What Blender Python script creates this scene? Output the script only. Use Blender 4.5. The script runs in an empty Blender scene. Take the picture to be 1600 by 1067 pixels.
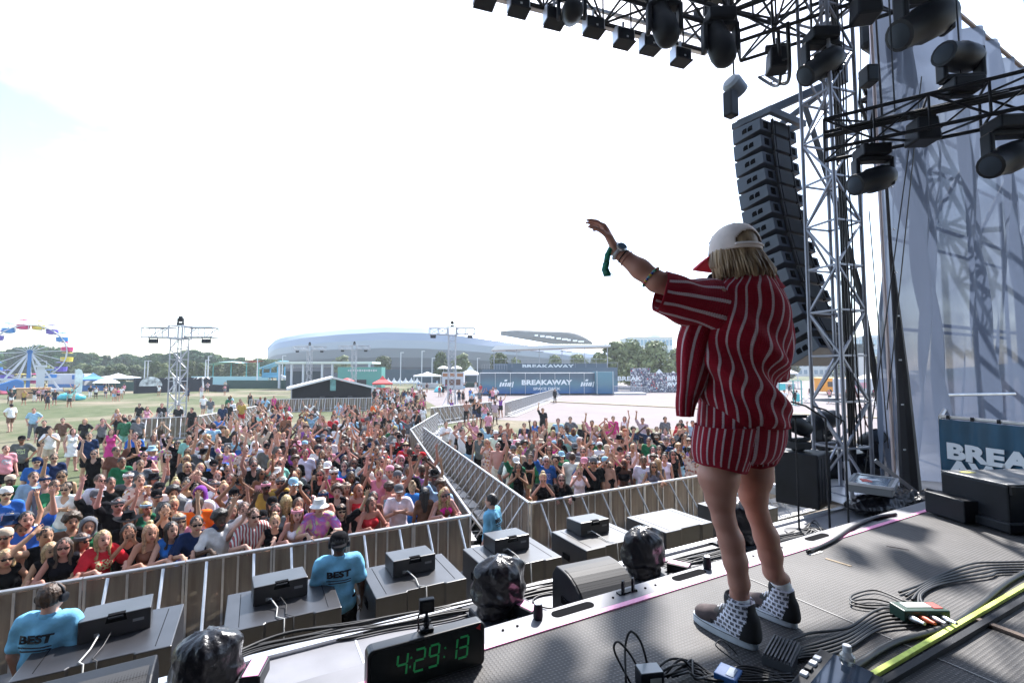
import bpy, bmesh, math, random, sys, time
import numpy as np
from mathutils import Vector, Matrix, Euler

sc = bpy.context.scene
col = sc.collection
rad = math.radians
T0 = time.time()

# ------------------------------------------------------------------ camera
H = 4.3                      # eye height above the field
DECK, SHELF = 3.2, 2.6       # stage deck and the lower apron in front of it
YAW, FPX = rad(28.5), 735.0
PITCH = math.atan(44.5 / FPX)
CAM = Vector((0, 0, H))
FWD = Vector((math.sin(YAW) * math.cos(PITCH), math.cos(YAW) * math.cos(PITCH), math.sin(PITCH)))
RGT = Vector((math.cos(YAW), -math.sin(YAW), 0))
UPV = RGT.cross(FWD)
cd = bpy.data.cameras.new('camera')
cam = bpy.data.objects.new('camera', cd)
col.objects.link(cam)
cd.sensor_width = 36
cd.lens = FPX / 1600 * 36
cd.clip_start, cd.clip_end = 0.05, 5000
cam.matrix_world = Matrix(((RGT.x, UPV.x, -FWD.x, CAM.x), (RGT.y, UPV.y, -FWD.y, CAM.y), (RGT.z, UPV.z, -FWD.z, CAM.z), (0, 0, 0, 1)))
sc.camera = cam

# ------------------------------------------------------------------ light
SUN_EL, SUN_AZ = rad(48), rad(46)         # azimuth from +Y (the crowd) towards +X (stage left wing)
w = bpy.data.worlds.new("World")
sc.world = w
w.use_nodes = True
nt = w.node_tree
bg = nt.nodes['Background']
sky = nt.nodes.new('ShaderNodeTexSky')
sky.sky_type = 'NISHITA'
sky.sun_disc = False
sky.sun_elevation, sky.sun_rotation = SUN_EL, SUN_AZ
sky.air_density, sky.dust_density, sky.ozone_density = 1.0, .7, 1.0
# thin high cloud over the sky
tc = nt.nodes.new('ShaderNodeTexCoord')
mp = nt.nodes.new('ShaderNodeMapping'); mp.inputs['Scale'].default_value = (1, 1, 2.6)
ns = nt.nodes.new('ShaderNodeTexNoise'); ns.inputs['Scale'].default_value = 2.2; ns.inputs['Detail'].default_value = 7; ns.inputs['Roughness'].default_value = .55
cr = nt.nodes.new('ShaderNodeValToRGB'); cr.color_ramp.elements[0].position = .42; cr.color_ramp.elements[1].position = .70
mx = nt.nodes.new('ShaderNodeMix'); mx.data_type = 'RGBA'
mx.inputs[7].default_value = (7.6, 8.1, 8.5, 1)
ma = nt.nodes.new('ShaderNodeMath'); ma.operation = 'MULTIPLY'; ma.inputs[1].default_value = .52
nt.links.new(tc.outputs['Generated'], mp.inputs[0]); nt.links.new(mp.outputs[0], ns.inputs['Vector'])
nt.links.new(ns.outputs[0], cr.inputs[0]); nt.links.new(cr.outputs[0], ma.inputs[0]); nt.links.new(ma.outputs[0], mx.inputs[0])
nt.links.new(sky.outputs[0], mx.inputs[6]); nt.links.new(mx.outputs[2], bg.inputs[0])
bg.inputs[1].default_value = 0.15
sd = bpy.data.lights.new('sun', 'SUN')
sd.energy, sd.angle, sd.color = 4.8, rad(0.6), (1, .965, .93)
sun = bpy.data.objects.new('sun', sd)
col.objects.link(sun)
SUNDIR = Vector((math.sin(SUN_AZ) * math.cos(SUN_EL), math.cos(SUN_AZ) * math.cos(SUN_EL), math.sin(SUN_EL)))
sun.rotation_euler = SUNDIR.to_track_quat('Z', 'Y').to_euler()
sun.location = (0, 0, 60)
vs = sc.view_settings
vs.view_transform, vs.look, vs.gamma = 'Standard', 'None', 1
vs.exposure = 1.45
sc.cycles.max_bounces = 6
sc.cycles.transparent_max_bounces = 12

# ------------------------------------------------------------------ helpers
def at(px, py, d):
    """point at axial depth d on the sight line through a photo pixel (1600 wide)"""
    return CAM + (FWD + RGT * ((px - 800) / FPX) + UPV * ((533.5 - py) / FPX)) * d

def gp(px, py, z=0.0):
    """point of the level plane z seen at a photo pixel"""
    v = FWD + RGT * ((px - 800) / FPX) + UPV * ((533.5 - py) / FPX)
    return CAM + v * ((z - H) / v.z)

def lerp(a, b, t): return a + (b - a) * t

def rotz(a): return Matrix.Rotation(a, 3, 'Z')

MATS = {}
def M(name, c, rough=.6, metal=0, noise=None, bump=None, objcol=False, spec=.5, trans=0, emit=0, coord='Object', alpha=1, sheen=0):
    if name in MATS: return MATS[name]
    m = bpy.data.materials.new(name); m.use_nodes = True
    n = m.node_tree; b = n.nodes['Principled BSDF']; L = n.links
    b.inputs['Roughness'].default_value = rough; b.inputs['Metallic'].default_value = metal
    b.inputs['Specular IOR Level'].default_value = spec
    c = (*c[:3], 1)
    b.inputs['Base Color'].default_value = c
    src = None
    if objcol:
        oi = n.nodes.new('ShaderNodeObjectInfo'); src = oi.outputs['Color']
    t = n.nodes.new('ShaderNodeTexCoord')
    if noise:
        nz = n.nodes.new('ShaderNodeTexNoise'); nz.inputs['Scale'].default_value = noise[0]; nz.inputs['Detail'].default_value = 5
        L.new(t.outputs[coord], nz.inputs['Vector'])
        mr = n.nodes.new('ShaderNodeMapRange'); mr.inputs[1].default_value = .3; mr.inputs[2].default_value = .7
        mr.inputs[3].default_value = 1 - noise[1]; mr.inputs[4].default_value = 1 + noise[1]
        L.new(nz.outputs[0], mr.inputs[0])
        vm = n.nodes.new('ShaderNodeVectorMath'); vm.operation = 'MULTIPLY'; vm.inputs[0].default_value = c[:3]
        if src: L.new(src, vm.inputs[0])
        L.new(mr.outputs[0], vm.inputs[1]); src = vm.outputs[0]
    if src: L.new(src, b.inputs['Base Color'])
    if bump:
        nb = n.nodes.new('ShaderNodeTexNoise'); nb.inputs['Scale'].default_value = bump[0]; nb.inputs['Detail'].default_value = 4
        L.new(t.outputs[coord], nb.inputs['Vector'])
        bp = n.nodes.new('ShaderNodeBump'); bp.inputs['Strength'].default_value = bump[1]; bp.inputs['Distance'].default_value = bump[2] if len(bump) > 2 else .01
        L.new(nb.outputs[0], bp.inputs['Height']); L.new(bp.outputs[0], b.inputs['Normal'])
    if emit:
        b.inputs['Emission Color'].default_value = c; b.inputs['Emission Strength'].default_value = emit
    if trans: b.inputs['Transmission Weight'].default_value = trans
    if alpha < 1: b.inputs['Alpha'].default_value = alpha
    if sheen: b.inputs['Sheen Weight'].default_value = sheen
    MATS[name] = m
    return m

class MB:
    """collects shapes into one mesh"""
    def __init__(s): s.v, s.f, s.m = [], [], []
    def add(s, v, f, mi=0):
        o = len(s.v)
        s.v += [tuple(x) for x in v]; s.f += [tuple(i + o for i in q) for q in f]; s.m += [mi] * len(f)
        return s
    def box(s, c, d, rot=None, mi=0, taper=1.0):
        c = Vector(c); V = []
        for x, y, z in ((-1,-1,-1),(1,-1,-1),(1,1,-1),(-1,1,-1),(-1,-1,1),(1,-1,1),(1,1,1),(-1,1,1)):
            k = taper if z > 0 else 1
            p = Vector((x * d[0] / 2 * k, y * d[1] / 2 * k, z * d[2] / 2))
            V.append(c + (rot @ p if rot else p))
        return s.add(V, [(0,3,2,1),(4,5,6,7),(0,1,5,4),(1,2,6,5),(2,3,7,6),(3,0,4,7)], mi)
    def tube(s, pts, r, n=8, mi=0, cap=True, closed=False):
        pts = [Vector(p) for p in pts]; k = len(pts)
        rs = r if isinstance(r, (list, tuple)) else [r] * k
        V, F = [], []
        tan = []
        for i in range(k):
            a = pts[i - 1] if (i or closed) else pts[i]; b = pts[(i + 1) % k] if (i < k - 1 or closed) else pts[i]
            t = (b - a); tan.append(t.normalized() if t.length > 1e-9 else Vector((0, 0, 1)))
        u = tan[0].orthogonal().normalized()
        if abs(tan[0].z) < .9: u = tan[0].cross(Vector((0, 0, 1))).normalized()
        for i in range(k):
            u = (u - tan[i] * u.dot(tan[i])).normalized(); w_ = tan[i].cross(u)
            for j in range(n):
                a = 2 * math.pi * (j + .5) / n
                V.append(pts[i] + (u * math.cos(a) + w_ * math.sin(a)) * rs[i])
        for i in range(k if closed else k - 1):
            for j in range(n):
                a, b = i * n + j, i * n + (j + 1) % n
                c_, d_ = ((i + 1) % k) * n + (j + 1) % n, ((i + 1) % k) * n + j
                F.append((a, b, c_, d_))
        if cap and not closed:
            F.append(tuple(range(n - 1, -1, -1))); F.append(tuple(range((k - 1) * n, k * n)))
        return s.add(V, F, mi)
    def bar(s, p, q, w_, h=None, mi=0, up=(0, 0, 1)):
        p, q = Vector(p), Vector(q); t = (q - p).normalized(); up = Vector(up)
        if abs(t.dot(up)) > .98: up = Vector((0, 1, 0)) if abs(t.y) < .9 else Vector((1, 0, 0))
        x = t.cross(up).normalized(); z = x.cross(t)
        h = h or w_
        V = [e + x * (a * w_ / 2) + z * (b * h / 2) for e in (p, q) for a, b in ((-1,-1),(1,-1),(1,1),(-1,1))]
        return s.add(V, [(0,1,2,3),(7,6,5,4),(1,0,4,5),(2,1,5,6),(3,2,6,7),(0,3,7,4)], mi)
    def lathe(s, prof, c=(0, 0, 0), n=16, rot=None, mi=0):
        c = Vector(c); V, F = [], []
        for r, z in prof:
            for j in range(n):
                a = 2 * math.pi * j / n; p = Vector((r * math.cos(a), r * math.sin(a), z))
                V.append(c + (rot @ p if rot else p))
        k = len(prof)
        for i in range(k - 1):
            for j in range(n):
                F.append((i * n + j, i * n + (j + 1) % n, (i + 1) * n + (j + 1) % n, (i + 1) * n + j))
        F.append(tuple(range(n - 1, -1, -1))); F.append(tuple(range((k - 1) * n, k * n)))
        return s.add(V, F, mi)
    def ball(s, c, r, n=12, m_=8, rot=None, mi=0):
        r = (r, r, r) if not hasattr(r, '__len__') else r
        c = Vector(c); V = [], ; V = []
        for i in range(m_ + 1):
            t = math.pi * i / m_
            for j in range(n):
                a = 2 * math.pi * j / n
                p = Vector((r[0] * math.sin(t) * math.cos(a), r[1] * math.sin(t) * math.sin(a), r[2] * math.cos(t)))
                V.append(c + (rot @ p if rot else p))
        F = [(i * n + j, (i + 1) * n + j, (i + 1) * n + (j + 1) % n, i * n + (j + 1) % n) for i in range(m_) for j in range(n)]
        return s.add(V, F, mi)
    def prism(s, poly, o, ux, uy, d, mi=0):
        """poly in (ux,uy) from o, pushed along vector d"""
        o, ux, uy, d = Vector(o), Vector(ux), Vector(uy), Vector(d); n = len(poly)
        A = [o + ux * x + uy * y for x, y in poly]; V = A + [p + d for p in A]
        F = [tuple(range(n)), tuple(range(2 * n - 1, n - 1, -1))] + [(j, j + n, (j + 1) % n + n, (j + 1) % n) for j in range(n)]
        return s.add(V, F, mi)
    def quad(s, a, b, c, d, mi=0): return s.add([a, b, c, d], [(0, 1, 2, 3)], mi)
    def grid(s, fn, nu, nv, mi=0):
        V = [fn(i / nu, j / nv) for i in range(nu + 1) for j in range(nv + 1)]
        F = [(i * (nv + 1) + j, (i + 1) * (nv + 1) + j, (i + 1) * (nv + 1) + j + 1, i * (nv + 1) + j + 1) for i in range(nu) for j in range(nv)]
        return s.add(V, F, mi)
    def build(s, name, mats, parent=None, smooth=False, bevel=0, world=False, fix=True, seg=2):
        me = bpy.data.meshes.new(name)
        V = s.v
        if world and parent is not None:
            inv = world_of(parent).inverted(); V = [tuple(inv @ Vector(p)) for p in V]
        me.from_pydata(V, [], s.f)
        for m in (mats if isinstance(mats, (list, tuple)) else [mats]): me.materials.append(m)
        me.polygons.foreach_set('material_index', s.m)
        if smooth: me.polygons.foreach_set('use_smooth', [True] * len(me.polygons))
        if fix:
            b = bmesh.new(); b.from_mesh(me)
            bmesh.ops.recalc_face_normals(b, faces=b.faces); b.to_mesh(me); b.free()
        if smooth == 'auto' or (smooth and smooth is not True):
            me.set_sharp_from_angle(angle=rad(35))
        me.update()
        o = bpy.data.objects.new(name, me); col.objects.link(o)
        if parent is not None: o.parent = parent
        if bevel:
            bv = o.modifiers.new('edge', 'BEVEL'); bv.width = bevel; bv.segments = seg; bv.limit_method = 'ANGLE'; bv.angle_limit = rad(40)
        return o

def world_of(o):
    m = o.matrix_basis.copy(); p = o.parent
    while p is not None: m = p.matrix_basis @ m; p = p.parent
    return m

def tag(o, label=None, cat=None, group=None, kind=None):
    if label: o['label'] = label
    if cat: o['category'] = cat
    if group: o['group'] = group
    if kind: o['kind'] = kind
    return o

def thing(name, label, cat, loc=(0, 0, 0), rz=0, group=None):
    o = bpy.data.objects.new(name, None); col.objects.link(o)
    o.empty_display_size = .2
    o.location = loc; o.rotation_euler = (0, 0, rz)
    return tag(o, label, cat, group)

def copy_tree(o, parent=None):
    c = o.copy(); col.objects.link(c)
    if parent is not None: c.parent = parent
    for ch in list(o.children): copy_tree(ch, c)
    return c

def clone(o, loc=None, rz=None, label=None, group=None):
    c = copy_tree(o)
    if loc is not None: c.location = loc
    if rz is not None: c.rotation_euler = (0, 0, rz)
    if label: c['label'] = label
    if group: c['group'] = group
    return c

def text_mb(s, size, depth=.01, bold=0.0, sx=1.0, shear=0.0):
    """flat letters as raw mesh data in the XY plane, centred"""
    cu = bpy.data.curves.new('lettering', 'FONT'); cu.body = s; cu.size = size; cu.extrude = depth / 2; cu.offset = bold
    cu.align_x = 'CENTER'; cu.align_y = 'CENTER'; cu.shear = shear; cu.resolution_u = 3
    o = bpy.data.objects.new('lettering', cu); col.objects.link(o)
    dg = bpy.context.evaluated_depsgraph_get(); me = bpy.data.meshes.new_from_object(o.evaluated_get(dg))
    V = [(v.co.x * sx, v.co.y, v.co.z) for v in me.vertices]; F = [tuple(p.vertices) for p in me.polygons]
    bpy.data.objects.remove(o); bpy.data.curves.remove(cu); bpy.data.meshes.remove(me)
    return V, F

def put_text(mb, s, o, ux, uy, size, depth=.01, bold=0, sx=1, mi=0, shear=0):
    ux, uy = Vector(ux).normalized(), Vector(uy).normalized(); uz = ux.cross(uy); o = Vector(o)
    V, F = text_mb(s, size, depth, bold, sx, shear)
    mb.add([o + ux * x + uy * y + uz * z for x, y, z in V], F, mi)

# ---- distance-field bodies: smooth unions of tapered limbs, meshed with surface nets
class Field:
    def __init__(s, lo, hi, h):
        s.lo, s.h = np.array(lo, float), h
        s.n = np.maximum(((np.array(hi) - s.lo) / h).astype(int) + 1, 4)
        s.V = np.full(s.n, 1.0, np.float32)
        s.ax = [s.lo[i] + h * np.arange(s.n[i]) for i in range(3)]
    def _sub(s, lo, hi):
        a = np.clip(((lo - s.lo) / s.h).astype(int), 0, s.n - 1); b = np.clip(((hi - s.lo) / s.h).astype(int) + 2, 1, s.n)
        sl = tuple(slice(a[i], max(b[i], a[i] + 1)) for i in range(3))
        X = s.ax[0][sl[0]][:, None, None]; Y = s.ax[1][sl[1]][None, :, None]; Z = s.ax[2][sl[2]][None, None, :]
        return sl, X, Y, Z
    def _put(s, sl, d, k, sub=False):
        A = s.V[sl]; d = d.astype(np.float32)
        if sub:
            h = np.clip(.5 - .5 * (A + d) / k, 0, 1); s.V[sl] = A * (1 - h) - d * h + k * h * (1 - h)
        else:
            h = np.clip(.5 + .5 * (A - d) / k, 0, 1); s.V[sl] = A * (1 - h) + d * h - k * h * (1 - h)
    def cap(s, p, q, r0, r1=None, k=.02, sub=False, flat=None):
        p, q = np.array(p, float), np.array(q, float); r1 = r0 if r1 is None else r1
        R_ = max(r0, r1) + k + 2 * s.h + .03
        sl, X, Y, Z = s._sub(np.minimum(p, q) - R_, np.maximum(p, q) + R_)
        d = q - p; L = max(float(d @ d), 1e-9)
        t = np.clip(((X - p[0]) * d[0] + (Y - p[1]) * d[1] + (Z - p[2]) * d[2]) / L, 0, 1)
        D = np.sqrt((X - p[0] - t * d[0]) ** 2 + (Y - p[1] - t * d[1]) ** 2 + (Z - p[2] - t * d[2]) ** 2) - (r0 + (r1 - r0) * t)
        s._put(sl, D, k, sub); return s
    def ell(s, c, r, rot=None, k=.02, sub=False):
        c, r = np.array(c, float), np.array(r, float); R_ = r.max() + k + 2 * s.h + .03
        sl, X, Y, Z = s._sub(c - R_, c + R_)
        x, y, z = X - c[0], Y - c[1], Z - c[2]
        if rot is not None:
            m = np.array(rot).T
            x, y, z = m[0][0] * x + m[0][1] * y + m[0][2] * z, m[1][0] * x + m[1][1] * y + m[1][2] * z, m[2][0] * x + m[2][1] * y + m[2][2] * z
        k0 = np.sqrt((x / r[0]) ** 2 + (y / r[1]) ** 2 + (z / r[2]) ** 2); k1 = np.sqrt((x / r[0] ** 2) ** 2 + (y / r[1] ** 2) ** 2 + (z / r[2] ** 2) ** 2)
        s._put(sl, k0 * (k0 - 1) / np.maximum(k1, 1e-6), k, sub); return s
    def clip(s, p, nrm):
        """keep the side the normal points away from"""
        n = np.array(nrm, float); n /= np.linalg.norm(n)
        X, Y, Z = s.ax[0][:, None, None], s.ax[1][None, :, None], s.ax[2][None, None, :]
        s.V = np.maximum(s.V, ((X - p[0]) * n[0] + (Y - p[1]) * n[1] + (Z - p[2]) * n[2]).astype(np.float32)); return s
    def mesh(s):
        V = s.V.copy()
        for a in range(3):
            i = [slice(None)] * 3; i[a] = 0; V[tuple(i)] = 1; i[a] = -1; V[tuple(i)] = 1
        ins = V < 0
        nx, ny, nz = V.shape
        c = ins[:-1, :-1, :-1].astype(np.int8)
        for dx, dy, dz in ((1,0,0),(0,1,0),(0,0,1),(1,1,0),(1,0,1),(0,1,1),(1,1,1)):
            c = c + ins[dx:nx - 1 + dx, dy:ny - 1 + dy, dz:nz - 1 + dz]
        act = np.argwhere((c > 0) & (c < 8))
        idx = np.full((nx - 1, ny - 1, nz - 1), -1, np.int64); idx[tuple(act.T)] = np.arange(len(act))
        acc = np.zeros((len(act), 3)); cnt = np.zeros(len(act))
        cor = [(x, y, z) for x in (0, 1) for y in (0, 1) for z in (0, 1)]
        val = {k: V[act[:, 0] + k[0], act[:, 1] + k[1], act[:, 2] + k[2]] for k in cor}
        for a in cor:
            for ax in range(3):
                if a[ax]: continue
                b = list(a); b[ax] = 1; b = tuple(b)
                va, vb = val[a], val[b]; m = (va < 0) != (vb < 0)
                t = np.where(m, va / np.where(m, va - vb, 1), 0)
                p = np.array(a, float)[None, :].repeat(len(act), 0); p[:, ax] += t
                acc[m] += p[m]; cnt[m] += 1
        P = s.lo + s.h * (act + acc / cnt[:, None])
        Q = []
        for ax in range(3):
            u, v_ = (ax + 1) % 3, (ax + 2) % 3
            i0 = [slice(None)] * 3; i1 = [slice(None)] * 3; i0[ax] = slice(None, -1); i1[ax] = slice(1, None)
            A, B = ins[tuple(i0)], ins[tuple(i1)]
            e = np.argwhere(A != B); e = e[(e[:, u] > 0) & (e[:, v_] > 0)]
            fl = A[tuple(e.T)]
            def g(du, dv):
                q = e.copy(); q[:, u] -= du; q[:, v_] -= dv; return idx[tuple(q.T)]
            q = np.stack([g(0, 0), g(1, 0), g(1, 1), g(0, 1)], 1)
            q[~fl] = q[~fl][:, ::-1]; Q.append(q)
        return P, np.concatenate(Q)

def np_mesh(name, P, Q, mats, smooth=True):
    me = bpy.data.meshes.new(name)
    P = np.ascontiguousarray(P, np.float32); Q = np.ascontiguousarray(Q, np.int32); n, k = Q.shape
    me.vertices.add(len(P)); me.vertices.foreach_set('co', P.ravel())
    me.loops.add(n * k); me.loops.foreach_set('vertex_index', Q.ravel())
    me.polygons.add(n); me.polygons.foreach_set('loop_start', np.arange(0, n * k, k, dtype=np.int32))
    me.polygons.foreach_set('use_smooth', np.full(n, smooth))
    for m in (mats if isinstance(mats, (list, tuple)) else [mats]): me.materials.append(m)
    me.update(calc_edges=True); me.validate()
    return me

def smooth_mesh(P, Q, it=2, lam=.5):
    P = P.copy()
    for _ in range(it):
        S = np.zeros_like(P); C = np.zeros(len(P))
        for a in range(4):
            i, j = Q[:, a], Q[:, (a + 1) % 4]
            np.add.at(S, i, P[j]); np.add.at(C, i, 1); np.add.at(S, j, P[i]); np.add.at(C, j, 1)
        P = P + lam * (S / np.maximum(C, 1)[:, None] - P)
    return P

def vnormals(P, Q):
    n = np.cross(P[Q[:, 2]] - P[Q[:, 0]], P[Q[:, 3]] - P[Q[:, 1]])
    N = np.zeros_like(P)
    for a in range(4): np.add.at(N, Q[:, a], n)
    return N / np.maximum(np.linalg.norm(N, axis=1), 1e-9)[:, None]

def link(name, me, parent=None):
    o = bpy.data.objects.new(name, me); col.objects.link(o)
    if parent is not None: o.parent = parent
    return o
# ================================================================== ground and far setting
HFW = Vector((math.sin(YAW), math.cos(YAW), 0))
def gd(px, d):
    p = at(px, 578, d); return Vector((p.x, p.y, 0))
def zat(py, d): return H + (578 - py) / FPX * d
def facing(p): return math.atan2(-p.x, p.y)      # local -Y looks back at the stage

def ground_mat():
    m = bpy.data.materials.new('grass_ground'); m.use_nodes = True; n = m.node_tree; L = n.links; b = n.nodes['Principled BSDF']
    b.inputs['Roughness'].default_value = .95; b.inputs['Specular IOR Level'].default_value = .1
    t = n.nodes.new('ShaderNodeTexCoord')
    def nz(s, d=5):
        q = n.nodes.new('ShaderNodeTexNoise'); q.inputs['Scale'].default_value = s; q.inputs['Detail'].default_value = d; L.new(t.outputs['Object'], q.inputs['Vector']); return q.outputs[0]
    def ramp(src, a, c0, b_, c1):
        r = n.nodes.new('ShaderNodeValToRGB'); e = r.color_ramp.elements
        e[0].position, e[0].color, e[1].position, e[1].color = a, (*c0, 1), b_, (*c1, 1); L.new(src, r.inputs[0]); return r.outputs[0]
    g = ramp(nz(.9, 8), .35, (.060, .077, .036), .7, (.115, .125, .072))
    d = ramp(nz(3.0, 8), .3, (.165, .138, .098), .7, (.24, .205, .155))
    k = ramp(nz(.07, 6), .47, (0, 0, 0), .62, (1, 1, 1))
    # trampled bare earth close to the stage
    sx = n.nodes.new('ShaderNodeSeparateXYZ'); L.new(t.outputs['Object'], sx.inputs[0])
    mr = n.nodes.new('ShaderNodeMapRange'); mr.inputs[1].default_value = 22; mr.inputs[2].default_value = 10; L.new(sx.outputs[1], mr.inputs[0])
    mm = n.nodes.new('ShaderNodeMath'); mm.operation = 'MAXIMUM'; L.new(k, mm.inputs[0]); L.new(mr.outputs[0], mm.inputs[1])
    x = n.nodes.new('ShaderNodeMix'); x.data_type = 'RGBA'; L.new(mm.outputs[0], x.inputs[0]); L.new(g, x.inputs[6]); L.new(d, x.inputs[7])
    L.new(x.outputs[2], b.inputs['Base Color'])
    bp = n.nodes.new('ShaderNodeBump'); bp.inputs['Strength'].default_value = .6; bp.inputs['Distance'].default_value = .05; L.new(nz(14, 6), bp.inputs['Height']); L.new(bp.outputs[0], b.inputs['Normal'])
    return m
g = MB(); g.grid(lambda u, v: (-600 + 1500 * u, -150 + 1000 * v, 0), 4, 4)
tag(g.build('ground', ground_mat()), kind='structure')

conc = M('pale_concrete', (.148, .122, .123), .9, noise=(.35, .10), bump=(3, .15))
pz = [gp(x, y, .004) for x, y in ((640, 611), (762, 602), (1000, 597.5), (1400, 594), (1900, 594), (1900, 700), (1255, 686), (1060, 672), (860, 660), (765, 655), (690, 640))]
g = MB(); g.add(pz, [tuple(range(len(pz)))])
tag(g.build('plaza', conc), kind='structure')
# a strip of bare sandy ground between the plaza and the barricades
sand = M('bare_sand', (.20, .165, .125), .95, noise=(1.2, .2), bump=(8, .4, .03))
pz = [gp(x, y, .008) for x, y in ((1060, 673), (1255, 687), (1700, 702), (1700, 800), (1190, 800))]
g = MB(); g.add(pz, [tuple(range(len(pz)))]); tag(g.build('dirt_verge', sand), kind='structure')
k = MB(); a = [gp(x, y) for x, y in ((828, 626.5), (1060, 637.5), (1245, 648), (1420, 656))]
for p, q in zip(a, a[1:]): k.bar(p + Vector((0, 0, .06)), q + Vector((0, 0, .06)), .3, .12)
tag(k.build('kerb', M('tan_kerb', (.42, .33, .2), .8)), kind='structure')

# ------------------------------------------------------------------ trees
leafm = [M('leaf_green_%d' % i, c, .7, noise=(.8, .35), spec=.2) for i, c in enumerate(((.060, .085, .030), (.080, .10, .040), (.045, .075, .035), (.15, .18, .08)))]
bark = M('bark', (.12, .09, .065), .9, noise=(6, .3))
def tree_mesh(seed, h, w, trunk_h, n, ls, blobs=14, open_=.0):
    r = np.random.default_rng(seed)
    bc = []; 
    for i in range(blobs):
        t = (i + .5) / blobs; z = trunk_h + (h - trunk_h) * (.08 + .86 * t); prof = math.sin(math.pi * min(1, (.22 + .78 * t)) ) ** .6 if t > .2 else .75
        a = i * 2.4 + r.uniform(0, .8); rr = w / 2 * prof * r.uniform(.25, .62)
        bc.append((rr * math.cos(a), rr * math.sin(a), z, w * r.uniform(.17, .27)))
    V = []; ids = r.integers(0, blobs, n)
    for i in ids:
        cx, cy, cz, br = bc[i]; d = r.normal(size=3); d /= np.linalg.norm(d); q = br * r.uniform(.55, 1.08) ** .7
        c = np.array((cx, cy, cz)) + d * q * np.array((1, 1, .8))
        u = r.normal(size=3); u -= u.dot(d) * d * .6; u /= np.linalg.norm(u); v = np.cross(d, u); v /= max(np.linalg.norm(v), 1e-6); s = ls * r.uniform(.6, 1.3)
        V += [c - u * s * .5, c + v * s * .32, c + u * s * .5, c - v * s * .32]
    V = np.array(V); F = np.arange(len(V)).reshape(-1, 4)
    tb = MB(); tb.tube([(0, 0, -.1), (.05, 0, trunk_h * .6), (0, .05, trunk_h * 1.1), (0, 0, h * .7)], [h * .026, h * .02, h * .016, h * .006], 7)
    for i in range(0, blobs, 2):
        cx, cy, cz, br = bc[i]; tb.tube([(0, 0, trunk_h * .8 + i * h * .02), (cx * .5, cy * .5, cz - br * .6), (cx, cy, cz)], [h * .011, h * .008, h * .003], 5)
    return V, F, tb
TREES = []
for i, (h, w, th, n, ls, bl) in enumerate(((10, 7.5, 1.6, 2600, .75, 16), (9, 8.5, 1.2, 2600, .75, 18), (11, 6, 2.0, 2200, .7, 15), (7, 5.0, 1.4, 1900, .5, 12), (9, 4.6, 1.0, 1700, .6, 12))):
    V, F, tb = tree_mesh(40 + i, h, w, th, n, ls, bl)
    TREES.append((np_mesh('crown', V, F, leafm[i % 4], False), tb, h))
tree_n = [0]
TR_TRUNK = {}
def tree(kind, p, s, rz, label, group, mat=None, name='tree'):
    me, tb, h = TREES[kind]
    t = thing(name, label, 'tree', p, rz, group); t.scale = (s[0], s[0], s[1])
    c = link('crown', me, t)
    if kind not in TR_TRUNK:
        o = tb.build('trunk', bark, t, smooth=True); TR_TRUNK[kind] = o.data
    else: link('trunk', TR_TRUNK[kind], t)
    if mat is not None:
        c.material_slots[0].link = 'OBJECT'; c.material_slots[0].material = mat
    return t
rt = random.Random(5)
hazeleaf = [M('far_leaf_%d' % i, c, .8, noise=(.3, .3), spec=.1) for i, c in enumerate(((.050, .105, .040), (.068, .115, .042), (.046, .09, .045)))]
# the wood behind the fairground: a back row of tall crowns and lower trees in front
prof = [(-60, 545), (0, 552), (60, 543), (110, 549), (160, 556), (180, 556), (225, 557), (250, 552), (300, 548), (345, 556), (380, 562), (420, 562), (450, 566)]
def ptop(x):
    for (a, b), (c, d) in zip(prof, prof[1:]):
        if a <= x <= c: return lerp(b, d, (x - a) / (c - a))
    return 566
x = -55
while x < 440:
    d = rt.uniform(190, 230); k_ = rt.choice((0, 1, 1, 2)); top = zat(ptop(x) + rt.uniform(-2, 3), d); h0 = TREES[k_][2]
    s = top / h0 * 1.02; tree(k_, gd(x, d), (s * rt.uniform(.95, 1.25), s), rt.uniform(0, 6), 'tall dark green tree in the wood behind the fairground', 'tall trees of the far wood', hazeleaf[rt.randrange(3)])
    x += rt.uniform(9, 15)
x = -50
while x < 430:
    if not (5 < x < 60):
        d = rt.uniform(150, 175); k_ = rt.choice((0, 1, 3)); top = zat(569 + rt.uniform(-4, 5), d); s = top / TREES[k_][2]
        tree(k_, gd(x, d), (s * rt.uniform(1.0, 1.5), s), rt.uniform(0, 6), 'lower bright green tree in front of the far wood', 'lower trees before the far wood', leafm[rt.choice((0, 1, 3))])
    x += rt.uniform(17, 30)
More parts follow.
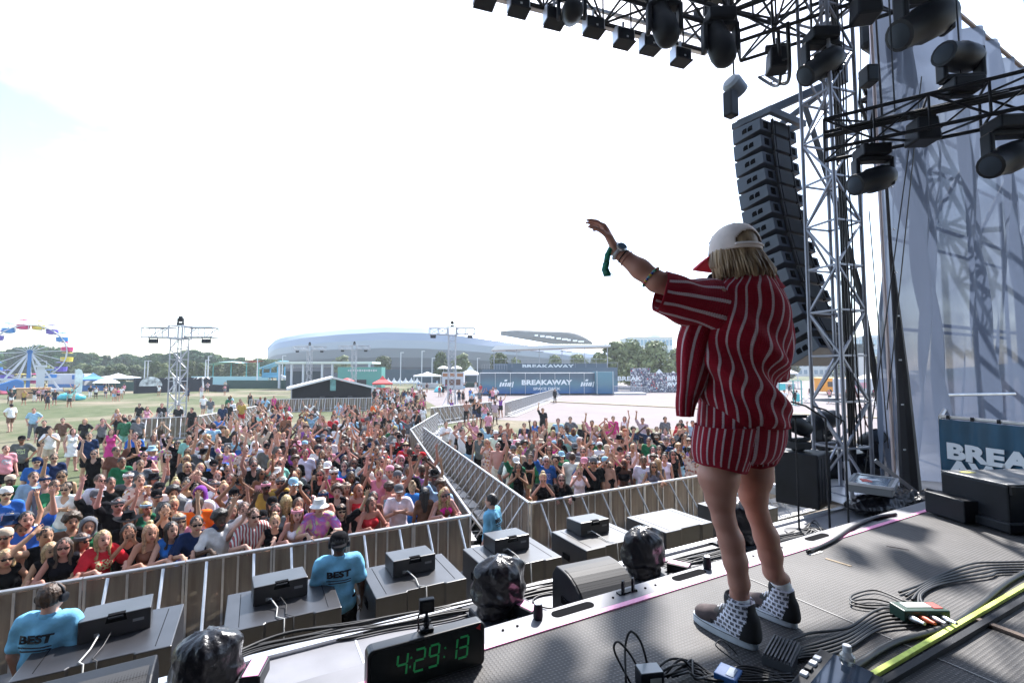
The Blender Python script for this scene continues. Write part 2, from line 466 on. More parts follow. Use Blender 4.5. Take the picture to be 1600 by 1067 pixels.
for px, d, py, k_, wd, lab in ((138, 130, 570, 4, 1.2, 'slim pointed tree beside the ferris wheel'), (170, 135, 572, 4, 1.3, 'leafy tree right of the slim pointed tree near the ferris wheel'), (190, 132, 571, 4, 1.2, 'leafy tree near the left end of the black stage wall'),
        (243, 135, 566, 0, .9, 'round tree just left of the tall left lighting mast'), (258, 133, 568, 3, 1.1, 'small tree close behind the tall left lighting mast'), (296, 134, 565, 1, .9, 'round tree just right of the tall left lighting mast'), (312, 136, 568, 0, 1, 'tree behind the right part of the black stage wall'),
        (535, 200, 556, 3, 1.4, 'small pale tree over the flat pavilion roof before the arena'), (598, 160, 557.5, 1, 1.0, 'dark bushy tree between the green vendor and the arena base'), (688, 150, 551, 0, .85, 'green tree left of the middle lighting mast before the arena'), (722, 150, 553, 3, 1.2, 'pale tree just right of the middle lighting mast'),
        (780, 130, 553, 1, .9, 'tree under the left end of the white terrace roof'), (806, 128, 560, 3, 1.0, 'small tree among the posts of the white terrace roof'), (868, 140, 556, 0, 1.0, 'pale tree behind the middle of the terrace'), (902, 142, 555, 1, 1.0, 'pale tree behind the right half of the terrace'),
        (935, 140, 553, 0, 1.0, 'tree behind the right end of the terrace'), (962, 120, 534, 3, 1.5, 'tall loose tree just right of the white terrace roof'), (987, 112, 533, 0, 1.05, 'broad tree behind the printed fence'), (1025, 108, 535, 1, .95, 'big round tree beside the performer above the white tents'), (1058, 120, 545, 0, 1, 'tree half hidden behind the performer'),
        (948, 100, 560, 3, 1.1, 'small shrub like tree at the edge of the blue decks'), (985, 96, 568, 3, 1.2, 'low young tree in front of the broad tree by the printed fence'),
        (1228, 170, 558, 1, 1.3, 'tree beside the lowest loudspeakers of the hanging column'), (1345, 190, 560, 0, 1.4, 'tree between the steel tower and the white mesh'), (1372, 200, 558, 1, 1.4, 'tree next to the pole of the white mesh'), (1318, 210, 556, 0, 1.5, 'far tree behind the steel tower')):
    top = zat(py, d); s = top / TREES[k_][2]
    tree(k_, gd(px, d), (s * wd, s), rt.uniform(0, 6), lab, 'trees around the festival ground', leafm[3] if px > 860 and px < 1100 else None)

# ------------------------------------------------------------------ arena
sil = [(417, 545), (418, 539), (422, 533), (432, 526), (470, 517.5), (530, 511), (600, 507), (660, 508.5), (720, 514), (800, 526), (860, 536), (930, 547), (960, 552)]
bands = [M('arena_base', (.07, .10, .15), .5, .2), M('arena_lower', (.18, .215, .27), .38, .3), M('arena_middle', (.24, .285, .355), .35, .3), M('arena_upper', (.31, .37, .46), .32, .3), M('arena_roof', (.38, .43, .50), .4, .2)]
aren = thing('arena', 'huge silver grey arena with a curved banded shell behind the festival', 'arena', gd(660, 290))
rows = [(0, 5, 0), (.20, 2, 0), (.20, 1, 1), (.36, -2, 1), (.52, -3, 2), (.66, -3, 2), (.80, 0, 3), (.90, 5, 3), (.96, 12, 4), (1.0, 26, 4), (1.0, 60, 4), (.8, 110, 4)]
NS = 90
def silh(x):
    for (a, b), (c, d) in zip(sil, sil[1:]):
        if a <= x <= c:
            return lerp(b, d, (x - a) / (c - a))
def apt(t, hf, off):
    off *= min(1, max(0, t / .16)) ** .5 * min(1, max(0, (1 - t) / .12)) ** .5
    x = lerp(417, 958, t); d = 285 - 45 * math.sin(math.pi * min(1, max(0, t))) ** .7 + off
    d0 = 285 - 45 * math.sin(math.pi * t) ** .7
    top = zat(silh(x), d0 + 26) * .985
    p = at(x, 578, d0); p = p + HFW * off; p.z = top * hf
    return p
sl = MB(); nm = ('base', 'lower band', 'middle band', 'upper band', 'roof')
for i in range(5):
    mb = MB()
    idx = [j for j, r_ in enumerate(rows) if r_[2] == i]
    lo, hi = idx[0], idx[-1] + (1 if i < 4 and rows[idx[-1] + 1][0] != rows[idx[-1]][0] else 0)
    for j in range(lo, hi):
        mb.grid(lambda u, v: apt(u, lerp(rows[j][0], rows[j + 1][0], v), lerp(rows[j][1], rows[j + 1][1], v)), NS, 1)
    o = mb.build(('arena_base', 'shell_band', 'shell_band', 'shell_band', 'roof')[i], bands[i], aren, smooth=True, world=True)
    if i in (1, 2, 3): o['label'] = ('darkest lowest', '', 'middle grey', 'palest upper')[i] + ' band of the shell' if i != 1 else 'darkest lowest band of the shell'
hal = thing('stadium_roof', 'dark convex roof rising behind the right end of the silver arena', 'stadium', gd(850, 400))
mb = MB()
def dome(u, v):
    x = lerp(782, 928, u); t = u; top = 513.5 + 21 * max(0, (t - .62) / .38) ** 2 + 3 * max(0, (.2 - t) / .2) ; bot = 537.5
    d = 400
    ztop, zb = zat(top, d), zat(max(bot, top + .1), d); a = v * math.pi
    p = at(x, 578, d) - HFW * (math.sin(a) * 14 * math.sin(math.pi * min(1, max(.02, t))) - 5); p.z = lerp(zb, ztop, (1 - math.cos(a)) / 2); return p
mb.grid(dome, 40, 8); mb.build('roof', M('stadium_dark', (.016, .03, .032), .6, .2, noise=(.05, .3)), hal, smooth=True, world=True)
mb = MB()
for i in range(9):
    x = 838 + i * 8.5 + (i % 3); p = at(x, 524 + i * 1.2, 383); mb.box(p, (2.6 + (i % 3), 1, 1.3), rotz(-YAW))
mb.build('skylight', M('stadium_white', (.75, .77, .78), .5), hal, world=True)

# ------------------------------------------------------------------ far buildings
def block(name, label, px0, px1, py, d, deep, mats, floors, bays, cat='building'):
    a, b = gd(px0, d), gd(px1, d); c = (a + b) / 2; wd = (b - a).length; h = zat(py, d)
    t = thing(name, label, cat, c, -YAW)
    m_ = MB(); m_.box((0, deep / 2, h / 2), (wd, deep, h)); m_.box((0, deep / 2, h + .3), (wd + .8, deep + .8, .6)); m_.box((wd * .2, deep / 2, h + 1.6), (wd * .2, deep * .4, 2)); m_.build('wall', mats[0], t)
    for i in range(bays):
        m_ = MB(); x = -wd / 2 + wd * (i + .5) / bays
        for k in range(floors): m_.box((x, -.12, h * (k + .55) / floors), (wd / bays * .62, .3, h / floors * .55))
        m_.build('window_column', mats[1], t)
    return t
bw, bgl = M('far_white_wall', (.62, .66, .68), .7), M('far_blue_glass', (.16, .27, .38), .15, .3)
block('office_building', 'pale office block with tall blue windows behind the trees beside the performer', 984, 1052, 528, 230, 20, (bw, bgl), 4, 12)
block('office_building', 'low grey office block far off between the steel tower and the white mesh', 1336, 1402, 528, 300, 25, (M('far_grey_wall', (.42, .46, .5), .7), bgl), 4, 9)
block('office_building', 'long pale building on the skyline behind the hanging loudspeaker column', 1205, 1320, 552, 330, 25, (M('far_pale_wall', (.5, .53, .56), .7), bgl), 3, 14)
block('dark_billboard', 'tall dark sign board with a pale flame emblem behind the food trucks', 1336, 1364, 541, 120, 1.2, (M('dark_board', (.035, .05, .06), .6), M('pale_mark', (.5, .5, .5), .6)), 1, 1, 'sign board')

hl = MB(); rh = np.random.default_rng(9); hx = [(-460 + 25 * i) for i in range(53)]; hh = [9 + 4 * math.sin(i * .35) + 3 * math.sin(i * .9 + 1) + rh.uniform(0, 2) for i in range(53)]
for i in range(52):
    for (o0, k0), (o1, k1) in (((0, 0), (12, .8)), ((12, .8), (30, 1)), ((30, 1), (70, .7))):
        q = []
        for x, h_, o_, k_ in ((hx[i], hh[i], o0, k0), (hx[i + 1], hh[i + 1], o0, k0), (hx[i + 1], hh[i + 1], o1, k1), (hx[i], hh[i], o1, k1)):
            v = RGT * x + HFW * (430 + o_ - abs(x) * .18); q.append((v.x, v.y, h_ * k_ - .2))
        hl.quad(*q)
tag(hl.build('hills', M('wooded_hill', (.055, .085, .05), .9, noise=(.12, .5), bump=(.3, 1, 2)), smooth=True), kind='structure')
# ------------------------------------------------------------------ trusses
alu = M('aluminium', (.62, .63, .66), .35, .85, noise=(5, .12))
alu_w = M('bright_aluminium', (.33, .34, .38), .45, .4)
blk = M('black_metal', (.010, .011, .015), .5, .1, noise=(9, .3), spec=.3)
tgrey = M('tower_grey', (.22, .23, .27), .45, .6, noise=(5, .15))
blk_paint = M('black_paint', (.007, .009, .014), .5, noise=(4, .35), bump=(160, .25, .002), spec=.22)
glassd = M('lamp_glass', (.025, .035, .05), .55, 0, spec=.15)
def truss(mb, p, q, w_, r=.025, bay=.6, side=None, n=5, mi=0, rd=None):
    p, q = Vector(p), Vector(q); t = (q - p); Ln = t.length; t.normalize()
    u = Vector(side) if side else (t.cross(Vector((0, 0, 1))) if abs(t.z) < .9 else Vector((1, 0, 0)))
    u = (u - t * u.dot(t)).normalized(); v = t.cross(u); rd = rd or r * .6
    C = [u * (a * w_ / 2) + v * (b * w_ / 2) for a, b in ((-1,-1),(1,-1),(1,1),(-1,1))]
    for c in C: mb.tube([p + c, q + c], r, n, mi)
    k = max(1, round(Ln / bay))
    for f in range(4):
        a, b = C[f], C[(f + 1) % 4]
        for i in range(k + 1):
            s = p + t * (Ln * i / k); mb.tube([s + a, s + b], rd, 4, mi, cap=False)
            if i < k:
                e = p + t * (Ln * (i + 1) / k); x, y = (a, b) if (i + f) % 2 else (b, a)
                mb.tube([s + x, e + y], rd, 4, mi, cap=False)

def strobe(name, label, p, rz, s, group, tilt=0):
    """box lamp on a yoke, hanging from p"""
    t = thing(name, label, 'stage light', p, rz, group)
    mb = MB(); mb.box((0, 0, -.30 * s), (.62 * s, .30 * s, .34 * s)); 
    for k in range(5): mb.box((-.22 * s + k * .11 * s, .17 * s, -.30 * s), (.05 * s, .05 * s, .28 * s))
    mb.build('housing', blk, t, bevel=.02 * s)
    mb = MB(); mb.box((0, -.157 * s, -.30 * s), (.5 * s, .014 * s, .07 * s)); mb.build('lens', glassd, t)
    mb = MB()
    for sx in (-1, 1): mb.box((sx * .335 * s, 0, -.2 * s), (.03 * s, .07 * s, .3 * s))
    mb.box((0, 0, -.045 * s), (.70 * s, .07 * s, .03 * s)); mb.tube([(0, 0, .08 * s), (0, 0, -.05 * s)], .03 * s, 6); mb.build('yoke', blk, t)
    return t
def mast(label, px, d, pyt, half_w, tw, lab2, sxs):
    p = gd(px, d); zt = zat(pyt, d); rz = -YAW; t = thing('lighting_mast', label, 'lighting mast', p, rz)
    mb = MB(); truss(mb, (0, 0, .1), (0, 0, zt - tw), tw, .05, tw * .95, side=(1, 0, 0), rd=.03); mb.build('tower_truss', alu_w, t)
    mb = MB(); truss(mb, (-half_w, 0, zt - tw / 2), (-tw * .7, 0, zt - tw / 2), tw * .9, .055, tw * 1.1, side=(0, 1, 0), rd=.04); mb.build('cross_arm', alu_w, t)
    mb = MB(); truss(mb, (half_w, 0, zt - tw / 2), (tw * .7, 0, zt - tw / 2), tw * .9, .055, tw * 1.1, side=(0, 1, 0), rd=.04); mb.build('cross_arm', alu_w, t)
    mb = MB()
    for a in (-1, 1):
        for b in (-1, 1):
            mb.bar((a * tw * .62, b * tw * .62, zt - tw * 1.15), (a * tw * .62, b * tw * .62, zt + tw * .15), .09)
            mb.bar((-tw * .62, a * tw * .62, zt - tw / 2 + b * tw * .6), (tw * .62, a * tw * .62, zt - tw / 2 + b * tw * .6), .07); mb.bar((a * tw * .62, -tw * .62, zt - tw / 2 + b * tw * .6), (a * tw * .62, tw * .62, zt - tw / 2 + b * tw * .6), .07)
    mb.build('sleeve_block', alu_w, t)
    mb = MB(); mb.box((0, 0, .06), (tw * 2.2, tw * 2.2, .12)); 
    for a in (-1, 1): mb.bar((a * tw * 1.1, -tw * 1.1, .12), (a * tw * .5, 0, tw * 1.8), .05)
    mb.build('base_plate', alu, t)
    s = tw * 1.15
    for sx, lb in zip(sxs, ('left', 'right')):
        q = p + RGT * sx; q.z = zt - tw * .95
        strobe('flood_light', 'black flood light under the %s arm of the %s' % (lb, lab2), q, rz, s, 'flood lights on the lighting masts')
    q = p.copy(); q.z = zt + .12
    o = thing('moving_light', 'black moving light standing on top of the %s' % lab2, 'stage light', q, rz, 'moving lights on the lighting masts')
    mb = MB(); mb.box((0, 0, .12 * s), (.4 * s, .34 * s, .22 * s)); mb.build('base', blk, o, bevel=.02)
    mb = MB(); mb.box((-.2 * s, 0, .38 * s), (.06 * s, .16 * s, .42 * s)); mb.box((.2 * s, 0, .38 * s), (.06 * s, .16 * s, .42 * s)); mb.build('yoke', blk, o)
    mb = MB(); mb.lathe([(.10 * s, -.1 * s), (.16 * s, 0), (.16 * s, .24 * s), (.13 * s, .34 * s)], (0, 0, .42 * s), 12); mb.build('head', blk, o, smooth='auto')
mast('tall white truss mast with a cross arm standing left in the crowd', 279, 36.4, 511, 2.72, .84, 'tall left lighting mast', (-2.05, 2.05))
mast('slim white truss mast with a cross arm in the middle of the crowd', 706, 57, 512, 2.75, .84, 'middle lighting mast', (-2.3, 2.2))
mast('small far truss mast before the left half of the arena', 483, 92, 541, 3.2, .8, 'far mast left of the tent', (-2.4, 2.4))
mast('small far truss mast beside the green vendor roof', 553, 92, 540, 3.0, .8, 'far mast by the vendor', (-2.3, 2.25))

# ------------------------------------------------------------------ ferris wheel
wht = M('white_paint', (.52, .54, .58), .5); blu = M('ride_blue', (.03, .16, .42), .4)
P = gd(45, 93); rzw = facing(P)
fw = thing('ferris_wheel', 'white ferris wheel with bright coloured gondolas at the left edge of the field', 'ferris wheel', P, rzw)
hz = zat(550, 93); RR = 5.3
mb = MB(); 
for y in (-.9, .9): mb.tube([(RR * math.cos(a), y, hz + RR * math.sin(a)) for a in [2 * math.pi * i / 48 for i in range(48)]], .11, 5, closed=True)
mb.build('rim', wht, fw)
for i in range(16):
    a = 2 * math.pi * (i + .2) / 16
    mb = MB()
    for y in (-.9, .9): mb.tube([(0, y * .6, hz), (RR * math.cos(a), y, hz + RR * math.sin(a))], .06, 4)
    mb.tube([(RR * math.cos(a), -.9, hz + RR * math.sin(a)), (RR * math.cos(a), .9, hz + RR * math.sin(a))], .05, 4)
    mb.build('spoke', wht, fw)
gc = [M('gondola_magenta', (.55, .03, .16), .35), M('gondola_blue', (.03, .20, .50), .35), M('gondola_violet', (.12, .08, .40), .35), M('gondola_yellow', (.62, .48, .05), .35)]
for i in range(16):
    a = rad(12) + 2 * math.pi * i / 16; c = Vector(((RR + .15) * math.cos(a), 0, (RR + .15) * math.sin(a) + hz)); m_ = gc[i % 4]
    mb = MB(); mb.lathe([(.45, -.95), (.95, -.8), (1.0, .05), (.92, .08), (.7, -.1), (.4, -.4)], c, 10); g_ = mb.build('gondola', m_, fw, smooth='auto')
    if i < 4: g_['label'] = ('magenta', 'blue', 'violet', 'yellow')[i] + ' gondola'
    mb = MB(); mb.lathe([(.98, .92), (.55, 1.08), (.06, 1.14)], c, 12); mb.tube([c + Vector((0, 0, -.3)), c + Vector((0, 0, 1))], .05, 5); mb.build('gondola_roof', m_, g_, smooth='auto')
mb = MB()
for y in (-1.4, 1.4):
    for s in (-1, 1): mb.bar((s * 4.6, y * 1.4, .2), (0, y, hz), .22, .3)
    for s in (-1, 1): mb.bar((s * 2.0, y * 1.4, .2), (0, y, hz), .16, .2)
mb.build('support_leg', wht, fw)
mb = MB(); mb.bar((0, -1.5, .2), (0, -1.5, hz + .3), .55, .4); mb.bar((0, 1.5, .2), (0, 1.5, hz + .3), .55, .4); mb.tube([(0, -1.7, hz), (0, 1.7, hz)], .42, 12); mb.build('hub_column', blu, fw)
mb = MB(); mb.bar((-7, -2.2, 2.5), (4.5, -2.2, 2.5), .25, .45); mb.box((0, 0, .3), (10, 5, .5)); mb.build('loading_platform', wht, fw)

# ------------------------------------------------------------------ fairground and vendors
tentw = M('tent_white', (.62, .62, .62), .7); teal = M('teal_paint', (.05, .32, .31), .5); dkgreen = M('dark_green_screen', (.018, .06, .05), .8); redm = M('red_canvas', (.52, .04, .04), .7)
wood = M('plywood', (.42, .27, .14), .7, noise=(2, .2)); bluec = M('canvas_blue', (.07, .22, .55), .6); orange = M('orange_panel', (.75, .30, .03), .6)
def tent(label, px, d, wd, h, peak, mat, group=None, name='canopy_tent', cat='tent', skirt=None, posts=4):
    p = gd(px, d); t = thing(name, label, cat, p, facing(p), group)
    mb = MB(); e = wd / 2
    V = [(-e, -e, h), (e, -e, h), (e, e, h), (-e, e, h), (-e * .35, -e * .35, h + peak * .45), (e * .35, -e * .35, h + peak * .45), (e * .35, e * .35, h + peak * .45), (-e * .35, e * .35, h + peak * .45), (0, 0, h + peak)]
    mb.add(V, [(0,1,5,4),(1,2,6,5),(2,3,7,6),(3,0,4,7),(4,5,8),(5,6,8),(6,7,8),(7,4,8)])
    for a, b in ((0,1),(1,2),(2,3),(3,0)): mb.bar(Vector(V[a]) - Vector((0,0,.13)), Vector(V[b]) - Vector((0,0,.13)), .03, .28)
    mb.build('canopy', mat, t)
    for a, b in ((-1,-1),(1,-1),(1,1),(-1,1)): m2 = MB(); m2.tube([(a * e * .96, b * e * .96, 0), (a * e * .96, b * e * .96, h - .2)], .05, 6); m2.build('leg', wht, t)
    if skirt is not None: m2 = MB(); m2.box((0, e * .3, .55), (wd * .8, wd * .5, 1.1)); m2.build('counter', skirt, t)
    return t
def umbrella(label, px, d, r, z, mat, group=None):
    p = gd(px, d); t = thing('parasol', label, 'parasol', p, 0, group)
    mb = MB(); mb.lathe([(r, z), (r * .6, z + r * .28), (.03, z + r * .42)], n=8); mb.build('canopy', mat, t); mb = MB(); mb.tube([(0, 0, 0), (0, 0, z + r * .4)], .04, 6); mb.build('pole', wht, t)
# stage wall with the black scrim at the far left
def wall_thing(name, label, cat, px0, px1, d0, d1, py, mat, thick=.3, group=None):
    a, b = gd(px0, d0), gd(px1, d1); h0 = zat(py, (d0 + d1) / 2); t = thing(name, label, cat, (a + b) / 2, 0, group)
    mb = MB(); mb.bar(a + Vector((0, 0, h0 / 2)), b + Vector((0, 0, h0 / 2)), thick, h0); mb.build('panel', mat, t, world=True); return t, a, b, h0
bwall, a, b, h0 = wall_thing('black_stage_wall', 'long black wall of a small side stage behind the left mast', 'stage wall', 211, 332, 86, 98, 590, M('black_cloth', (.016, .02, .03), .9, noise=(.6, .4)), .5)
u_ = (b - a).normalized(); nrm = Vector((u_.y, -u_.x, 0))
mb = MB(); c = a + u_ * ((b - a).length * .18) + nrm * .3
mb.prism([(1.9 * math.cos(math.pi * i / 14), 1.75 * math.sin(math.pi * i / 14) + 1.3) for i in range(15)], c, u_, (0, 0, 1), nrm * .06)
mb.build('painted_half_moon', M('moon_print', (.5, .52, .52), .6, noise=(1.2, .7)), bwall, world=True)
bw2, *_ = wall_thing('black_stage_wall', 'lower black wall section beside the white prop palm', 'stage wall', 330, 357, 96, 92, 601, MATS['black_cloth'], .5)
wall_thing('screened_fence', 'dark green screened fence right of the black side stage', 'fence', 355, 452, 110, 110, 594, dkgreen, .12)
wall_thing('screened_fence', 'dark green screened fence left of the black side stage', 'fence', 150, 210, 100, 96, 596, dkgreen, .12)
wall_thing('screened_fence', 'dark screened fence along the foot of the arena', 'fence', 590, 760, 150, 150, 577.5, M('blue_screen', (.03, .06, .085), .8), .12)
for px, py, lab in ((317, 592, 'white prop palm in front of the lower black wall'), (272, 592, 'white prop palm behind the tall left lighting mast')):
    p = gd(px, 84); zc = zat(py, 84); t = thing('prop_palm', lab, 'palm prop', p)
    mb = MB(); mb.tube([(0, 0, 0), (.15, 0, zc * .5), (0, 0, zc)], [.18, .15, .12], 7); mb.build('trunk', wht, t, smooth=True)
    for i in range(9):
        A = 2 * math.pi * i / 9; mb = MB(); pr = [Vector((math.cos(A) * r_, math.sin(A) * r_, zc + .5 * math.sin(r_ * 1.5) - .18 * r_ ** 2)) for r_ in (0, .5, 1.0, 1.5)]; sd_ = Vector((-math.sin(A), math.cos(A), 0))
        for q, q2, w0, w1 in zip(pr, pr[1:], (.1, .22, .2), (.22, .2, .02)): mb.quad(q - sd_ * w0, q + sd_ * w0, q2 + sd_ * w1, q2 - sd_ * w1)
        mb.build('frond', wht, t, fix=False)
# playground with shade sails and a roofed tower
p = gd(365, 135); pg = thing('shade_sail', 'pale teal shade sail with a red end over the playground', 'shade sail', p, -YAW)
e = 40 / FPX * 135; zc = zat(570, 135)
mb = MB(); mb.grid(lambda u, v: (lerp(-e, e * .55, u), lerp(-3, 3, v), zc + 1.1 * math.sin(math.pi * u) * .6 - .8 * (v - .5) ** 2 + u * .6), 12, 4); mb.build('sail', M('sail_teal', (.35, .60, .62), .6), pg, smooth=True)
mb = MB(); mb.grid(lambda u, v: (lerp(e * .5, e, u), lerp(-3, 3, v), zc + .7 + .5 * u), 6, 4); mb.build('sail', redm, pg, smooth=True)
mb = MB(); [mb.tube([(x, 0, 0), (x, 0, zc + .5)], .14, 7) for x in (-e * .8, -e * .1, e * .5, e * .98)]; mb.build('post', teal, pg)
p = gd(428, 130); pt = thing('play_tower', 'blue play tower with a sloping roof and slides', 'play tower', p, -YAW)
mb = MB(); [mb.box((x, y, 2.6), (.25, .25, 5.2)) for x in (-2, 2) for y in (-2, 2)]; mb.box((0, 0, 2.4), (4.4, 4.4, .3)); mb.box((0, -2, 3.1), (4, .1, 1)); mb.build('frame', M('play_blue', (.06, .28, .45), .5), pt)
mb = MB(); mb.prism([(-2.8, 4.6), (2.8, 6.6), (2.8, 6.9), (-2.8, 4.9)], (0, -2.6, 0), (1, 0, 0), (0, 0, 1), (0, 5.2, 0)); mb.build('roof', M('play_sky', (.20, .45, .58), .5), pt)
mb = MB(); mb.tube([(2.2, -1, 2.6), (4.5, -1.2, 1.9), (6, -1.5, .5), (7, -1.6, .3)], .5, 8); mb.build('slide', wht, pt, smooth=True)
wall_thing('play_rail', 'row of pale railings in front of the playground', 'railing', 300, 420, 128, 128, 588, M('rail_teal', (.30, .50, .55), .6), .3)
# carnival shelters at the far left
p = gd(112, 100); t = thing('carnival_trailer', 'white carnival trailer under the ferris wheel', 'trailer', p, -YAW)
mb = MB(); mb.box((0, 0, 2.2), (7.6, 2.4, 2.6)); mb.build('body', wht, t, bevel=.1); mb = MB(); mb.box((0, -1.22, 1.0), (7.2, .06, .7)); mb.box((2, -1.22, 2.8), (1.4, .06, .9)); mb.build('side_panel', blu, t)
for x in (-2.5, 2.5): mb = MB(); mb.lathe([(.4, -.2), (.4, .2)], (x, -.9, .4), 12, Matrix.Rotation(rad(90), 3, 'X')); mb.build('wheel', blk, t)
tent('blue canvas tent beside the carnival trailer', 146, 98, 5.2, 2.4, 1.3, bluec, skirt=blu)
umbrella('white parasol in front of the blue canvas tent', 167, 80, 1.9, 2.1, tentw)
tent('white tent with a pink end behind the green fence left', 185, 105, 8, 2.6, 1.0, tentw)
p = gd(55, 72); t = thing('wooden_booth', 'plywood booth wrapped in a plain tan skirt near the ferris wheel', 'booth', p, facing(p))
mb = MB(); mb.box((0, 0, .75), (3.6, 2, 1.5)); mb.box((0, 0, 1.55), (3.9, 2.3, .1)); mb.build('counter', wood, t); mb = MB(); mb.box((0, -1.03, .85), (1.4, .04, .18)); mb.build('sign_strip', blk, t); mb = MB(); mb.box((-2.1, .1, .7), (.6, 1.8, 1.4)); mb.build('side_box', dkgreen, t)
p = gd(64, 88); t = thing('sign_tower', 'white square tower with a small parapet beside the ferris wheel', 'tower', p, facing(p))
mb = MB(); mb.box((0, 0, 2.6), (1.1, 1.1, 5.2)); mb.box((0, 0, 5.0), (1.6, 1.6, .4)); [mb.box((a * .7, b * .7, 5.6), (.08, .08, .9)) for a in (-1, 1) for b in (-1, 1)]; mb.box((0, 0, 6.0), (1.5, 1.5, .08)); mb.build('shaft', wht, t)
p = gd(6, 84); t = thing('inflatable_slide', 'blue inflatable slide with a rainbow foot at the left edge', 'inflatable', p, facing(p))
mb = MB(); mb.prism([(-2.6, 0), (2.6, 0), (2.6, .8), (1.6, 1.2), (0, 2.0), (-1.6, 2.7), (-2.6, 2.3)], (0, -1.2, 0), (-1, 0, 0), (0, 0, 1), (0, 2.4, 0)); mb.build('body', blu, t, bevel=.25, seg=3)
mb = MB(); mb.tube([(-2.6 + i * .43, -1.7, .45 + .25 * math.sin(i * .6)) for i in range(12)], .35, 8); mb.build('rainbow_tube', M('rainbow_pink', (.75, .16, .22), .5, noise=(.9, .9)), t, smooth=True)
p = gd(124, 77); t = thing('feather_banner', 'tall white feather banner with pastel stripes near the booth', 'banner', p, facing(p))
mb = MB(); mb.prism([(-.45, .5), (.45, .5), (.5, 3.6), (.3, 4.3), (-.1, 4.5), (-.45, 4.3)], (0, 0, 0), (1, 0, 0), (0, 0, 1), (0, .03, 0)); mb.build('sail', M('pastel_print', (.62, .74, .74), .6, noise=(.7, .35)), t); mb = MB(); mb.tube([(-.5, .015, 0), (-.5, .015, 4.5)], .03, 6); mb.build('pole', wht, t)
p = gd(112, 66); t = thing('inflatable_lounger', 'turquoise inflatable lounger lying on the grass', 'lounger', p, facing(p))
mb = MB(); mb.tube([(-1.5, 0, .45), (-.4, .1, .6), (.8, 0, .5), (1.6, .1, .35)], [.3, .55, .5, .25], 10); mb.build('cushion', M('turquoise', (.10, .50, .60), .4, noise=(1.5, .4)), t, smooth=True)
# pavilion and green vendor in front of the arena
p = gd(515, 108); t = thing('pavilion', 'flat roofed pavilion on white pillars behind the black tent', 'pavilion', p, -YAW)
mb = MB(); mb.box((0, 0, zat(567, 108)), (21.5, 7, .5)); mb.build('roof', M('pavilion_roof', (.55, .60, .55), .6), t)
for x in (-10, -7.3, -4.7, -.5, 1.8, 10): mb = MB(); mb.box((x, -3, zat(567, 108) / 2), (.4, .4, zat(567, 108) - .5)); mb.build('pillar', wht, t)
mb = MB(); mb.box((-6.2, 1, 2), (8, 1, 4)); mb.build('back_wall', M('pavilion_dark', (.05, .07, .09), .8), t)
p = gd(562, 103); t = thing('vendor_container', 'sea green vendor container with a white lettered header', 'vendor stall', p, -YAW)
zc = zat(573.5, 103); mb = MB(); mb.box((0, 1.5, zc / 2), (9.6, 3, zc)); mb.build('body', M('sea_green', (.08, .29, .255), .5), t)
mb = MB(); mb.box((-1, -.02, 1.4), (5, .08, 1.6)); mb.build('serving_hatch', blk, t); mb = MB()
for i in range(13): mb.box((-2.4 + i * .5, -.05, zc - .75), (.3, .06, .3 + .15 * (i % 2)))
mb.build('header_lettering', wht, t)
umbrella('red parasol in front of the sea green vendor container', 543, 98, 1.5, 2.0, redm)
tent('red vendor tent right of the black tent', 598, 84, 3.4, 2.0, 1.3, redm, skirt=redm)
for i, px in enumerate((607, 616, 625, 634, 643, 652)): tent('small white peaked tent in the row at the foot of the arena', px, 135, 2.0, .7, 1.5, tentw, 'row of small white peaked tents')
tent('white vendor tent left of the kiosk with brown boards', 668, 112, 6.5, 3.0, .9, tentw, skirt=wht)
tent('white peaked tent right of the kiosk with brown boards', 735, 120, 5.6, 3.2, 2.2, tentw, skirt=dkgreen)
p = gd(708, 105); t = thing('kiosk', 'white kiosk with brown sign boards and two roof parasols', 'kiosk', p, -YAW)
mb = MB(); mb.box((0, 1, 1.9), (4.8, 2.6, 3.8)); mb.build('body', wht, t); mb = MB(); [mb.box((-1.6 + i * 1.6, -.4, 3.2), (1.3, .08, .7)) for i in range(3)]; mb.build('sign_board', M('brown_board', (.33, .14, .06), .7), t); mb = MB(); mb.box((0, -.33, 1.6), (3.4, .06, 1.3)); mb.build('hatch', M('hatch_brown', (.13, .06, .04), .8), t)
for px in (693, 713): umbrella('cream parasol on the roof of the kiosk', px, 106, 1.5, 4.6, tentw, 'cream parasols on the kiosk')
p = gd(686, 92); t = thing('pop_up_tent', 'small turquoise pop up tent on the grass near the kiosk', 'tent', p)
mb = MB(); mb.lathe([(1.0, 0), (.85, .5), (.4, .95), (.05, 1.1)], n=10); mb.build('shell', M('aqua', (.10, .55, .65), .5), t, smooth=True)
for px, d, py in ((226, 150, 564), (231, 150, 564), (321, 120, 563), (325, 118, 557), (402, 120, 556), (441, 118, 556), (626, 130, 551), (659, 130, 549), (675, 130, 560), (746, 130, 560), (1010, 140, 560)):
    p = gd(px, d); t = thing('lamp_post', 'slim white lamp post standing far off across the field', 'lamp post', p, 0, 'slim white lamp posts on the far side'); zc = zat(py, d)
    mb = MB(); mb.tube([(0, 0, 0), (0, 0, zc)], [.17, .11], 6); mb.build('pole', wht, t); mb = MB(); mb.box((.35, 0, zc + .05), (.9, .3, .16)); mb.build('lamp_head', wht, t)

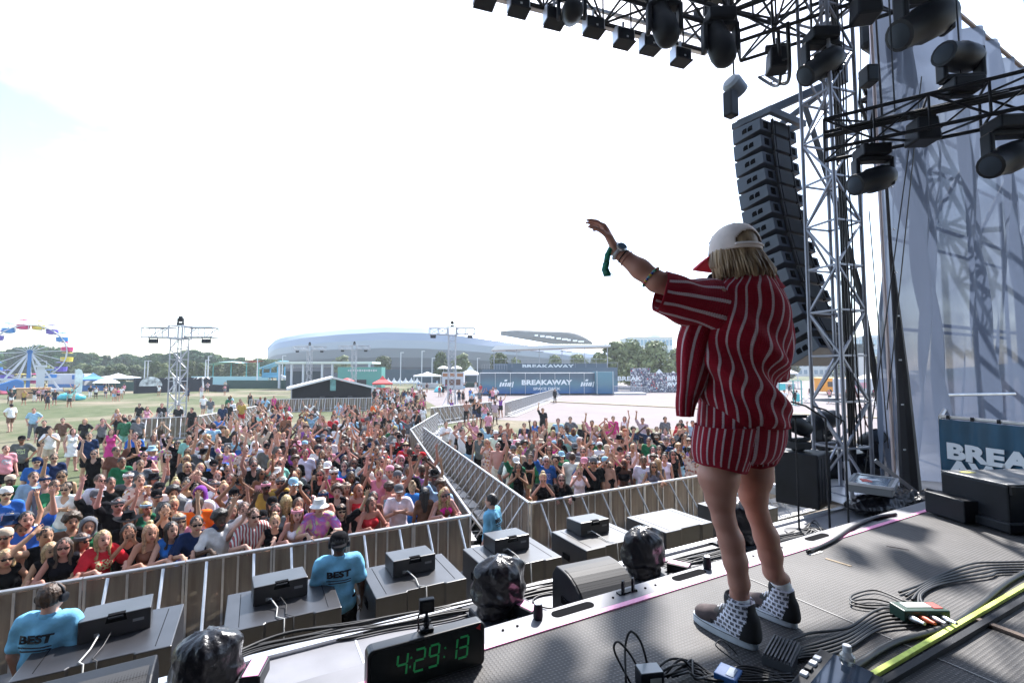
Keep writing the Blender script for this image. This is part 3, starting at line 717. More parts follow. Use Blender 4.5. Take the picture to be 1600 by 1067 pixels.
# ------------------------------------------------------------------ black tent at the mixing position
p = gd(521, 54); rz = math.atan2(-(p.x - 2), p.y) * .6 ; ft = thing('mixing_tent', 'low black tent with a white gabled roof edge in a barricaded island', 'tent', p, rz)
hw = 4.3; ze, zr = zat(604, 54) , zat(588.5, 54)
bc_ = M('black_mesh', (.008, .009, .012), .9)
mb = MB()
for s in (-1, 1):
    A = [Vector((0, -.1, zr)), Vector((s * (hw + .5), -.1, ze - .12))]; B = [v + Vector((0, 5.4, 0)) for v in A]
    mb.add([A[0], A[1], B[1], B[0]] + [v - Vector((0, 0, .22)) for v in (A[0], A[1], B[1], B[0])], [(0,1,2,3),(7,6,5,4),(0,4,5,1),(1,5,6,2),(2,6,7,3)])
mb.build('roof', tentw, ft)
mb = MB(); mb.prism([(-hw, .0), (hw, .0), (hw, ze - .25), (0, zr - .25), (-hw, ze - .25)], (0, .25, 0), (1, 0, 0), (0, 0, 1), (0, .06, 0)); mb.prism([(-hw, .0), (hw, .0), (hw, ze - .25), (0, zr - .25), (-hw, ze - .25)], (0, 5, 0), (1, 0, 0), (0, 0, 1), (0, .06, 0))
[mb.box((s * hw, 2.6, ze / 2 - .2), (.06, 4.7, ze - .4)) for s in (-1, 1)]; mb.build('curtain', bc_, ft)
mb = MB(); mb.box((0, .15, zr - .95), (.62, .1, 1.3)); mb.build('banner', M('tent_banner', (.12, .28, .27), .6, noise=(1.5, .5)), ft)
mb = MB(); [mb.box((-2.6 + i * 1.5, .12, 1.0 + .12 * (i % 2)), (.5, .3, .34)) for i in range(4)]; mb.build('desk_monitor', M('dim_screen', (.03, .035, .045), .3), ft)
mb = MB(); [mb.tube([(x, 0, 0), (x, 0, ze - .25 + (zr - ze) * (1 - abs(x) / hw))], .06, 6) for x in (-hw, hw)]; mb.build('post', alu_w, ft)

# ------------------------------------------------------------------ blue decks of the far platform
def banner_mat(nm, top, bot, zt):
    m = bpy.data.materials.new(nm); m.use_nodes = True; n = m.node_tree; b = n.nodes['Principled BSDF']; b.inputs['Roughness'].default_value = .55
    t = n.nodes.new('ShaderNodeTexCoord'); s = n.nodes.new('ShaderNodeSeparateXYZ'); r = n.nodes.new('ShaderNodeValToRGB'); mr = n.nodes.new('ShaderNodeMapRange'); mr.inputs[2].default_value = zt
    nz = n.nodes.new('ShaderNodeTexNoise'); nz.inputs['Scale'].default_value = .5; ad = n.nodes.new('ShaderNodeMath'); ad.operation = 'ADD'; mu = n.nodes.new('ShaderNodeMath'); mu.operation = 'MULTIPLY'; mu.inputs[1].default_value = .35
    L = n.links; L.new(t.outputs['Object'], s.inputs[0]); L.new(s.outputs[2], mr.inputs[0]); L.new(t.outputs['Object'], nz.inputs['Vector']); L.new(nz.outputs[0], mu.inputs[0]); L.new(mr.outputs[0], ad.inputs[0]); L.new(mu.outputs[0], ad.inputs[1]); L.new(ad.outputs[0], r.inputs[0])
    e = r.color_ramp.elements; e[0].position, e[0].color, e[1].position, e[1].color = .25, (*bot, 1), 1.05, (*top, 1); e2 = e.new(.66); e2.color = (.10, .20, .25, 1)
    L.new(r.outputs[0], b.inputs['Base Color']); return m
A, B = gd(750, 81), gd(935, 83.5); ux = (B - A).normalized(); nrm = Vector((ux.y, -ux.x, 0)); wd = (B - A).length; zt = zat(583, 82)
fp = thing('viewing_platform', 'long platform wrapped in a dark blue banner lettered BREAKAWAY', 'platform', A + ux * wd / 2, math.atan2(ux.y, ux.x))
bm_ = banner_mat('banner_blue', (.085, .12, .16), (.02, .10, .30), zt)
mb = MB(); mb.box((0, 2.5, zt / 2 + .1), (wd, 5, zt - .2)); mb.build('banner', bm_, fp)
mb = MB(); put_text(mb, 'BREAKAWAY', (wd * .055, -.03, zt * .56), (1, 0, 0), (0, 0, 1), 1.15, .03, .045, 1.3); put_text(mb, 'SPACE DECK', (wd * .055, -.03, zt * .27), (1, 0, 0), (0, 0, 1), .62, .03, .01, 1.35)
for cx in (-wd * .285, wd * .4):
    for i, (x, h_, w0) in enumerate(((-1.05, .75, .3), (-.6, .62, .34), (-.15, .68, .3), (.25, .62, .26), (.6, .7, .34), (1.05, .95, .2))): mb.prism([(x - w0 / 2, -h_ / 2), (x + w0 / 2, -h_ / 2), (x + w0 / 2 + .2, h_ / 2), (x - w0 / 2 + .2, h_ / 2)], (cx, -.03, zt * .48), (1, 0, 0), (0, .0, 1), (0, -.02, 0))
    mb.prism([(-.35, .55), (.1, .55), (.25, .85), (-.2, .85)], (cx, -.03, zt * .48), (1, 0, 0), (0, 0, 1), (0, -.02, 0))
mb.build('lettering', M('print_white', (.78, .80, .82), .6), fp)
mb = MB(); [mb.tube([(-wd / 2 + wd * i / 8, -.05, 0), (-wd / 2 + wd * i / 8, -.05, zt + .1)], .04, 5) for i in range(9)]; mb.bar((-wd / 2, -.05, zt + .08), (wd / 2, -.05, zt + .08), .1); mb.build('frame', alu, fp)
A2, B2 = gd(932, 82), gd(958, 83); fp2 = thing('viewing_platform', 'short end block of the platform in plain blue fade', 'platform', (A2 + B2) / 2, -YAW)
mb = MB(); mb.box((0, 1.5, zt / 2 + .2), ((B2 - A2).length, 3, zt + .1)); mb.build('banner', banner_mat('banner_sky', (.10, .22, .28), (.03, .12, .26), zt), fp2); mb = MB(); [mb.tube([(x, -.04, 0), (x, -.04, zt + .35)], .06, 5) for x in (-1.4, 1.4)]; mb.build('post', alu, fp2)
for lab, px0, px1, d, py0, py1, letters in (('upper blue deck lettered BREAKAWAY under the white terrace roof', 772, 949, 93, 568, 582, True), ('low blue parapet before the upper deck on the left', 753, 792, 88, 577, 584, False), ('mid level blue parapet before the upper deck on the right', 800, 965, 88, 574, 584, False)):
    A3, B3 = gd(px0, d), gd(px1, d); t = thing('upper_deck', lab, 'platform', (A3 + B3) / 2, -YAW); w3 = (B3 - A3).length; z1, z0 = zat(py0, d), zat(py1, d)
    mb = MB(); mb.box((0, 1.5, z1 / 2), (w3, 3, z1)); mb.build('banner', bm_, t)
    if letters: mb = MB(); put_text(mb, 'BREAKAWAY', (-.6, -.03, z1 - .55), (1, 0, 0), (0, 0, 1), .9, .03, .03, 1.9); mb.build('lettering', MATS['print_white'], t)
    mb = MB(); mb.bar((-w3 / 2, -.02, z1 + .9), (w3 / 2, -.02, z1 + .9), .06); [mb.tube([(-w3 / 2 + w3 * i / 10, -.02, z1), (-w3 / 2 + w3 * i / 10, -.02, z1 + .9)], .025, 4) for i in range(11)]; mb.build('railing', alu_w, t)
p = gd(859, 97); t = thing('terrace_roof', 'long flat white roof on slim posts over the blue decks', 'canopy', p, -YAW); zc = zat(548, 97)
mb = MB(); w3 = 182 / FPX * 97
mb.prism([(-w3 / 2, 0), (w3 / 2, .7), (w3 / 2, 1.15), (-w3 / 2 + 1, .9)], (0, -3, zc), (1, 0, 0), (0, 0, 1), (0, 8, 0)); mb.build('roof', tentw, t)
for i in range(6): mb = MB(); x = -w3 / 2 + .6 + (w3 - 1.2) * i / 5; mb.tube([(x, -2.6, 3.8), (x, -2.6, zc + .3 + .5 * i / 5)], .09, 6); mb.build('post', alu_w, t)
mb = MB(); [mb.bar((x, -2.6, zc - .15), (x + 3, 4, zc - .1), .12) for x in (-9, -4, 2, 7)]; mb.build('roof_beam', M('terrace_grey', (.2, .21, .22), .6), t)
tent('white peaked tent seen under the terrace roof', 833, 112, 9, 3.6, 2.1, tentw)
p = gd(984, 82); t = thing('ramp_railing', 'pale steel ramp with vertical bar railings beside the blue platform', 'ramp', p, -YAW)
mb = MB(); mb.box((0, 1.2, .15), (5.6, 2.6, .3)); mb.build('deck', alu_w, t); mb = MB()
for y in (0, 2.4): mb.bar((-2.8, y, 1.5), (2.8, y, 1.35), .08); mb.bar((-2.8, y, .45), (2.8, y, .45), .06); [mb.bar((-2.75 + i * .25, y, .4), (-2.75 + i * .25, y, 1.45), .05) for i in range(23)]
mb.build('railing', alu_w, t)
def print_mat():
    m = bpy.data.materials.new('collage_print'); m.use_nodes = True; n = m.node_tree; b = n.nodes['Principled BSDF']; b.inputs['Roughness'].default_value = .6; L = n.links
    t = n.nodes.new('ShaderNodeTexCoord'); v = n.nodes.new('ShaderNodeTexVoronoi'); v.inputs['Scale'].default_value = 4.2; L.new(t.outputs['Object'], v.inputs['Vector'])
    s = n.nodes.new('ShaderNodeSeparateColor'); L.new(v.outputs['Color'], s.inputs[0]); r = n.nodes.new('ShaderNodeValToRGB'); r.color_ramp.interpolation = 'CONSTANT'; L.new(s.outputs[0], r.inputs[0]); e = r.color_ramp.elements
    e[0].color = (.07, .075, .11, 1); e[1].position = .45; e[1].color = (.36, .36, .39, 1)
    for q, c in ((.75, (.15, .16, .25)), (.87, (.45, .04, .05)), (.93, (.7, .7, .7))): x = e.new(q); x.color = (*c, 1)
    L.new(r.outputs[0], b.inputs['Base Color']); return m
cp = print_mat()
for lab, px0, px1, py, word, off in (('tall printed fence panel with a collage print and the letters AK', 985, 1016, 575, 'BREAK', -2.2), ('long printed fence with a collage print lettered BREAK AWAY', 1016, 1085, 582.5, 'BREAK\nAWAY', 1.2)):
    A3, B3 = gd(px0, 92), gd(px1, 92); t = thing('printed_fence', lab, 'fence', (A3 + B3) / 2, -YAW); w3 = (B3 - A3).length; z1 = zat(py, 92)
    mb = MB(); mb.box((0, .1, z1 / 2), (w3, .2, z1)); mb.build('panel', cp, t); mb = MB(); put_text(mb, word, (off, -.02, z1 * .55), (1, 0, 0), (0, 0, 1), 1.2, .03, .03, 1.3); mb.build('lettering', MATS['print_white'], t)
tent('white peaked tent behind the long printed fence, nearer the tall panel', 1030, 98, 4.2, 3.0, 1.5, tentw); tent('white peaked tent half behind the performer over the long printed fence', 1052, 96, 4.4, 2.7, 1.4, tentw)
tent('white peaked tent below the hanging loudspeaker column', 1222, 112, 6.5, 3.6, 2.2, tentw, skirt=wht); tent('white food tent behind the steel tower', 1372, 92, 8, 2.6, 2.4, tentw, skirt=wht)
tent('white tent roof by the pole of the white mesh', 1398, 100, 8, 3.4, 2.6, tentw)
def truck(label, px, d, body, panel):
    p = gd(px, d); t = thing('food_truck', label, 'food truck', p, -YAW)
    mb = MB(); mb.prism([(-3.3, .5), (3.0, .5), (3.3, 1.1), (2.9, 2.1), (2.2, 2.9), (-3.3, 2.9)], (0, -1.1, 0), (1, 0, 0), (0, 0, 1), (0, 2.2, 0)); mb.build('body', body, t, bevel=.08)
    mb = MB(); mb.box((-.8, -1.12, 1.8), (3.0, .06, .9)); mb.build('serving_hatch', panel, t); mb = MB(); mb.box((2.45, -1.12, 1.9), (.7, .05, .7)); mb.build('window', blk, t)
    for x in (-2, 2): mb = MB(); mb.lathe([(.25, -.14), (.45, -.12), (.45, .12), (.25, .14)], (x, -1.0, .45), 14, Matrix.Rotation(rad(90), 3, 'X')); mb.build('wheel', blk, t)
truck('white food truck seen between the steel tower and the white mesh', 1338, 78, wht, M('pink_panel', (.6, .3, .35), .6)); truck('orange food truck behind the steel tower', 1306, 84, orange, M('hatch_dark', (.08, .06, .05), .7)); truck('brown food truck beside the pole of the white mesh', 1398, 82, M('brown_truck', (.28, .13, .05), .6), blk)
p = gd(1232, 58); t = thing('teal_goal_frame', 'teal framed sign stand on the plaza below the hanging loudspeakers', 'sign stand', p, -YAW)
mb = MB(); [mb.bar((x, 0, 0), (x, 0, 3.0), .1) for x in (-1.2, .5, 1.5)]; mb.bar((-1.2, 0, 3.0), (1.5, 0, 3.0), .1); [mb.bar((x - .05, -.7, .05), (x - .05, .7, .05), .1) for x in (-1.2, .5, 1.5)]; mb.build('frame', teal, t); mb = MB(); mb.box((-.8, 0, 2.2), (.7, .06, .8)); mb.build('panel', M('teal_print', (.06, .45, .48), .5), t); mb = MB(); mb.box((.95, 0, .9), (.6, .06, .9)); mb.build('panel', MATS['teal_print'], t)
for i, (px, d) in enumerate(((1258, 62), (1300, 60), (1352, 58), (1378, 52), (1398, 55))):
    p = gd(px, d); t = thing('picnic_table', 'pale picnic table standing on the plaza beyond the steel tower', 'table', p, i * .7, 'picnic tables on the plaza')
    mb = MB(); mb.box((0, 0, .75), (1.8, .75, .06)); mb.build('top', wht, t)
    for s in (-1, 1): mb = MB(); mb.box((0, s * .7, .45), (1.8, .28, .05)); mb.build('bench', wht, t); mb = MB(); mb.bar((s * .7, -.7, 0), (s * .7, .2, .72), .06); mb.bar((s * .7, .7, 0), (s * .7, -.2, .72), .06); mb.build('leg', alu, t)
# ================================================================== stage
def tread_mat():
    m = bpy.data.materials.new('stage_tread'); m.use_nodes = True; n = m.node_tree; b = n.nodes['Principled BSDF']; L = n.links
    t = n.nodes.new('ShaderNodeTexCoord'); b.inputs['Roughness'].default_value = .62; b.inputs['Specular IOR Level'].default_value = .35
    v = n.nodes.new('ShaderNodeTexVoronoi'); v.inputs['Scale'].default_value = 62; v.inputs['Randomness'].default_value = 0.0; v.feature = 'F1'
    mp_ = n.nodes.new('ShaderNodeMapping'); mp_.inputs['Rotation'].default_value = (0, 0, rad(0)); L.new(t.outputs['Object'], mp_.inputs[0]); L.new(mp_.outputs[0], v.inputs['Vector'])
    r = n.nodes.new('ShaderNodeMapRange'); r.inputs[1].default_value = .38; r.inputs[2].default_value = .52; L.new(v.outputs['Distance'], r.inputs[0])
    nz = n.nodes.new('ShaderNodeTexNoise'); nz.inputs['Scale'].default_value = 1.6; nz.inputs['Detail'].default_value = 9; nz.inputs['Roughness'].default_value = .65; L.new(t.outputs['Object'], nz.inputs['Vector'])
    cr_ = n.nodes.new('ShaderNodeValToRGB'); e = cr_.color_ramp.elements; e[0].position, e[0].color, e[1].position, e[1].color = .3, (.085, .08, .078, 1), .72, (.165, .155, .148, 1); L.new(nz.outputs[0], cr_.inputs[0])
    mx_ = n.nodes.new('ShaderNodeMix'); mx_.data_type = 'RGBA'; mx_.blend_type = 'MULTIPLY'; mx_.inputs[7].default_value = (.42, .42, .43, 1); ms = n.nodes.new('ShaderNodeMapping'); ms.inputs['Scale'].default_value = (2.2, 9, 1); ms.inputs['Rotation'].default_value = (0, 0, .7); L.new(t.outputs['Object'], ms.inputs[0]); n2 = n.nodes.new('ShaderNodeTexNoise'); n2.inputs['Scale'].default_value = 2.4; n2.inputs['Detail'].default_value = 7; n2.inputs['Roughness'].default_value = .75; L.new(ms.outputs[0], n2.inputs['Vector']); r2 = n.nodes.new('ShaderNodeMapRange'); r2.inputs[1].default_value = .60; r2.inputs[2].default_value = .78; r2.inputs[4].default_value = .55; L.new(n2.outputs[0], r2.inputs[0]); sc_m = n.nodes.new('ShaderNodeMix'); sc_m.data_type = 'RGBA'; sc_m.inputs[7].default_value = (.36, .34, .32, 1); L.new(r2.outputs[0], sc_m.inputs[0]); L.new(r.outputs[0], mx_.inputs[0]); L.new(cr_.outputs[0], sc_m.inputs[6]); L.new(sc_m.outputs[2], mx_.inputs[6]); L.new(mx_.outputs[2], b.inputs['Base Color'])
    bp = n.nodes.new('ShaderNodeBump'); bp.inputs['Strength'].default_value = .55; bp.inputs['Distance'].default_value = .004; bp.invert = True; L.new(r.outputs[0], bp.inputs['Height']); L.new(bp.outputs[0], b.inputs['Normal'])
    return m
tread = tread_mat()
shelfm = M('apron_aluminium', (.16, .16, .175), .55, .2, noise=(2.2, .28), bump=(40, .08, .002))
mb = MB(); mb.box((-1.5, -3.12, DECK - .06), (17, 9.76, .12)); o = mb.build('stage_deck', tread); tag(o, kind='structure')
# joints between the deck plates
mb = MB(); [mb.box((x, 0.1, DECK + .0015), (.006, 3.1, .003)) for x in (2.32, -.1, 4.76)]
tag(mb.build('deck_seam', M('seam_pale', (.30, .29, .28), .7)), kind='structure')
mb = MB(); mb.box((-1.5, 1.825, DECK - .075), (17, .13, .15)); tag(mb.build('deck_edge', shelfm, bevel=.006), kind='structure')
mb = MB(); mb.box((-1.5, 1.752, DECK + .003), (17, .03, .006)); tag(mb.build('pink_tape', M('pink_tape', (.80, .30, .50), .5)), kind='structure')
# grab slots and studs of the edge profile
slotm = M('slot_black', (.004, .004, .005), .9, spec=.05)
for a_, b_ in ((.53, .75), (1.2, 1.43), (1.96, 2.2), (3.17, 3.4), (-.25, -.02), (4.0, 4.2)):
    mb = MB(); w2 = (b_ - a_) / 2; r_ = .026
    poly = [((w2 - r_) + r_ * math.cos(x), r_ * math.sin(x)) for x in [math.pi * (-.5 + i / 8) for i in range(9)]] + [(-(w2 - r_) + r_ * math.cos(x), r_ * math.sin(x)) for x in [math.pi * (.5 + i / 8) for i in range(9)]]
    mb.prism(poly, ((a_ + b_) / 2, 1.832, DECK + .001), (1, 0, 0), (0, 1, 0), (0, 0, .002))
    o = mb.build('grab_slot', slotm); tag(o, kind='structure')
mb = MB(); [mb.lathe([(.006, 0), (.006, .004)], (x, 1.83, DECK), 8) for x in (1.55, 1.62, 1.7, 1.76, 1.83, 2.5, 2.62, 2.75, 2.9, .95, 1.02)]; tag(mb.build('edge_bolt', slotm), kind='structure')
mb = MB(); mb.box((-1.2, 2.6, SHELF - .05), (16.4, 1.40, .10)); tag(mb.build('apron', shelfm, bevel=.006), kind='structure')
mb = MB(); [mb.box((x, 2.6, SHELF + .001), (.012, 1.4, .003)) for x in (-3, -1.8, -.6, .6, 1.8, 3.0, 4.2, 5.4)]; mb.box((-1.2, 3.24, SHELF + .012), (16.4, .06, .024)); tag(mb.build('apron_joint', alu), kind='structure')
mb = MB(); mb.box((-1.5, 1.88, DECK - .37), (17, .02, .44)); mb.box((-1.2, 3.26, 1.25), (16.4, .04, 2.5)); tag(mb.build('stage_skirt', M('skirt_black', (.01, .01, .012), .9)), kind='structure')
mb = MB(); mb.box((11.35, 2.85, SHELF - .07), (9.1, 3.2, .14)); tag(mb.build('wing_platform', M('wing_board', (.30, .29, .29), .6, .2, noise=(2, .25))), kind='structure')
mb = MB(); mb.box((11.4, -1.4, SHELF - .06), (8.8, 5.0, .12)); tag(mb.build('wing_floor', MATS['wing_board']), kind='structure')
# roof of the stage, above the picture, with its trusses
rf = MB(); rf.add([(-12, 2.6, 11.2), (6.9, 2.6, 11.2), (8.6, 1.0, 11.2), (8.6, -9, 11.2), (-12, -9, 11.2)], [(0, 1, 2, 3, 4)])
rf.add([(-12, 2.6, 11.35), (6.9, 2.6, 11.35), (8.6, 1.0, 11.35), (8.6, -9, 11.35), (-12, -9, 11.35)], [(0, 1, 2, 3, 4)])
bd_ = thing('stage_backdrop', 'black cloth hung round the back and left side of the stage', 'backdrop', (0, -8.6, DECK))
bk = MB(); bk.box((-1.8, -8.8, 7.2), (20.6, .1, 8)); bk.build('back_cloth', M('backdrop_black', (.012, .012, .014), .9), bd_, world=True); bk = MB(); bk.box((-11.9, -3.2, 7.2), (.1, 11, 8)); bk.build('side_cloth', MATS['backdrop_black'], bd_, world=True)
sr = thing('stage_roof', 'dark fabric roof high over the stage', 'stage roof', (0, 0, 11.2))
rf.build('roof_skin', M('roof_black', (.02, .02, .025), .9), sr, world=True)

# ------------------------------------------------------------------ subs and front fills
grille = M('speaker_grille', (.02, .02, .022), .55, .1, bump=(320, .6, .003))
subm = M('sub_paint', (.017, .017, .020), .36, noise=(3.5, .35), bump=(220, .2, .001), spec=.75)
def make_sub():
    t = thing('subwoofer', '', 'subwoofer', (0, 0, 0), 0, 'subwoofers in the pit')
    mb = MB(); W, D, Hh = 1.25, 1.03, .70
    poly = [(0, 0), (W * .32, 0), (W * .34, .035), (W * .74, .035), (W * .76, 0), (W, 0), (W, D), (0, D)]
    mb.prism(poly, (0, 0, 0), (1, 0, 0), (0, 1, 0), (0, 0, Hh)); mb.build('cabinet', subm, t, bevel=.012)
    mb = MB(); mb.box((W * .12, D * .5, Hh + .001), (.006, D * .86, .004)); mb.box((W * .88, D * .5, Hh + .001), (.006, D * .86, .004)); mb.build('lid_groove', slotm, t)
    mb = MB(); mb.lathe([(.045, -.004), (.05, 0), (.03, .012)], (W * .87, -.002, Hh * .45), 14, Matrix.Rotation(rad(90), 3, 'X')); mb.build('caster_socket', alu, t, smooth='auto')
    mb = MB(); mb.box((-.004, D * .55, Hh * .6), (.008, .2, .1)); mb.build('side_handle', slotm, t)
    mb = MB(); mb.box((W / 2, D + .006, Hh / 2), (W * .96, .012, Hh * .94)); mb.build('front_grille', grille, t)
    return t
subX = [(-3.62, 'at the left edge of the picture'), (-1.95, 'beside the guard at the lower left'), (-.24, 'left of the guard with black headphones'), (1.42, 'right of the guard with black headphones'), (3.03, 'in front of the guard by the corridor'), (4.75, 'behind the curved floor monitor'), (6.52, 'with a bare lid behind the performer'), (8.55, 'seen behind the performer legs')]
s0 = make_sub()
for i, (x, w_) in enumerate(subX):
    up_ = s0 if i == 0 else clone(s0); up_.location = (x, 6.24, .70); up_['label'] = 'wide black subwoofer on top of its pair, ' + w_
    lo_ = clone(s0, (x, 6.24, 0)); lo_['label'] = 'lower black subwoofer of the pair ' + w_
def make_fill():
    t = thing('front_fill_speaker', '', 'loudspeaker', (0, 0, 0), 0, 'front fill speakers on the subwoofers')
    W, D, h0, h1 = .62, .47, .23, .20
    mb = MB(); mb.add([(0,0,0),(W,0,0),(W,D,0),(0,D,0),(0,0,h0),(W,0,h0),(W,D,h1),(0,D,h1)], [(0,3,2,1),(4,5,6,7),(0,1,5,4),(1,2,6,5),(2,3,7,6),(3,0,4,7)]); mb.build('cabinet', subm, t, bevel=.012)
    mb = MB(); mb.prism([(W * .36, h0 - .075), (W * .39, h0 + .004), (W * .63, h0 + .004), (W * .66, h0 - .075)], (0, -.004, 0), (1, 0, 0), (0, 0, 1), (0, .06, 0)); mb.build('handle_recess', slotm, t)
    mb = MB(); mb.box((W / 2, -.02, h0 - .02), (.13, .02, .016)); mb.box((W * .45, -.012, h0 - .02), (.012, .03, .016)); mb.box((W * .55, -.012, h0 - .02), (.012, .03, .016)); mb.build('handle', blk_paint, t)
    mb = MB(); mb.box((W * .82, -.003, h0 * .55), (.10, .004, .03)); mb.box((W * .25, -.003, h0 * .25), (.04, .004, .04)); mb.build('name_plate', M('grey_label', (.2, .2, .21), .5), t)
    mb = MB(); mb.box((W / 2, D + .005, h1 * .5), (W * .94, .01, h1 * .88)); mb.build('front_grille', grille, t)
    return t
f0 = make_fill(); pale = M('pale_cable', (.42, .42, .40), .6); bcab = M('black_cable', (.010, .010, .011), .5)
fills = [(-1.58, 6.83, 'leftmost, beside the guard at the lower left'), (.05, 6.86, 'left of the guard with black headphones'), (1.76, 6.84, 'right of the guard with black headphones'), (3.38, 6.9, 'below the guard by the corridor'), (5.06, 6.92, 'rightmost, behind the curved floor monitor')]
for i, (x, y, w_) in enumerate(fills):
    f_ = f0 if i == 0 else clone(f0); f_.location = (x, y - .12, 1.402); f_.rotation_euler = (0, 0, rad((6, 3, 0, -1, -2)[i])); f_['label'] = 'low black fill speaker standing on a subwoofer, ' + w_
    mb = MB(); q = Vector((x + .17, y - .13, 1.46)); pts = [q, q + Vector((.02, -.05, .03)), q + Vector((-.01 + .1 * (i > 0), -.2, -.03)), q + Vector((.12 * (i > 0) - .05, -.40, -.045)), Vector((q.x + .15 * (i > 0), 6.23, 1.42)), Vector((q.x + .15 * (i > 0), 6.19, 1.1)), Vector((q.x + .16, 6.18, .75))]
    mb.tube(pts, .008, 6); tag(mb.build('speaker_cable', pale, smooth=True), 'pale cable hanging from the fill speaker ' + w_, 'cable', 'cables of the fill speakers')
    if i < 2:
        mb = MB(); mb.tube([p + Vector((.1, .01, 0)) for p in pts], .007, 6); tag(mb.build('speaker_cable', bcab, smooth=True), 'dark second cable of the fill speaker ' + w_, 'cable', 'cables of the fill speakers')

# ------------------------------------------------------------------ floor monitors
def monitor(label, x0, x1, y1, z0, sc_=1.0, rz=0):
    w_ = x1 - x0; t = thing('floor_monitor', label, 'floor monitor', ((x0 + x1) / 2, y1, z0), rz)
    d, h_ = .52 * sc_, .40 * sc_
    curve = [(-d + d * .72 * (1 - math.cos(a)) * .98, h_ * (.12 + .88 * math.sin(a))) for a in [i * math.pi / 2 / 9 for i in range(10)]]
    poly = [(-d, 0)] + curve + [(-d * .12, h_), (0, h_ * .8), (0, 0)]
    mb = MB(); mb.prism(poly, (-w_ / 2, 0, 0), (0, 1, 0), (0, 0, 1), (w_, 0, 0)); mb.build('cabinet', blk_paint, t, bevel=.008)
    mb = MB(); cv = curve
    for s in range(len(cv) - 1):
        a, b_ = cv[s], cv[s + 1]; n_ = Vector((-(b_[1] - a[1]), b_[0] - a[0])).normalized() * .006
        mb.quad((-w_ / 2 + .02, a[0] + n_.x, a[1] + n_.y), (w_ / 2 - .02, a[0] + n_.x, a[1] + n_.y), (w_ / 2 - .02, b_[0] + n_.x, b_[1] + n_.y), (-w_ / 2 + .02, b_[0] + n_.x, b_[1] + n_.y))
    mb.build('curved_grille', monitor_mesh, t, smooth=True, fix=True)
    mb = MB(); mb.box((-w_ / 2 - .003, -d * .45, h_ * .45), (.006, .16 * sc_, .05 * sc_)); mb.build('side_handle', slotm, t); return t
def mesh_mat():
    m = bpy.data.materials.new('perforated_steel'); m.use_nodes = True; n = m.node_tree; b = n.nodes['Principled BSDF']; L = n.links; t = n.nodes.new('ShaderNodeTexCoord')
    v = n.nodes.new('ShaderNodeTexVoronoi'); v.inputs['Scale'].default_value = 95; v.inputs['Randomness'].default_value = 0; L.new(t.outputs['Object'], v.inputs['Vector'])
    r = n.nodes.new('ShaderNodeMapRange'); r.inputs[1].default_value = .30; r.inputs[2].default_value = .42; L.new(v.outputs['Distance'], r.inputs[0])
    c = n.nodes.new('ShaderNodeMix'); c.data_type = 'RGBA'; c.inputs[6].default_value = (.008, .008, .009, 1); c.inputs[7].default_value = (.034, .034, .036, 1); L.new(r.outputs[0], c.inputs[0]); L.new(c.outputs[2], b.inputs['Base Color']); b.inputs['Roughness'].default_value = .6; b.inputs['Specular IOR Level'].default_value = .25
    return m
monitor_mesh = mesh_mat()
monitor('curved black floor monitor with a perforated grille on the apron before the performer', 1.87, 2.32, 2.84, SHELF, .86, rad(-4))
monitor('black floor monitor cut by the lower left edge of the picture', -.98, -.36, 2.80, SHELF, 1.0, rad(2))

# ------------------------------------------------------------------ bagged moving lights on the apron
bagm = M('black_plastic_bag', (.008, .008, .011), .28, bump=(14, .55, .03), spec=.45)
def bagged(label, x, y, s, seed):
    t = thing('bagged_light', label, 'stage light', (x, y, SHELF), 0, 'moving lights wrapped in black bags')
    F_ = Field((-.34, -.34, -.02), (.34, .34, .66), .014)
    F_.cap((-.06, 0, .24), (.06, .02, .24), .19, k=.05).ell((0, 0, .42), (.21, .19, .15), k=.06).cap((-.18, .05, .30), (-.16, 0, .44), .07, k=.05).cap((.16, -.02, .32), (.17, 0, .46), .06, k=.05)
    P, Q = F_.mesh(); N = vnormals(P, Q); r = random.Random(seed); dsp = np.zeros(len(P))
    an_, zz_, ra_ = np.arctan2(P[:, 1], P[:, 0] + .02), P[:, 2], np.hypot(P[:, 0], P[:, 1])
    for k_, am in ((2, .018), (3, .014), (5, .009)): dsp -= am * np.abs(np.sin(k_ * an_ + r.uniform(5, 16) * zz_ + .9 * np.sin(9 * zz_ + r.uniform(0, 6)) + r.uniform(0, 6))) ** .6
    dsp -= .026 * np.exp(-((zz_ - .17 - .03 * np.sin(2 * an_)) / .035) ** 2); dsp += .02 * (zz_ < .12)
    P = P + N * (dsp + .03)[:, None]; P = smooth_mesh(P, Q, 1, .4) * s
    link('plastic_bag', np_mesh('plastic_bag', P, Q, bagm), t)
    mb = MB(); mb.box((0, 0, .045 * s), (.44 * s, .40 * s, .09 * s)); mb.build('base', blk_paint, t, bevel=.015)
    mb = MB(); mb.box((.08 * s, .17 * s, .012), (.62 * s, .34 * s, .022)); mb.build('foot_plate', blk, t, bevel=.004); return t
bagged('light wrapped in a black bag between the clock and the curved floor monitor', 1.5, 2.94, .76, 3)
bagged('light wrapped in a black bag right of the curved floor monitor', 2.8, 2.92, .76, 8)
bagged('light wrapped in a black bag at the lower left, beside the left monitor', -.17, 2.92, .66, 12)
bagged('light wrapped in a black bag seen between the performer legs', 4.15, 3.0, .8, 15)

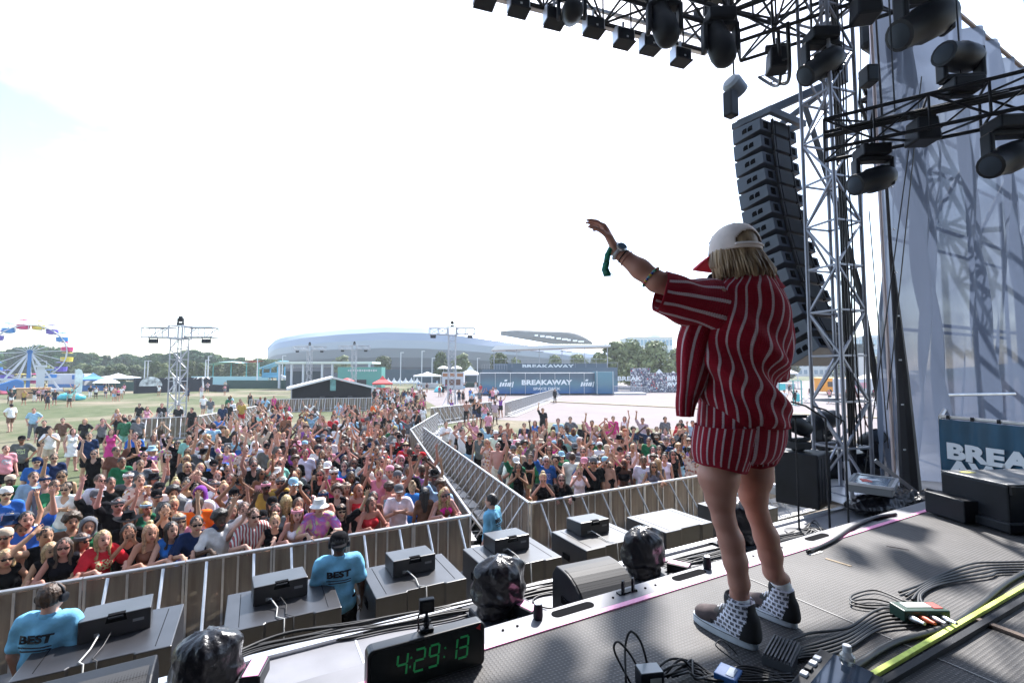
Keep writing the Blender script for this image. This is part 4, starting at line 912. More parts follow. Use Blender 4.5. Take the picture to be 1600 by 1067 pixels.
# connectors, sockets and small boxes
def socket_bunch(label, x, y, seed, n=14):
    r = random.Random(seed); t = thing('connector_bunch', label, 'cable connectors', (x, y, SHELF))
    for i in range(n):
        px, py = (i % 4) * .05 - .08 + r.uniform(-.01, .01), (i // 4) * .05 - .08 + r.uniform(-.01, .01); ax = Vector((r.uniform(-.5, .5), r.uniform(-.9, -.2), r.uniform(.5, 1))).normalized(); q = ax.to_track_quat('Z', 'Y').to_matrix()
        mb = MB(); mb.lathe([(.012, -.03), (.02, -.02), (.02, .02), (.016, .02), (.015, .006)], (px, py, .05 + r.uniform(0, .03)), 10, q); mb.build('connector', blk_paint, t, smooth='auto')
        if i % 2 == 0: mb = MB(); mb.lathe([(.0205, .012), (.0205, .022), (.0165, .022)], (px, py, .05 + .015), 10, q); mb.build('ring', alu, t)
socket_bunch('bunch of black cable connectors with silver rings beside the clock', 1.53, 2.68, 4, 16); socket_bunch('smaller bunch of cable connectors before the right bagged light', 2.98, 2.62, 7, 12); socket_bunch('bunch of cable connectors right of the left bagged light', .05, 2.75, 9, 8)
def pinkbox(label, x, y, rz):
    t = thing('dimmer_box', label, 'electric box', (x, y, SHELF), rz); mb = MB(); mb.box((0, 0, .11), (.10, .17, .07)); mb.box((0, 0, .04), (.05, .05, .08)); mb.build('case', blk_paint, t, bevel=.006); mb = MB(); mb.box((0, 0, .147), (.075, .16, .004)); mb.build('pink_label', M('pink_label', (.75, .28, .50), .5), t)
pinkbox('small black box with a pink label before the middle bagged light', 1.62, 2.78, .3); pinkbox('small black box with a pink label right of the curved monitor', 3.04, 2.78, .5); pinkbox('small black box with a pink label at the lower left', .04, 2.9, -.3)
for i, (px, py, lab) in enumerate(((845, 962, 'right of the connectors'), (1123, 888, 'behind the performer front shoe'), (1229, 855, 'right of the performer legs'))):
    p = gp(px, py + 8, DECK); t = thing('end_stud', 'short black rubber stud on the deck edge ' + lab, 'stud', (p.x, 1.84, DECK), 0, 'black studs on the deck edge'); mb = MB(); mb.lathe([(.02, 0), (.022, .012), (.02, .05), (.017, .065), (.009, .066), (.008, .055)], n=14); mb.build('body', blk_paint, t, smooth='auto'); mb = MB(); mb.lathe([(.017, .0655), (.014, .068), (.010, .067)], n=14); mb.build('rim', alu, t)
mb = MB(); 
for x in (2.02, 2.085): mb.prism([(-.018, 0), (.018, 0), (.018, .05), (.008, .062), (-.012, .062), (-.018, .05)], (x - .40, 1.845, DECK + .001), (.8, .6, 0), (0, 0, 1), (.006, -.008, 0))
mb.box((1.65, 1.845, DECK + .004), (.11, .03, .006)); tag(mb.build('hinge_clip', blk_paint), 'pair of upright black hinge lugs on the deck edge', 'hinge')

# ------------------------------------------------------------------ clock
green = M('led_green', (.015, .22, .07), .3, emit=.07); dim = M('clock_face', (.008, .010, .010), .25)
ck = thing('digital_clock', 'black digital stage clock with green digits reading 4:29:13', 'clock', (.57, 1.685, DECK), rad(-1))
mb = MB(); cw, chh = .43, .158
def rrect(w_, h_, r_, n=5): return [(sx * (w_ / 2 - r_) + r_ * math.cos(a), sy * (h_ / 2 - r_) + h_ / 2 + r_ * math.sin(a)) for sx, sy, a0 in ((1, 1, 0), (-1, 1, 90), (-1, -1, 180), (1, -1, 270)) for a in [rad(a0 + 90 * i / n) for i in range(n + 1)]]
mb.prism(rrect(cw, chh, .022), (0, -.022, 0), (1, 0, 0), (0, 0, 1), (0, .05, 0)); mb.build('housing', M('clock_black', (.015, .016, .017), .35), ck, bevel=.004)
mb = MB(); mb.prism([(x * .95, (y - chh / 2) * .88 + chh / 2) for x, y in rrect(cw, chh, .02)], (0, -.0235, 0), (1, 0, 0), (0, 0, 1), (0, .002, 0)); mb.build('face', dim, ck)
SEG = {'4': 'bcfg', '2': 'abdeg', '9': 'abcdfg', '1': 'bc', '3': 'abcdg'}
def seg(mb, ch, x, z, w_, h_, t_):
    S = {'a': (0, h_ / 2, 1), 'g': (0, 0, 1), 'd': (0, -h_ / 2, 1), 'b': (w_ / 2, h_ / 4, 0), 'c': (w_ / 2, -h_ / 4, 0), 'f': (-w_ / 2, h_ / 4, 0), 'e': (-w_ / 2, -h_ / 4, 0)}
    for k in SEG[ch]:
        sx, sz, hor = S[k]; sh = sz * .10
        if hor: mb.box((x + sx + sh, -.0242, z + sz), (w_ - t_ * .5, .002, t_))
        else: mb.prism([(-t_ / 2 - h_ * .02, -h_ / 4 + t_ * .5), (t_ / 2 - h_ * .02, -h_ / 4 + t_ * .5), (t_ / 2 + h_ * .02, h_ / 4 - t_ * .5), (-t_ / 2 + h_ * .02, h_ / 4 - t_ * .5)], (x + sx + sh, -.0252, z + sz), (1, 0, 0), (0, 0, 1), (0, .002, 0))
for ch, x in (('4', -.098), ('2', -.036), ('9', .016), ('1', .085), ('3', .128)):
    mb = MB(); seg(mb, ch, x, .087, .034, .072, .0065); mb.build('digit', green, ck)
for x in (-.068, .056):
    mb = MB(); mb.lathe([(.0035, 0), (.0035, .002)], (x + .002, -.0232, .102), 8, Matrix.Rotation(rad(90), 3, 'X')); mb.lathe([(.0035, 0), (.0035, .002)], (x - .002, -.0232, .072), 8, Matrix.Rotation(rad(90), 3, 'X')); mb.build('colon', green, ck)
mb = MB(); mb.prism([(0, 0), (.018, .010), (.018, -.012)], (.178, -.0245, .142), (1, 0, 0), (0, 0, 1), (0, .001, 0)); mb.build('red_corner', M('red_mark', (.4, .02, .02), .4), ck)
ac = thing('action_camera', 'tiny black action camera on a ball clamp fixed to the clock', 'camera', (.57, 1.70, DECK + chh + .001), rad(-10))
mb = MB(); mb.box((0, 0, .006), (.05, .034, .012)); mb.build('clamp', blk_paint, ac, bevel=.003)
mb = MB(); mb.ball((0, 0, .022), .012); mb.ball((0, 0, .042), .010); mb.tube([(0, 0, .02), (0, 0, .064)], .006, 8); mb.tube([(-.016, 0, .036), (.016, 0, .03)], .005, 7); mb.build('ball_joint', blk_paint, ac, smooth=True)
mb = MB(); mb.box((0, 0, .088), (.054, .026, .048)); mb.build('body', blk_paint, ac, bevel=.004); mb = MB(); mb.box((0, -.0135, .089), (.038, .002, .032)); mb.build('screen', M('cam_screen', (.01, .012, .015), .1), ac)
mb = MB(); mb.tube([(-.02, .006, .075), (-.03, .01, .04), (-.025, .02, .0), (-.05, .03, -.06), (-.06, .06, -.16)], .0035, 6); mb.build('cable', bcab, ac, smooth=True)

# ------------------------------------------------------------------ cables on the apron and deck
def cable(name, label, pts, r, mat, z0, group=None, n=6):
    P = [Vector(p) for p in pts]; out = []
    for i in range(len(P) - 1):
        p0, p1, p2, p3 = P[max(i - 1, 0)], P[i], P[i + 1], P[min(i + 2, len(P) - 1)]
        for k in range(6):
            t = k / 6; out.append(.5 * ((2 * p1) + (p2 - p0) * t + (2 * p0 - 5 * p1 + 4 * p2 - p3) * t * t + (3 * p1 - p0 - 3 * p2 + p3) * t ** 3))
    out.append(P[-1]); mb = MB(); mb.tube(out, r, n); return tag(mb.build(name, mat, smooth=True), label, 'cable', group)
rc = random.Random(2)
bund = [tuple(gp(x, y, SHELF))[:2] for x, y in ((330, 1052), (400, 1016), (470, 1001), (540, 988), (610, 976), (680, 962), (735, 950), (800, 935), (870, 918), (985, 906), (1055, 884), (1110, 871), (1190, 850), (1262, 836))]
for i in range(9):
    q = [(x + rc.uniform(-.05, .05), y + (i - 4) * .022 + rc.uniform(-.03, .03), SHELF + .012 + .012 * (i % 2)) for x, y in bund]
    cable('multicore_cable', 'black cable in the loose bundle running along the apron', q, rc.uniform(.007, .012), bcab, SHELF, 'cables bundled along the apron')
for i, (x, y, s) in enumerate(((.05, 2.6, .12), (-.1, 2.45, .16), (1.95, 3.0, .13), (3.35, 2.7, .12), (3.7, 2.95, .1), (5.3, 2.6, .2), (5.6, 2.8, .15), (.35, 2.4, .1), (-.35, 2.3, .15))):
    q = [(x + s * math.cos(a) * rc.uniform(.6, 1.5), y + s * math.sin(a) * .7 * rc.uniform(.7, 1.3), SHELF + .01 + .06 * abs(math.sin(a * 1.5)) * (i % 2)) for a in [k * .9 for k in range(9)]]
    cable('loose_cable', 'thin cable lying in a loose coil on the apron', q, .006, (bcab, pale)[i % 3 == 0], SHELF, 'loose cable coils on the apron')
def dpts(pp, z=DECK, lift=None): return [gp(x, y, z + .012 + (lift[i] if lift else 0)) for i, (x, y) in enumerate(pp)]
G1 = 'black cables running over the deck from the green box'
cable('stage_cable', 'thick black cable from the deck corner past the green box', dpts([(1310, 1062), (1345, 1035), (1400, 1003), (1480, 978), (1530, 945), (1570, 912), (1605, 892)]), .013, bcab, DECK, None)
for i in range(5):
    cable('stage_cable', 'black cable sweeping from the green box to the pedal board', dpts([(1420 + i * 4, 955 + i * 5), (1375, 958 + i * 6), (1330, 985 + i * 6), (1290, 1000 + i * 6), (1250, 1012 + i * 4), (1215, 1028 + i * 3)]), .0055, bcab, DECK, G1)
for i in range(5):
    cable('stage_cable', 'black cable looping from the green box to the right edge', dpts([(1405 + i * 10, 925 + i * 6), (1440, 912 + i * 4), (1475, 895 + i * 4), (1520 + i * 6, 880 + i * 5), (1560, 878 + i * 4), (1605, 877 + i * 4)]), .006, bcab, DECK, 'black cables looping right of the green box')
for i in range(2):
    cable('stage_cable', 'thin black cable curling left of the green box', dpts([(1415, 940 + i * 8), (1370, 922 + i * 14), (1335, 928 + i * 10), (1330, 938 + i * 6), (1355, 945 + i * 4), (1400, 944 + i * 6)]), .0045, bcab, DECK, 'thin cables curling beside the green box')
cable('stage_cable', 'black cable from the pedal board towards the performer heel', dpts([(1215, 1008), (1260, 990), (1300, 985), (1330, 978), (1365, 955), (1398, 945)]), .006, bcab, DECK)
# DI box
p = gp(1437, 968, DECK); db = thing('stage_box', 'dark green connector box with a red and white label on the deck', 'connector box', p, rad(-28))
mb = MB(); mb.box((0, 0, .032), (.20, .085, .055)); mb.build('case', M('case_green', (.012, .045, .032), .4), db, bevel=.004)
mb = MB(); mb.box((-.012, .005, .061), (.11, .04, .003)); mb.build('white_label', M('label_white', (.6, .62, .6), .5), db); mb = MB(); mb.box((.065, .0, .0612), (.04, .05, .003)); mb.build('red_label', M('label_red', (.5, .04, .03), .5), db)
mb = MB(); mb.box((.101, 0, .03), (.002, .045, .03)); mb.build('rating_plate', M('plate_grey', (.35, .36, .34), .5), db)
for i in range(4):
    mb = MB(); mb.lathe([(.012, 0), (.012, .03), (.008, .045), (.006, .07)], (-.075 + i * .045, -.043, .03), 10, Matrix.Rotation(rad(80), 3, 'X')); mb.build('plug', (alu, M('plug_orange', (.55, .09, .03), .5), alu, alu)[i], db, smooth='auto')
# neon strip and the edge of the riser behind it
tag(MB().bar(gp(1345, 1065, DECK + .014), gp(1640, 893, DECK + .014), .019, .015).build('neon_strip', M('neon_yellow', (.62, .74, .13), .45, noise=(30, .18))), 'yellow green taped cable strip across the lower right corner', 'cable cover')
tag(MB().bar(gp(1372, 1072, DECK + .012), gp(1660, 902, DECK + .012), .024, .02).build('rubber_strip', blk_paint), 'black rubber strip along the yellow green taped strip', 'cable cover')
tag(MB().bar(gp(1528, 968, DECK + .008), gp(1640, 1010, DECK + .008), .03, .012).build('wooden_lath', M('lath', (.16, .11, .08), .7)), 'flat brown wooden lath on the deck at the right edge', 'lath')
# pedal board, power strips and adaptor at the bottom edge
p = gp(1300, 1075, DECK); pb = thing('pedal_board', 'black pedal board with white switches and a glossy lid at the bottom edge', 'pedal board', p, rad(12))
mb = MB(); mb.box((0, -.02, .02), (.30, .20, .035), Matrix.Rotation(rad(5), 3, 'X')); mb.build('case', blk_paint, pb, bevel=.005); mb = MB(); mb.box((.01, -.03, .043), (.25, .12, .006), Matrix.Rotation(rad(5), 3, 'X')); mb.build('glossy_lid', M('gloss_black', (.012, .02, .035), .04), pb)
for i in range(4): mb = MB(); mb.box((-.07 + i * .045, .062, .048), (.026, .022, .012)); mb.build('switch', (wht, blk, wht, wht)[i], pb, bevel=.002)
p = gp(1222, 1030, DECK); t = thing('power_strip', 'dark grey ribbed heat sink box in front of the performer shoe', 'amplifier box', p, rad(20)); mb = MB(); mb.box((0, 0, .018), (.17, .10, .03)); [mb.box((0, -.042 + i * .012, .038), (.17, .005, .014)) for i in range(8)]; mb.build('case', M('ribbed_grey', (.10, .105, .115), .45, .5), t)
p = gp(1138, 1062, DECK); t = thing('blue_box', 'flat blue box left of the ribbed heat sink box', 'box', p, rad(20)); mb = MB(); mb.box((0, 0, .016), (.08, .075, .03)); mb.build('case', M('box_blue', (.02, .09, .26), .4), t, bevel=.003); mb = MB(); mb.box((0, -.012, .032), (.055, .025, .002)); mb.build('label', M('plate_grey2', (.25, .3, .36), .5), t)
p = gp(1015, 1072, DECK); t = thing('power_adaptor', 'black power adaptor with a grey lid and printed label', 'adaptor', p, rad(-20)); mb = MB(); mb.box((0, 0, .03), (.085, .06, .06)); mb.build('case', blk_paint, t, bevel=.005); mb = MB(); mb.box((0, 0, .061), (.078, .053, .003)); mb.build('lid', M('lid_grey', (.22, .26, .28), .35), t); mb = MB(); mb.box((.01, -.031, .03), (.04, .002, .03)); mb.build('label', M('plate_grey', (.35, .36, .34), .5), t)
p = gp(1325, 1050, DECK); t = thing('bottle', 'small clear capped bottle standing beside the pedal board', 'bottle', p); mb = MB(); mb.lathe([(.022, 0), (.024, .02), (.024, .06), (.012, .075)], n=14); mb.build('body', M('clear_plastic', (.7, .75, .78), .15, trans=.7), t, smooth='auto'); mb = MB(); mb.lathe([(.014, .075), (.014, .095), (.012, .097)], n=14); mb.build('cap', wht, t, smooth='auto')
cable('loop_cable', 'tall black cable loop rising at the bottom edge', [gp(978, 1062, DECK), gp(978, 1062, DECK + .05), at(977, 1010, 1.66), at(985, 986, 1.66), at(1000, 1000, 1.68), at(1010, 1032, 1.70), gp(1012, 1055, DECK + .01)], .0045, bcab, 0)
cable('loop_cable', 'lower black cable loop at the bottom edge', [gp(985, 1066, DECK), at(962, 1022, 1.63), at(960, 1006, 1.63), at(968, 1003, 1.64), at(985, 1022, 1.66), gp(1000, 1050, DECK + .01)], .004, bcab, 0)
for i in range(7): cable('power_cable', 'black power cable coiled between the adaptor and the pedal board', dpts([(1010 + i * 8, 1062 - i), (1045 + i * 6, 1030 + (i % 3) * 10), (1085, 1035 + i * 4), (1120, 1055 + (i % 2) * 8), (1160, 1040 + i * 4), (1215 + i * 5, 1052 + (i % 4) * 5)], lift=[0, .02 + .02 * (i % 2), .01, 0, .01, .01]), .0045, bcab, 0, 'power cables coiled at the bottom edge')
cable('thin_wire', 'thin wire arching in front of the performer shoe', [gp(1160, 1040, DECK + .01), at(1122, 1012, 1.76), at(1120, 1003, 1.78), at(1130, 1001, 1.79), gp(1150, 1020, DECK + .01), gp(1165, 1045, DECK + .01)], .0025, bcab, 0)

for i, (x0, y0, x1, y1, c_, lb) in enumerate(((1266, 866, 1284, 861, (.6, .58, .55), 'small white tape mark on the deck right of the performer'), (1290, 872, 1330, 884, (.22, .16, .09), 'faded brown tape strip on the deck right of the performer'), (1385, 852, 1420, 858, (.06, .05, .05), 'dark tape scrap on the deck left of the rack case'))):
    a, b = gp(x0, y0, DECK + .002), gp(x1, y1, DECK + .002); tag(MB().bar(a, b, .018, .002).build('tape_mark', M('tape_%d' % i, c_, .7, noise=(40, .3))), lb, 'tape')
# ================================================================== barricades
def sheet_mat():
    m = bpy.data.materials.new('barricade_sheet'); m.use_nodes = True; n = m.node_tree; b = n.nodes['Principled BSDF']; L = n.links; t = n.nodes.new('ShaderNodeTexCoord')
    mp_ = n.nodes.new('ShaderNodeMapping'); mp_.inputs['Scale'].default_value = (7, 1, .7); nz = n.nodes.new('ShaderNodeTexNoise'); nz.inputs['Scale'].default_value = 1.4; nz.inputs['Detail'].default_value = 5; L.new(t.outputs['Object'], mp_.inputs[0]); L.new(mp_.outputs[0], nz.inputs['Vector'])
    r = n.nodes.new('ShaderNodeValToRGB'); e = r.color_ramp.elements; e[0].position, e[0].color, e[1].position, e[1].color = .35, (.19, .155, .125, 1), .68, (.31, .26, .215, 1); L.new(nz.outputs[0], r.inputs[0]); L.new(r.outputs[0], b.inputs['Base Color'])
    b.inputs['Roughness'].default_value = .42; b.inputs['Metallic'].default_value = .45; b.inputs['Alpha'].default_value = .72
    return m
shm = sheet_mat(); braw = M('barricade_tube', (.55, .55, .56), .38, .8, noise=(6, .15))
BW = 1.17
def make_panel():
    """sheet on local +Y side of the braces; local -Y is the stage side"""
    t = thing('crowd_barricade', '', 'barricade', (0, 0, 0))
    mb = MB(); mb.box((0, 0, .66), (BW - .05, .012, 1.22)); mb.build('sheet', shm, t)
    mb = MB(); mb.tube([(-BW / 2 + .005, -.008, 1.31), (BW / 2 - .005, -.008, 1.31)], .029, 8); [mb.box((x, -.012, .66), (.03, .035, 1.28)) for x in (-BW / 2 + .02, BW / 2 - .02)]; [mb.box((x, -.016, .66), (.03, .02, 1.24)) for x in (-.1, .1)]; mb.build('frame', braw, t, smooth='auto')
    for x in (-BW * .27, BW * .27): mb = MB(); mb.tube([(x, -.03, 1.27), (x, -.95, .06)], .022, 6); mb.build('brace', braw, t, smooth='auto')
    mb = MB(); mb.box((0, -.5, .035), (BW - .04, 1.0, .03)); mb.box((0, -.30, .28), (BW - .3, .3, .025)); mb.build('foot_plate', M('foot_grey', (.30, .30, .31), .5, .5), t)
    return t
pan = make_panel(); used_pan = [False]
def panels(A, B, label, group, flip=False):
    A, B = Vector(A), Vector(B); u = (B - A); n = max(1, round(u.length / BW)); u.normalize(); rz = math.atan2(u.y, u.x) + (math.pi if flip else 0)
    for i in range(n):
        q = A + (B - A) * ((i + .5) / n); o = clone(pan) if used_pan[0] else pan; used_pan[0] = True
        o.location = (q.x, q.y, 0); o.rotation_euler = (0, 0, rz); o.scale = ((B - A).length / n / BW, 1, 1); o['label'] = label; o['group'] = group
panels((-10.6, 8.95, 0), (3.98, 9.12, 0), 'steel barricade section in the front row left of the corridor', 'barricade sections of the left front row')
panels((5.5, 9.28, 0), (18.3, 9.5, 0), 'steel barricade section in the front row right of the corridor', 'barricade sections of the right front row')
panels((3.98, 9.15, 0), (6.9, 23.4, 0), 'steel barricade section in the left wall of the crowd corridor', 'barricade sections of the left corridor wall')
panels((7.75, 23.9, 0), (5.5, 9.3, 0), 'steel barricade section in the right wall of the crowd corridor', 'barricade sections of the right corridor wall')
panels((6.9, 23.5, 0), (11.25, 31.6, 0), 'steel barricade section at the far end of the crowd corridor', 'barricade sections at the far corridor end')
panels((12.2, 36.0, 0), (19.6, 40.1, 0), 'barricade section of the line right of the far corridor end', 'barricade sections beyond the corridor')
panels((20.2, 38.6, 0), (41.8, 62.5, 0), 'barricade section of the long line leading to the blue platform', 'barricade sections of the line to the platform')
panels((-.5, 55.0, 0), (13.0, 51.4, 0), 'barricade section of the fence in front of the black tent', 'barricade sections before the black tent')
panels((13.0, 51.4, 0), (14.8, 58, 0), 'barricade section at the right side of the black tent', 'barricade sections beside the black tent')
panels((-6.2, 43.2, 0), (-5.6, 40.5, 0), 'barricade section left of the tall left mast base', 'barricade sections left of the left mast')
panels((-6.8, 36.5, 0), (-3.2, 36.8, 0), 'barricade section in front of the tall left mast base', 'barricade sections before the left mast')
panels((-3.2, 36.8, 0), (0.5, 45.5, 0), 'barricade section at the right of the tall left mast base', 'barricade sections right of the left mast')

# ================================================================== tower, hanging loudspeakers, trusses
tw = thing('truss_tower', 'tall silver truss tower rising at the right of the stage', 'truss tower', (7.1, 3.58, SHELF), rad(-12))
mb = MB(); truss(mb, (0, 0, .05), (0, 0, 10.5), .46, .026, .60, side=(1, 0, 0), n=8, rd=.018); mb.build('truss', tgrey, tw, smooth='auto')
mb = MB(); mb.box((0, 0, .025), (1.2, 1.2, .05)); [mb.bar((s * .25, -.25, .5), (s * .6, -.6, .06), .05) for s in (-1, 1)]; mb.build('base_plate', alu, tw)
mb = MB(); mb.tube([(.06, -.1, .3), (.07, -.1, 7.7), (-.05, -.1, 8.0), (-.25, -.1, 8.1)], .045, 8); mb.build('cable_trunk', blk, tw, smooth=True)
for k in range(6): mb = MB(); mb.tube([(-.12 + .03 * k, -.2 - .02 * (k % 3), 10)] + [(-.12 + .03 * k + .02 * math.sin(j * 2 + k), -.2 - .02 * (k % 3), 9.5 - j * .8) for j in range(12)], .011, 5); mb.build('hanging_cable', bcab, tw, smooth=True)
# line array
ag = M('array_grey', (.045, .06, .085), .5, noise=(3, .2), bump=(150, .2, .002))
def make_box():
    t = thing('line_array_speaker', '', 'loudspeaker', (0, 0, 0), 0, 'loudspeakers of the hanging column')
    W, D, h0 = 1.18, .60, .315
    mb = MB(); mb.prism([(0, -h0 * .36), (0, h0 * .36), (D, h0 / 2), (D, -h0 / 2)], (0, 0, 0), (0, 1, 0), (0, 0, 1), (W, 0, 0)); mb.build('cabinet', ag, t, bevel=.012)
    for s in (.26, .46): mb = MB(); mb.prism([(-.05, -.045), (.05, -.045), (.05, .02), (.02, .05), (-.05, .05)], (-.003, D * s + .06, 0), (0, 1, 0), (0, 0, 1), (.012, 0, 0)); mb.build('side_handle', slotm, t)
    for x in (.16, W - .16): mb = MB(); mb.box((x, -.004, 0), (.13, .01, .13)); mb.build('rear_handle', slotm, t)
    mb = MB(); mb.box((W * .5, -.03, 0), (.42, .06, .27)); mb.build('amplifier_plate', blk_paint, t, bevel=.006)
    for x in (.33, W - .33): mb = MB(); mb.box((x, -.035, 0), (.035, .05, h0 * .98)); mb.build('rigging_bar', blk, t)
    mb = MB(); mb.box((W / 2, D + .004, 0), (W * .96, .008, h0 * .9)); mb.build('front_grille', grille, t)
    return t
bx = make_box(); z, y = 9.02, 5.42; ang = rad(2.5)
ordn = 'topmost second third fourth fifth sixth seventh eighth ninth tenth eleventh twelfth thirteenth lowest'.split()
for i in range(14):
    o = bx if i == 0 else clone(bx)
    o.location = (8.36, y, z); o.rotation_euler = (-ang, 0, rad(0)); 
    o['label'] = ('%s loudspeaker' % ordn[i] + (' from the top' if 0 < i < 13 else '')) + ' in the curved hanging black column'
    y -= math.sin(ang) * .335; z -= math.cos(ang) * .335; ang += rad(1.4 if i < 9 else 3.0)
fr_ = thing('rigging_frame', 'grey steel rigging frame above the hanging loudspeaker column', 'rigging frame', (8.42, 5.4, 9.25))
mb = MB(); [mb.bar((x, -.15, 0), (x, .68, .02), .09, .12) for x in (.05, 1.13)]; mb.bar((.05, -.1, 0), (1.13, -.1, 0), .09, .12); mb.bar((.05, .6, .02), (1.13, .6, .02), .09, .1); mb.bar((.1, .6, .06), (1.5, -.6, .75), .10, .14); mb.bar((1.05, .6, .06), (1.5, -.6, .75), .08, .1); mb.build('beam', ag, fr_)
mb = MB(); mb.box((1.45, -.6, .95), (.3, .3, .6)); mb.build('hoist_block', ag, fr_, bevel=.02)
ho = thing('chain_hoist', 'round grey chain hoist hanging above the loudspeaker column', 'hoist', (8.36, 5.95, 10.05))
mb = MB(); mb.lathe([(.08, -.2), (.18, -.19), (.19, .1), (.14, .16), (.05, .17)], (0, 0, .0), 14, Matrix.Rotation(rad(-62), 3, 'Y')); mb.build('motor', M('hoist_grey', (.16, .18, .2), .5, .3), ho, smooth='auto')
mb = MB(); mb.box((-.12, 0, -.42), (.24, .2, .52)); mb.build('chain_bag', blk_paint, ho, bevel=.03); mb = MB(); mb.tube([(0, 0, -.15), (.04, 0, -.5)], .012, 5); mb.tube([(0, 0, 0), (0, 0, 2.5)], .02, 5); mb.build('chain', blk, ho)
tag(MB().tube([(8.9, 4.9, 9.3), (8.95, 4.5, 7.5), (9.0, 4.15, 5.6), (8.75, 3.7, 2.6)], .05, 7).build('array_cable', bcab, smooth=True), 'thick black cable run down the back of the hanging column', 'cable')
tag(MB().tube([(8.72, 4.25, 4.35), (8.9, 4.1, 3.4), (9.2, 3.9, 2.7)], .012, 5).build('pull_rope', M('rope_red', (.12, .03, .03), .8)), 'thin dark rope tied to the lowest hanging loudspeaker', 'rope')

def moving_light(label, p, hang, aim, s=1.0, group='moving lights on the overhead trusses', spin=0):
    """base at p; hang=-1 hangs below, +1 stands; aim = direction of the head"""
    t = thing('moving_light', label, 'stage light', p, spin, group)
    mb = MB(); mb.box((0, 0, hang * .12 * s), (.42 * s, .34 * s, .18 * s)); mb.box((0, 0, hang * .02 * s), (.3 * s, .1 * s, .05 * s)); mb.build('base', blk_paint, t, bevel=.03 * s)
    mb = MB(); mb.box((0, 0, hang * .25 * s), (.5 * s, .18 * s, .08 * s))
    for x in (-.25, .25): mb.box((x * s, 0, hang * .46 * s), (.07 * s, .17 * s, .46 * s))
    mb.build('yoke', blk_paint, t, bevel=.02 * s)
    a = (rotz(-spin) @ Vector(aim)).normalized(); q = a.to_track_quat('Z', 'Y').to_matrix(); c = Vector((0, 0, hang * .58 * s))
    mb = MB(); mb.lathe([(.04 * s, -.37 * s), (.11 * s, -.345 * s), (.165 * s, -.29 * s), (.20 * s, -.17 * s), (.205 * s, .06 * s), (.175 * s, .12 * s), (.17 * s, .34 * s), (.15 * s, .345 * s)], c, 16, q); mb.build('head', blk_paint, t, smooth='auto')
    mb = MB(); mb.lathe([(.148 * s, .335 * s), (.12 * s, .352 * s), (.0001, .36 * s)], c, 16, q); mb.build('lens', glassd, t, smooth=True); return t
tt = thing('overhead_truss', 'black box truss along the front edge of the stage roof', 'truss', (2.5, 5.46, 9.6))
A, B = Vector((.6, 5.85, 9.88)), Vector((6.45, 4.83, 9.88))
mb = MB(); truss(mb, A, B, .52, .03, .5, n=6); mb.build('truss', blk, tt, world=True, smooth='auto')
mb = MB(); dv = Vector((0, .0, 0)); mb.bar(A + Vector((.05, .3, -.27)), B + Vector((.05, .3, -.27)), .07, .05); mb.bar(A + Vector((.05, .33, .0)), B + Vector((.05, .33, .0)), .04, .05); mb.build('lamp_rail', alu, tt, world=True)
t2 = thing('overhead_truss', 'second black box truss just behind the front edge truss', 'truss', (2.5, 4.5, 10.0))
mb = MB(); truss(mb, Vector((.6, 5.0, 9.95)), Vector((6.9, 3.9, 9.95)), .6, .03, .45, n=6); truss(mb, Vector((2.6, 5.3, 10.4)), Vector((6.6, 4.5, 10.4)), .4, .03, .4, n=5); mb.build('truss', blk, t2, world=True)
mb = MB(); r3 = random.Random(3)
for i in range(16):
    q = A.lerp(B, .3 + .7 * i / 16) + Vector((r3.uniform(-.1, .1), r3.uniform(-.5, .1), r3.uniform(-.05, .5))); mb.box(q, (r3.uniform(.15, .4), r3.uniform(.1, .3), r3.uniform(.1, .3)), rotz(r3.uniform(0, 3)))
mb.build('cable_loom', bcab, t2, world=True)
t3 = thing('overhead_truss', 'black side truss running from the roof corner out to the right', 'truss', (6.7, 4.6, 9.6))
A3, B3 = Vector((6.62, 4.62, 9.62)), Vector((8.3, 1.6, 9.62))
mb = MB(); truss(mb, A3, B3, .52, .03, .5, n=6); mb.build('truss', blk, t3, world=True, smooth='auto')
mb = MB(); mb.bar(A3 + Vector((-.45, -.15, .55)), B3 + Vector((-.45, -.15, .55)), .05, .14); mb.build('edge_rail', M('rail_cream', (.55, .48, .42), .6), t3, world=True)
mb = MB(); truss(mb, A3 + Vector((-.8, -.3, .9)), B3 + Vector((-.8, -.3, .9)), .4, .028, .5, n=5); truss(mb, A3 + Vector((-1.6, .3, 1.0)), A3 + Vector((1.6, -1.2, 1.0)), .35, .025, .4, n=5); mb.build('upper_truss', blk, t3, world=True)
shade_truss = thing('overhead_truss', 'unseen black truss added to carry the lights that shade the deck', 'truss', (8, 7.5, 14.6)); hp_ = []  # added unseen truss and lights, set along the sun to shade the deck
for i, (sx, sy, s_) in enumerate(((860, 1050, .5), (985, 945, .62), (1440, 885, .55), (1335, 868, .36))): q = gp(sx, sy, DECK) + SUNDIR * (14.2 - .1 * i); hp_.append(q); moving_light('unseen moving light added to cast a shadow patch on the deck', q + Vector((0, 0, .5 * s_)), -1, (.1, .3, -1), s_, 'unseen lights added to shade the deck', spin=i)
mb = MB(); truss(mb, (5.5, 8.0, 14.9), (12.5, 7.4, 14.9), .3, .02, .5, n=5); mb.build('truss', blk, shade_truss, world=True)
arc = [Vector((6.75 + .55 * math.cos(a) * .8 + .35, 4.75 - .9 * math.sin(a * .5), 9.35 - .55 * math.sin(a))) for a in [math.pi * i / 14 for i in range(15)]]
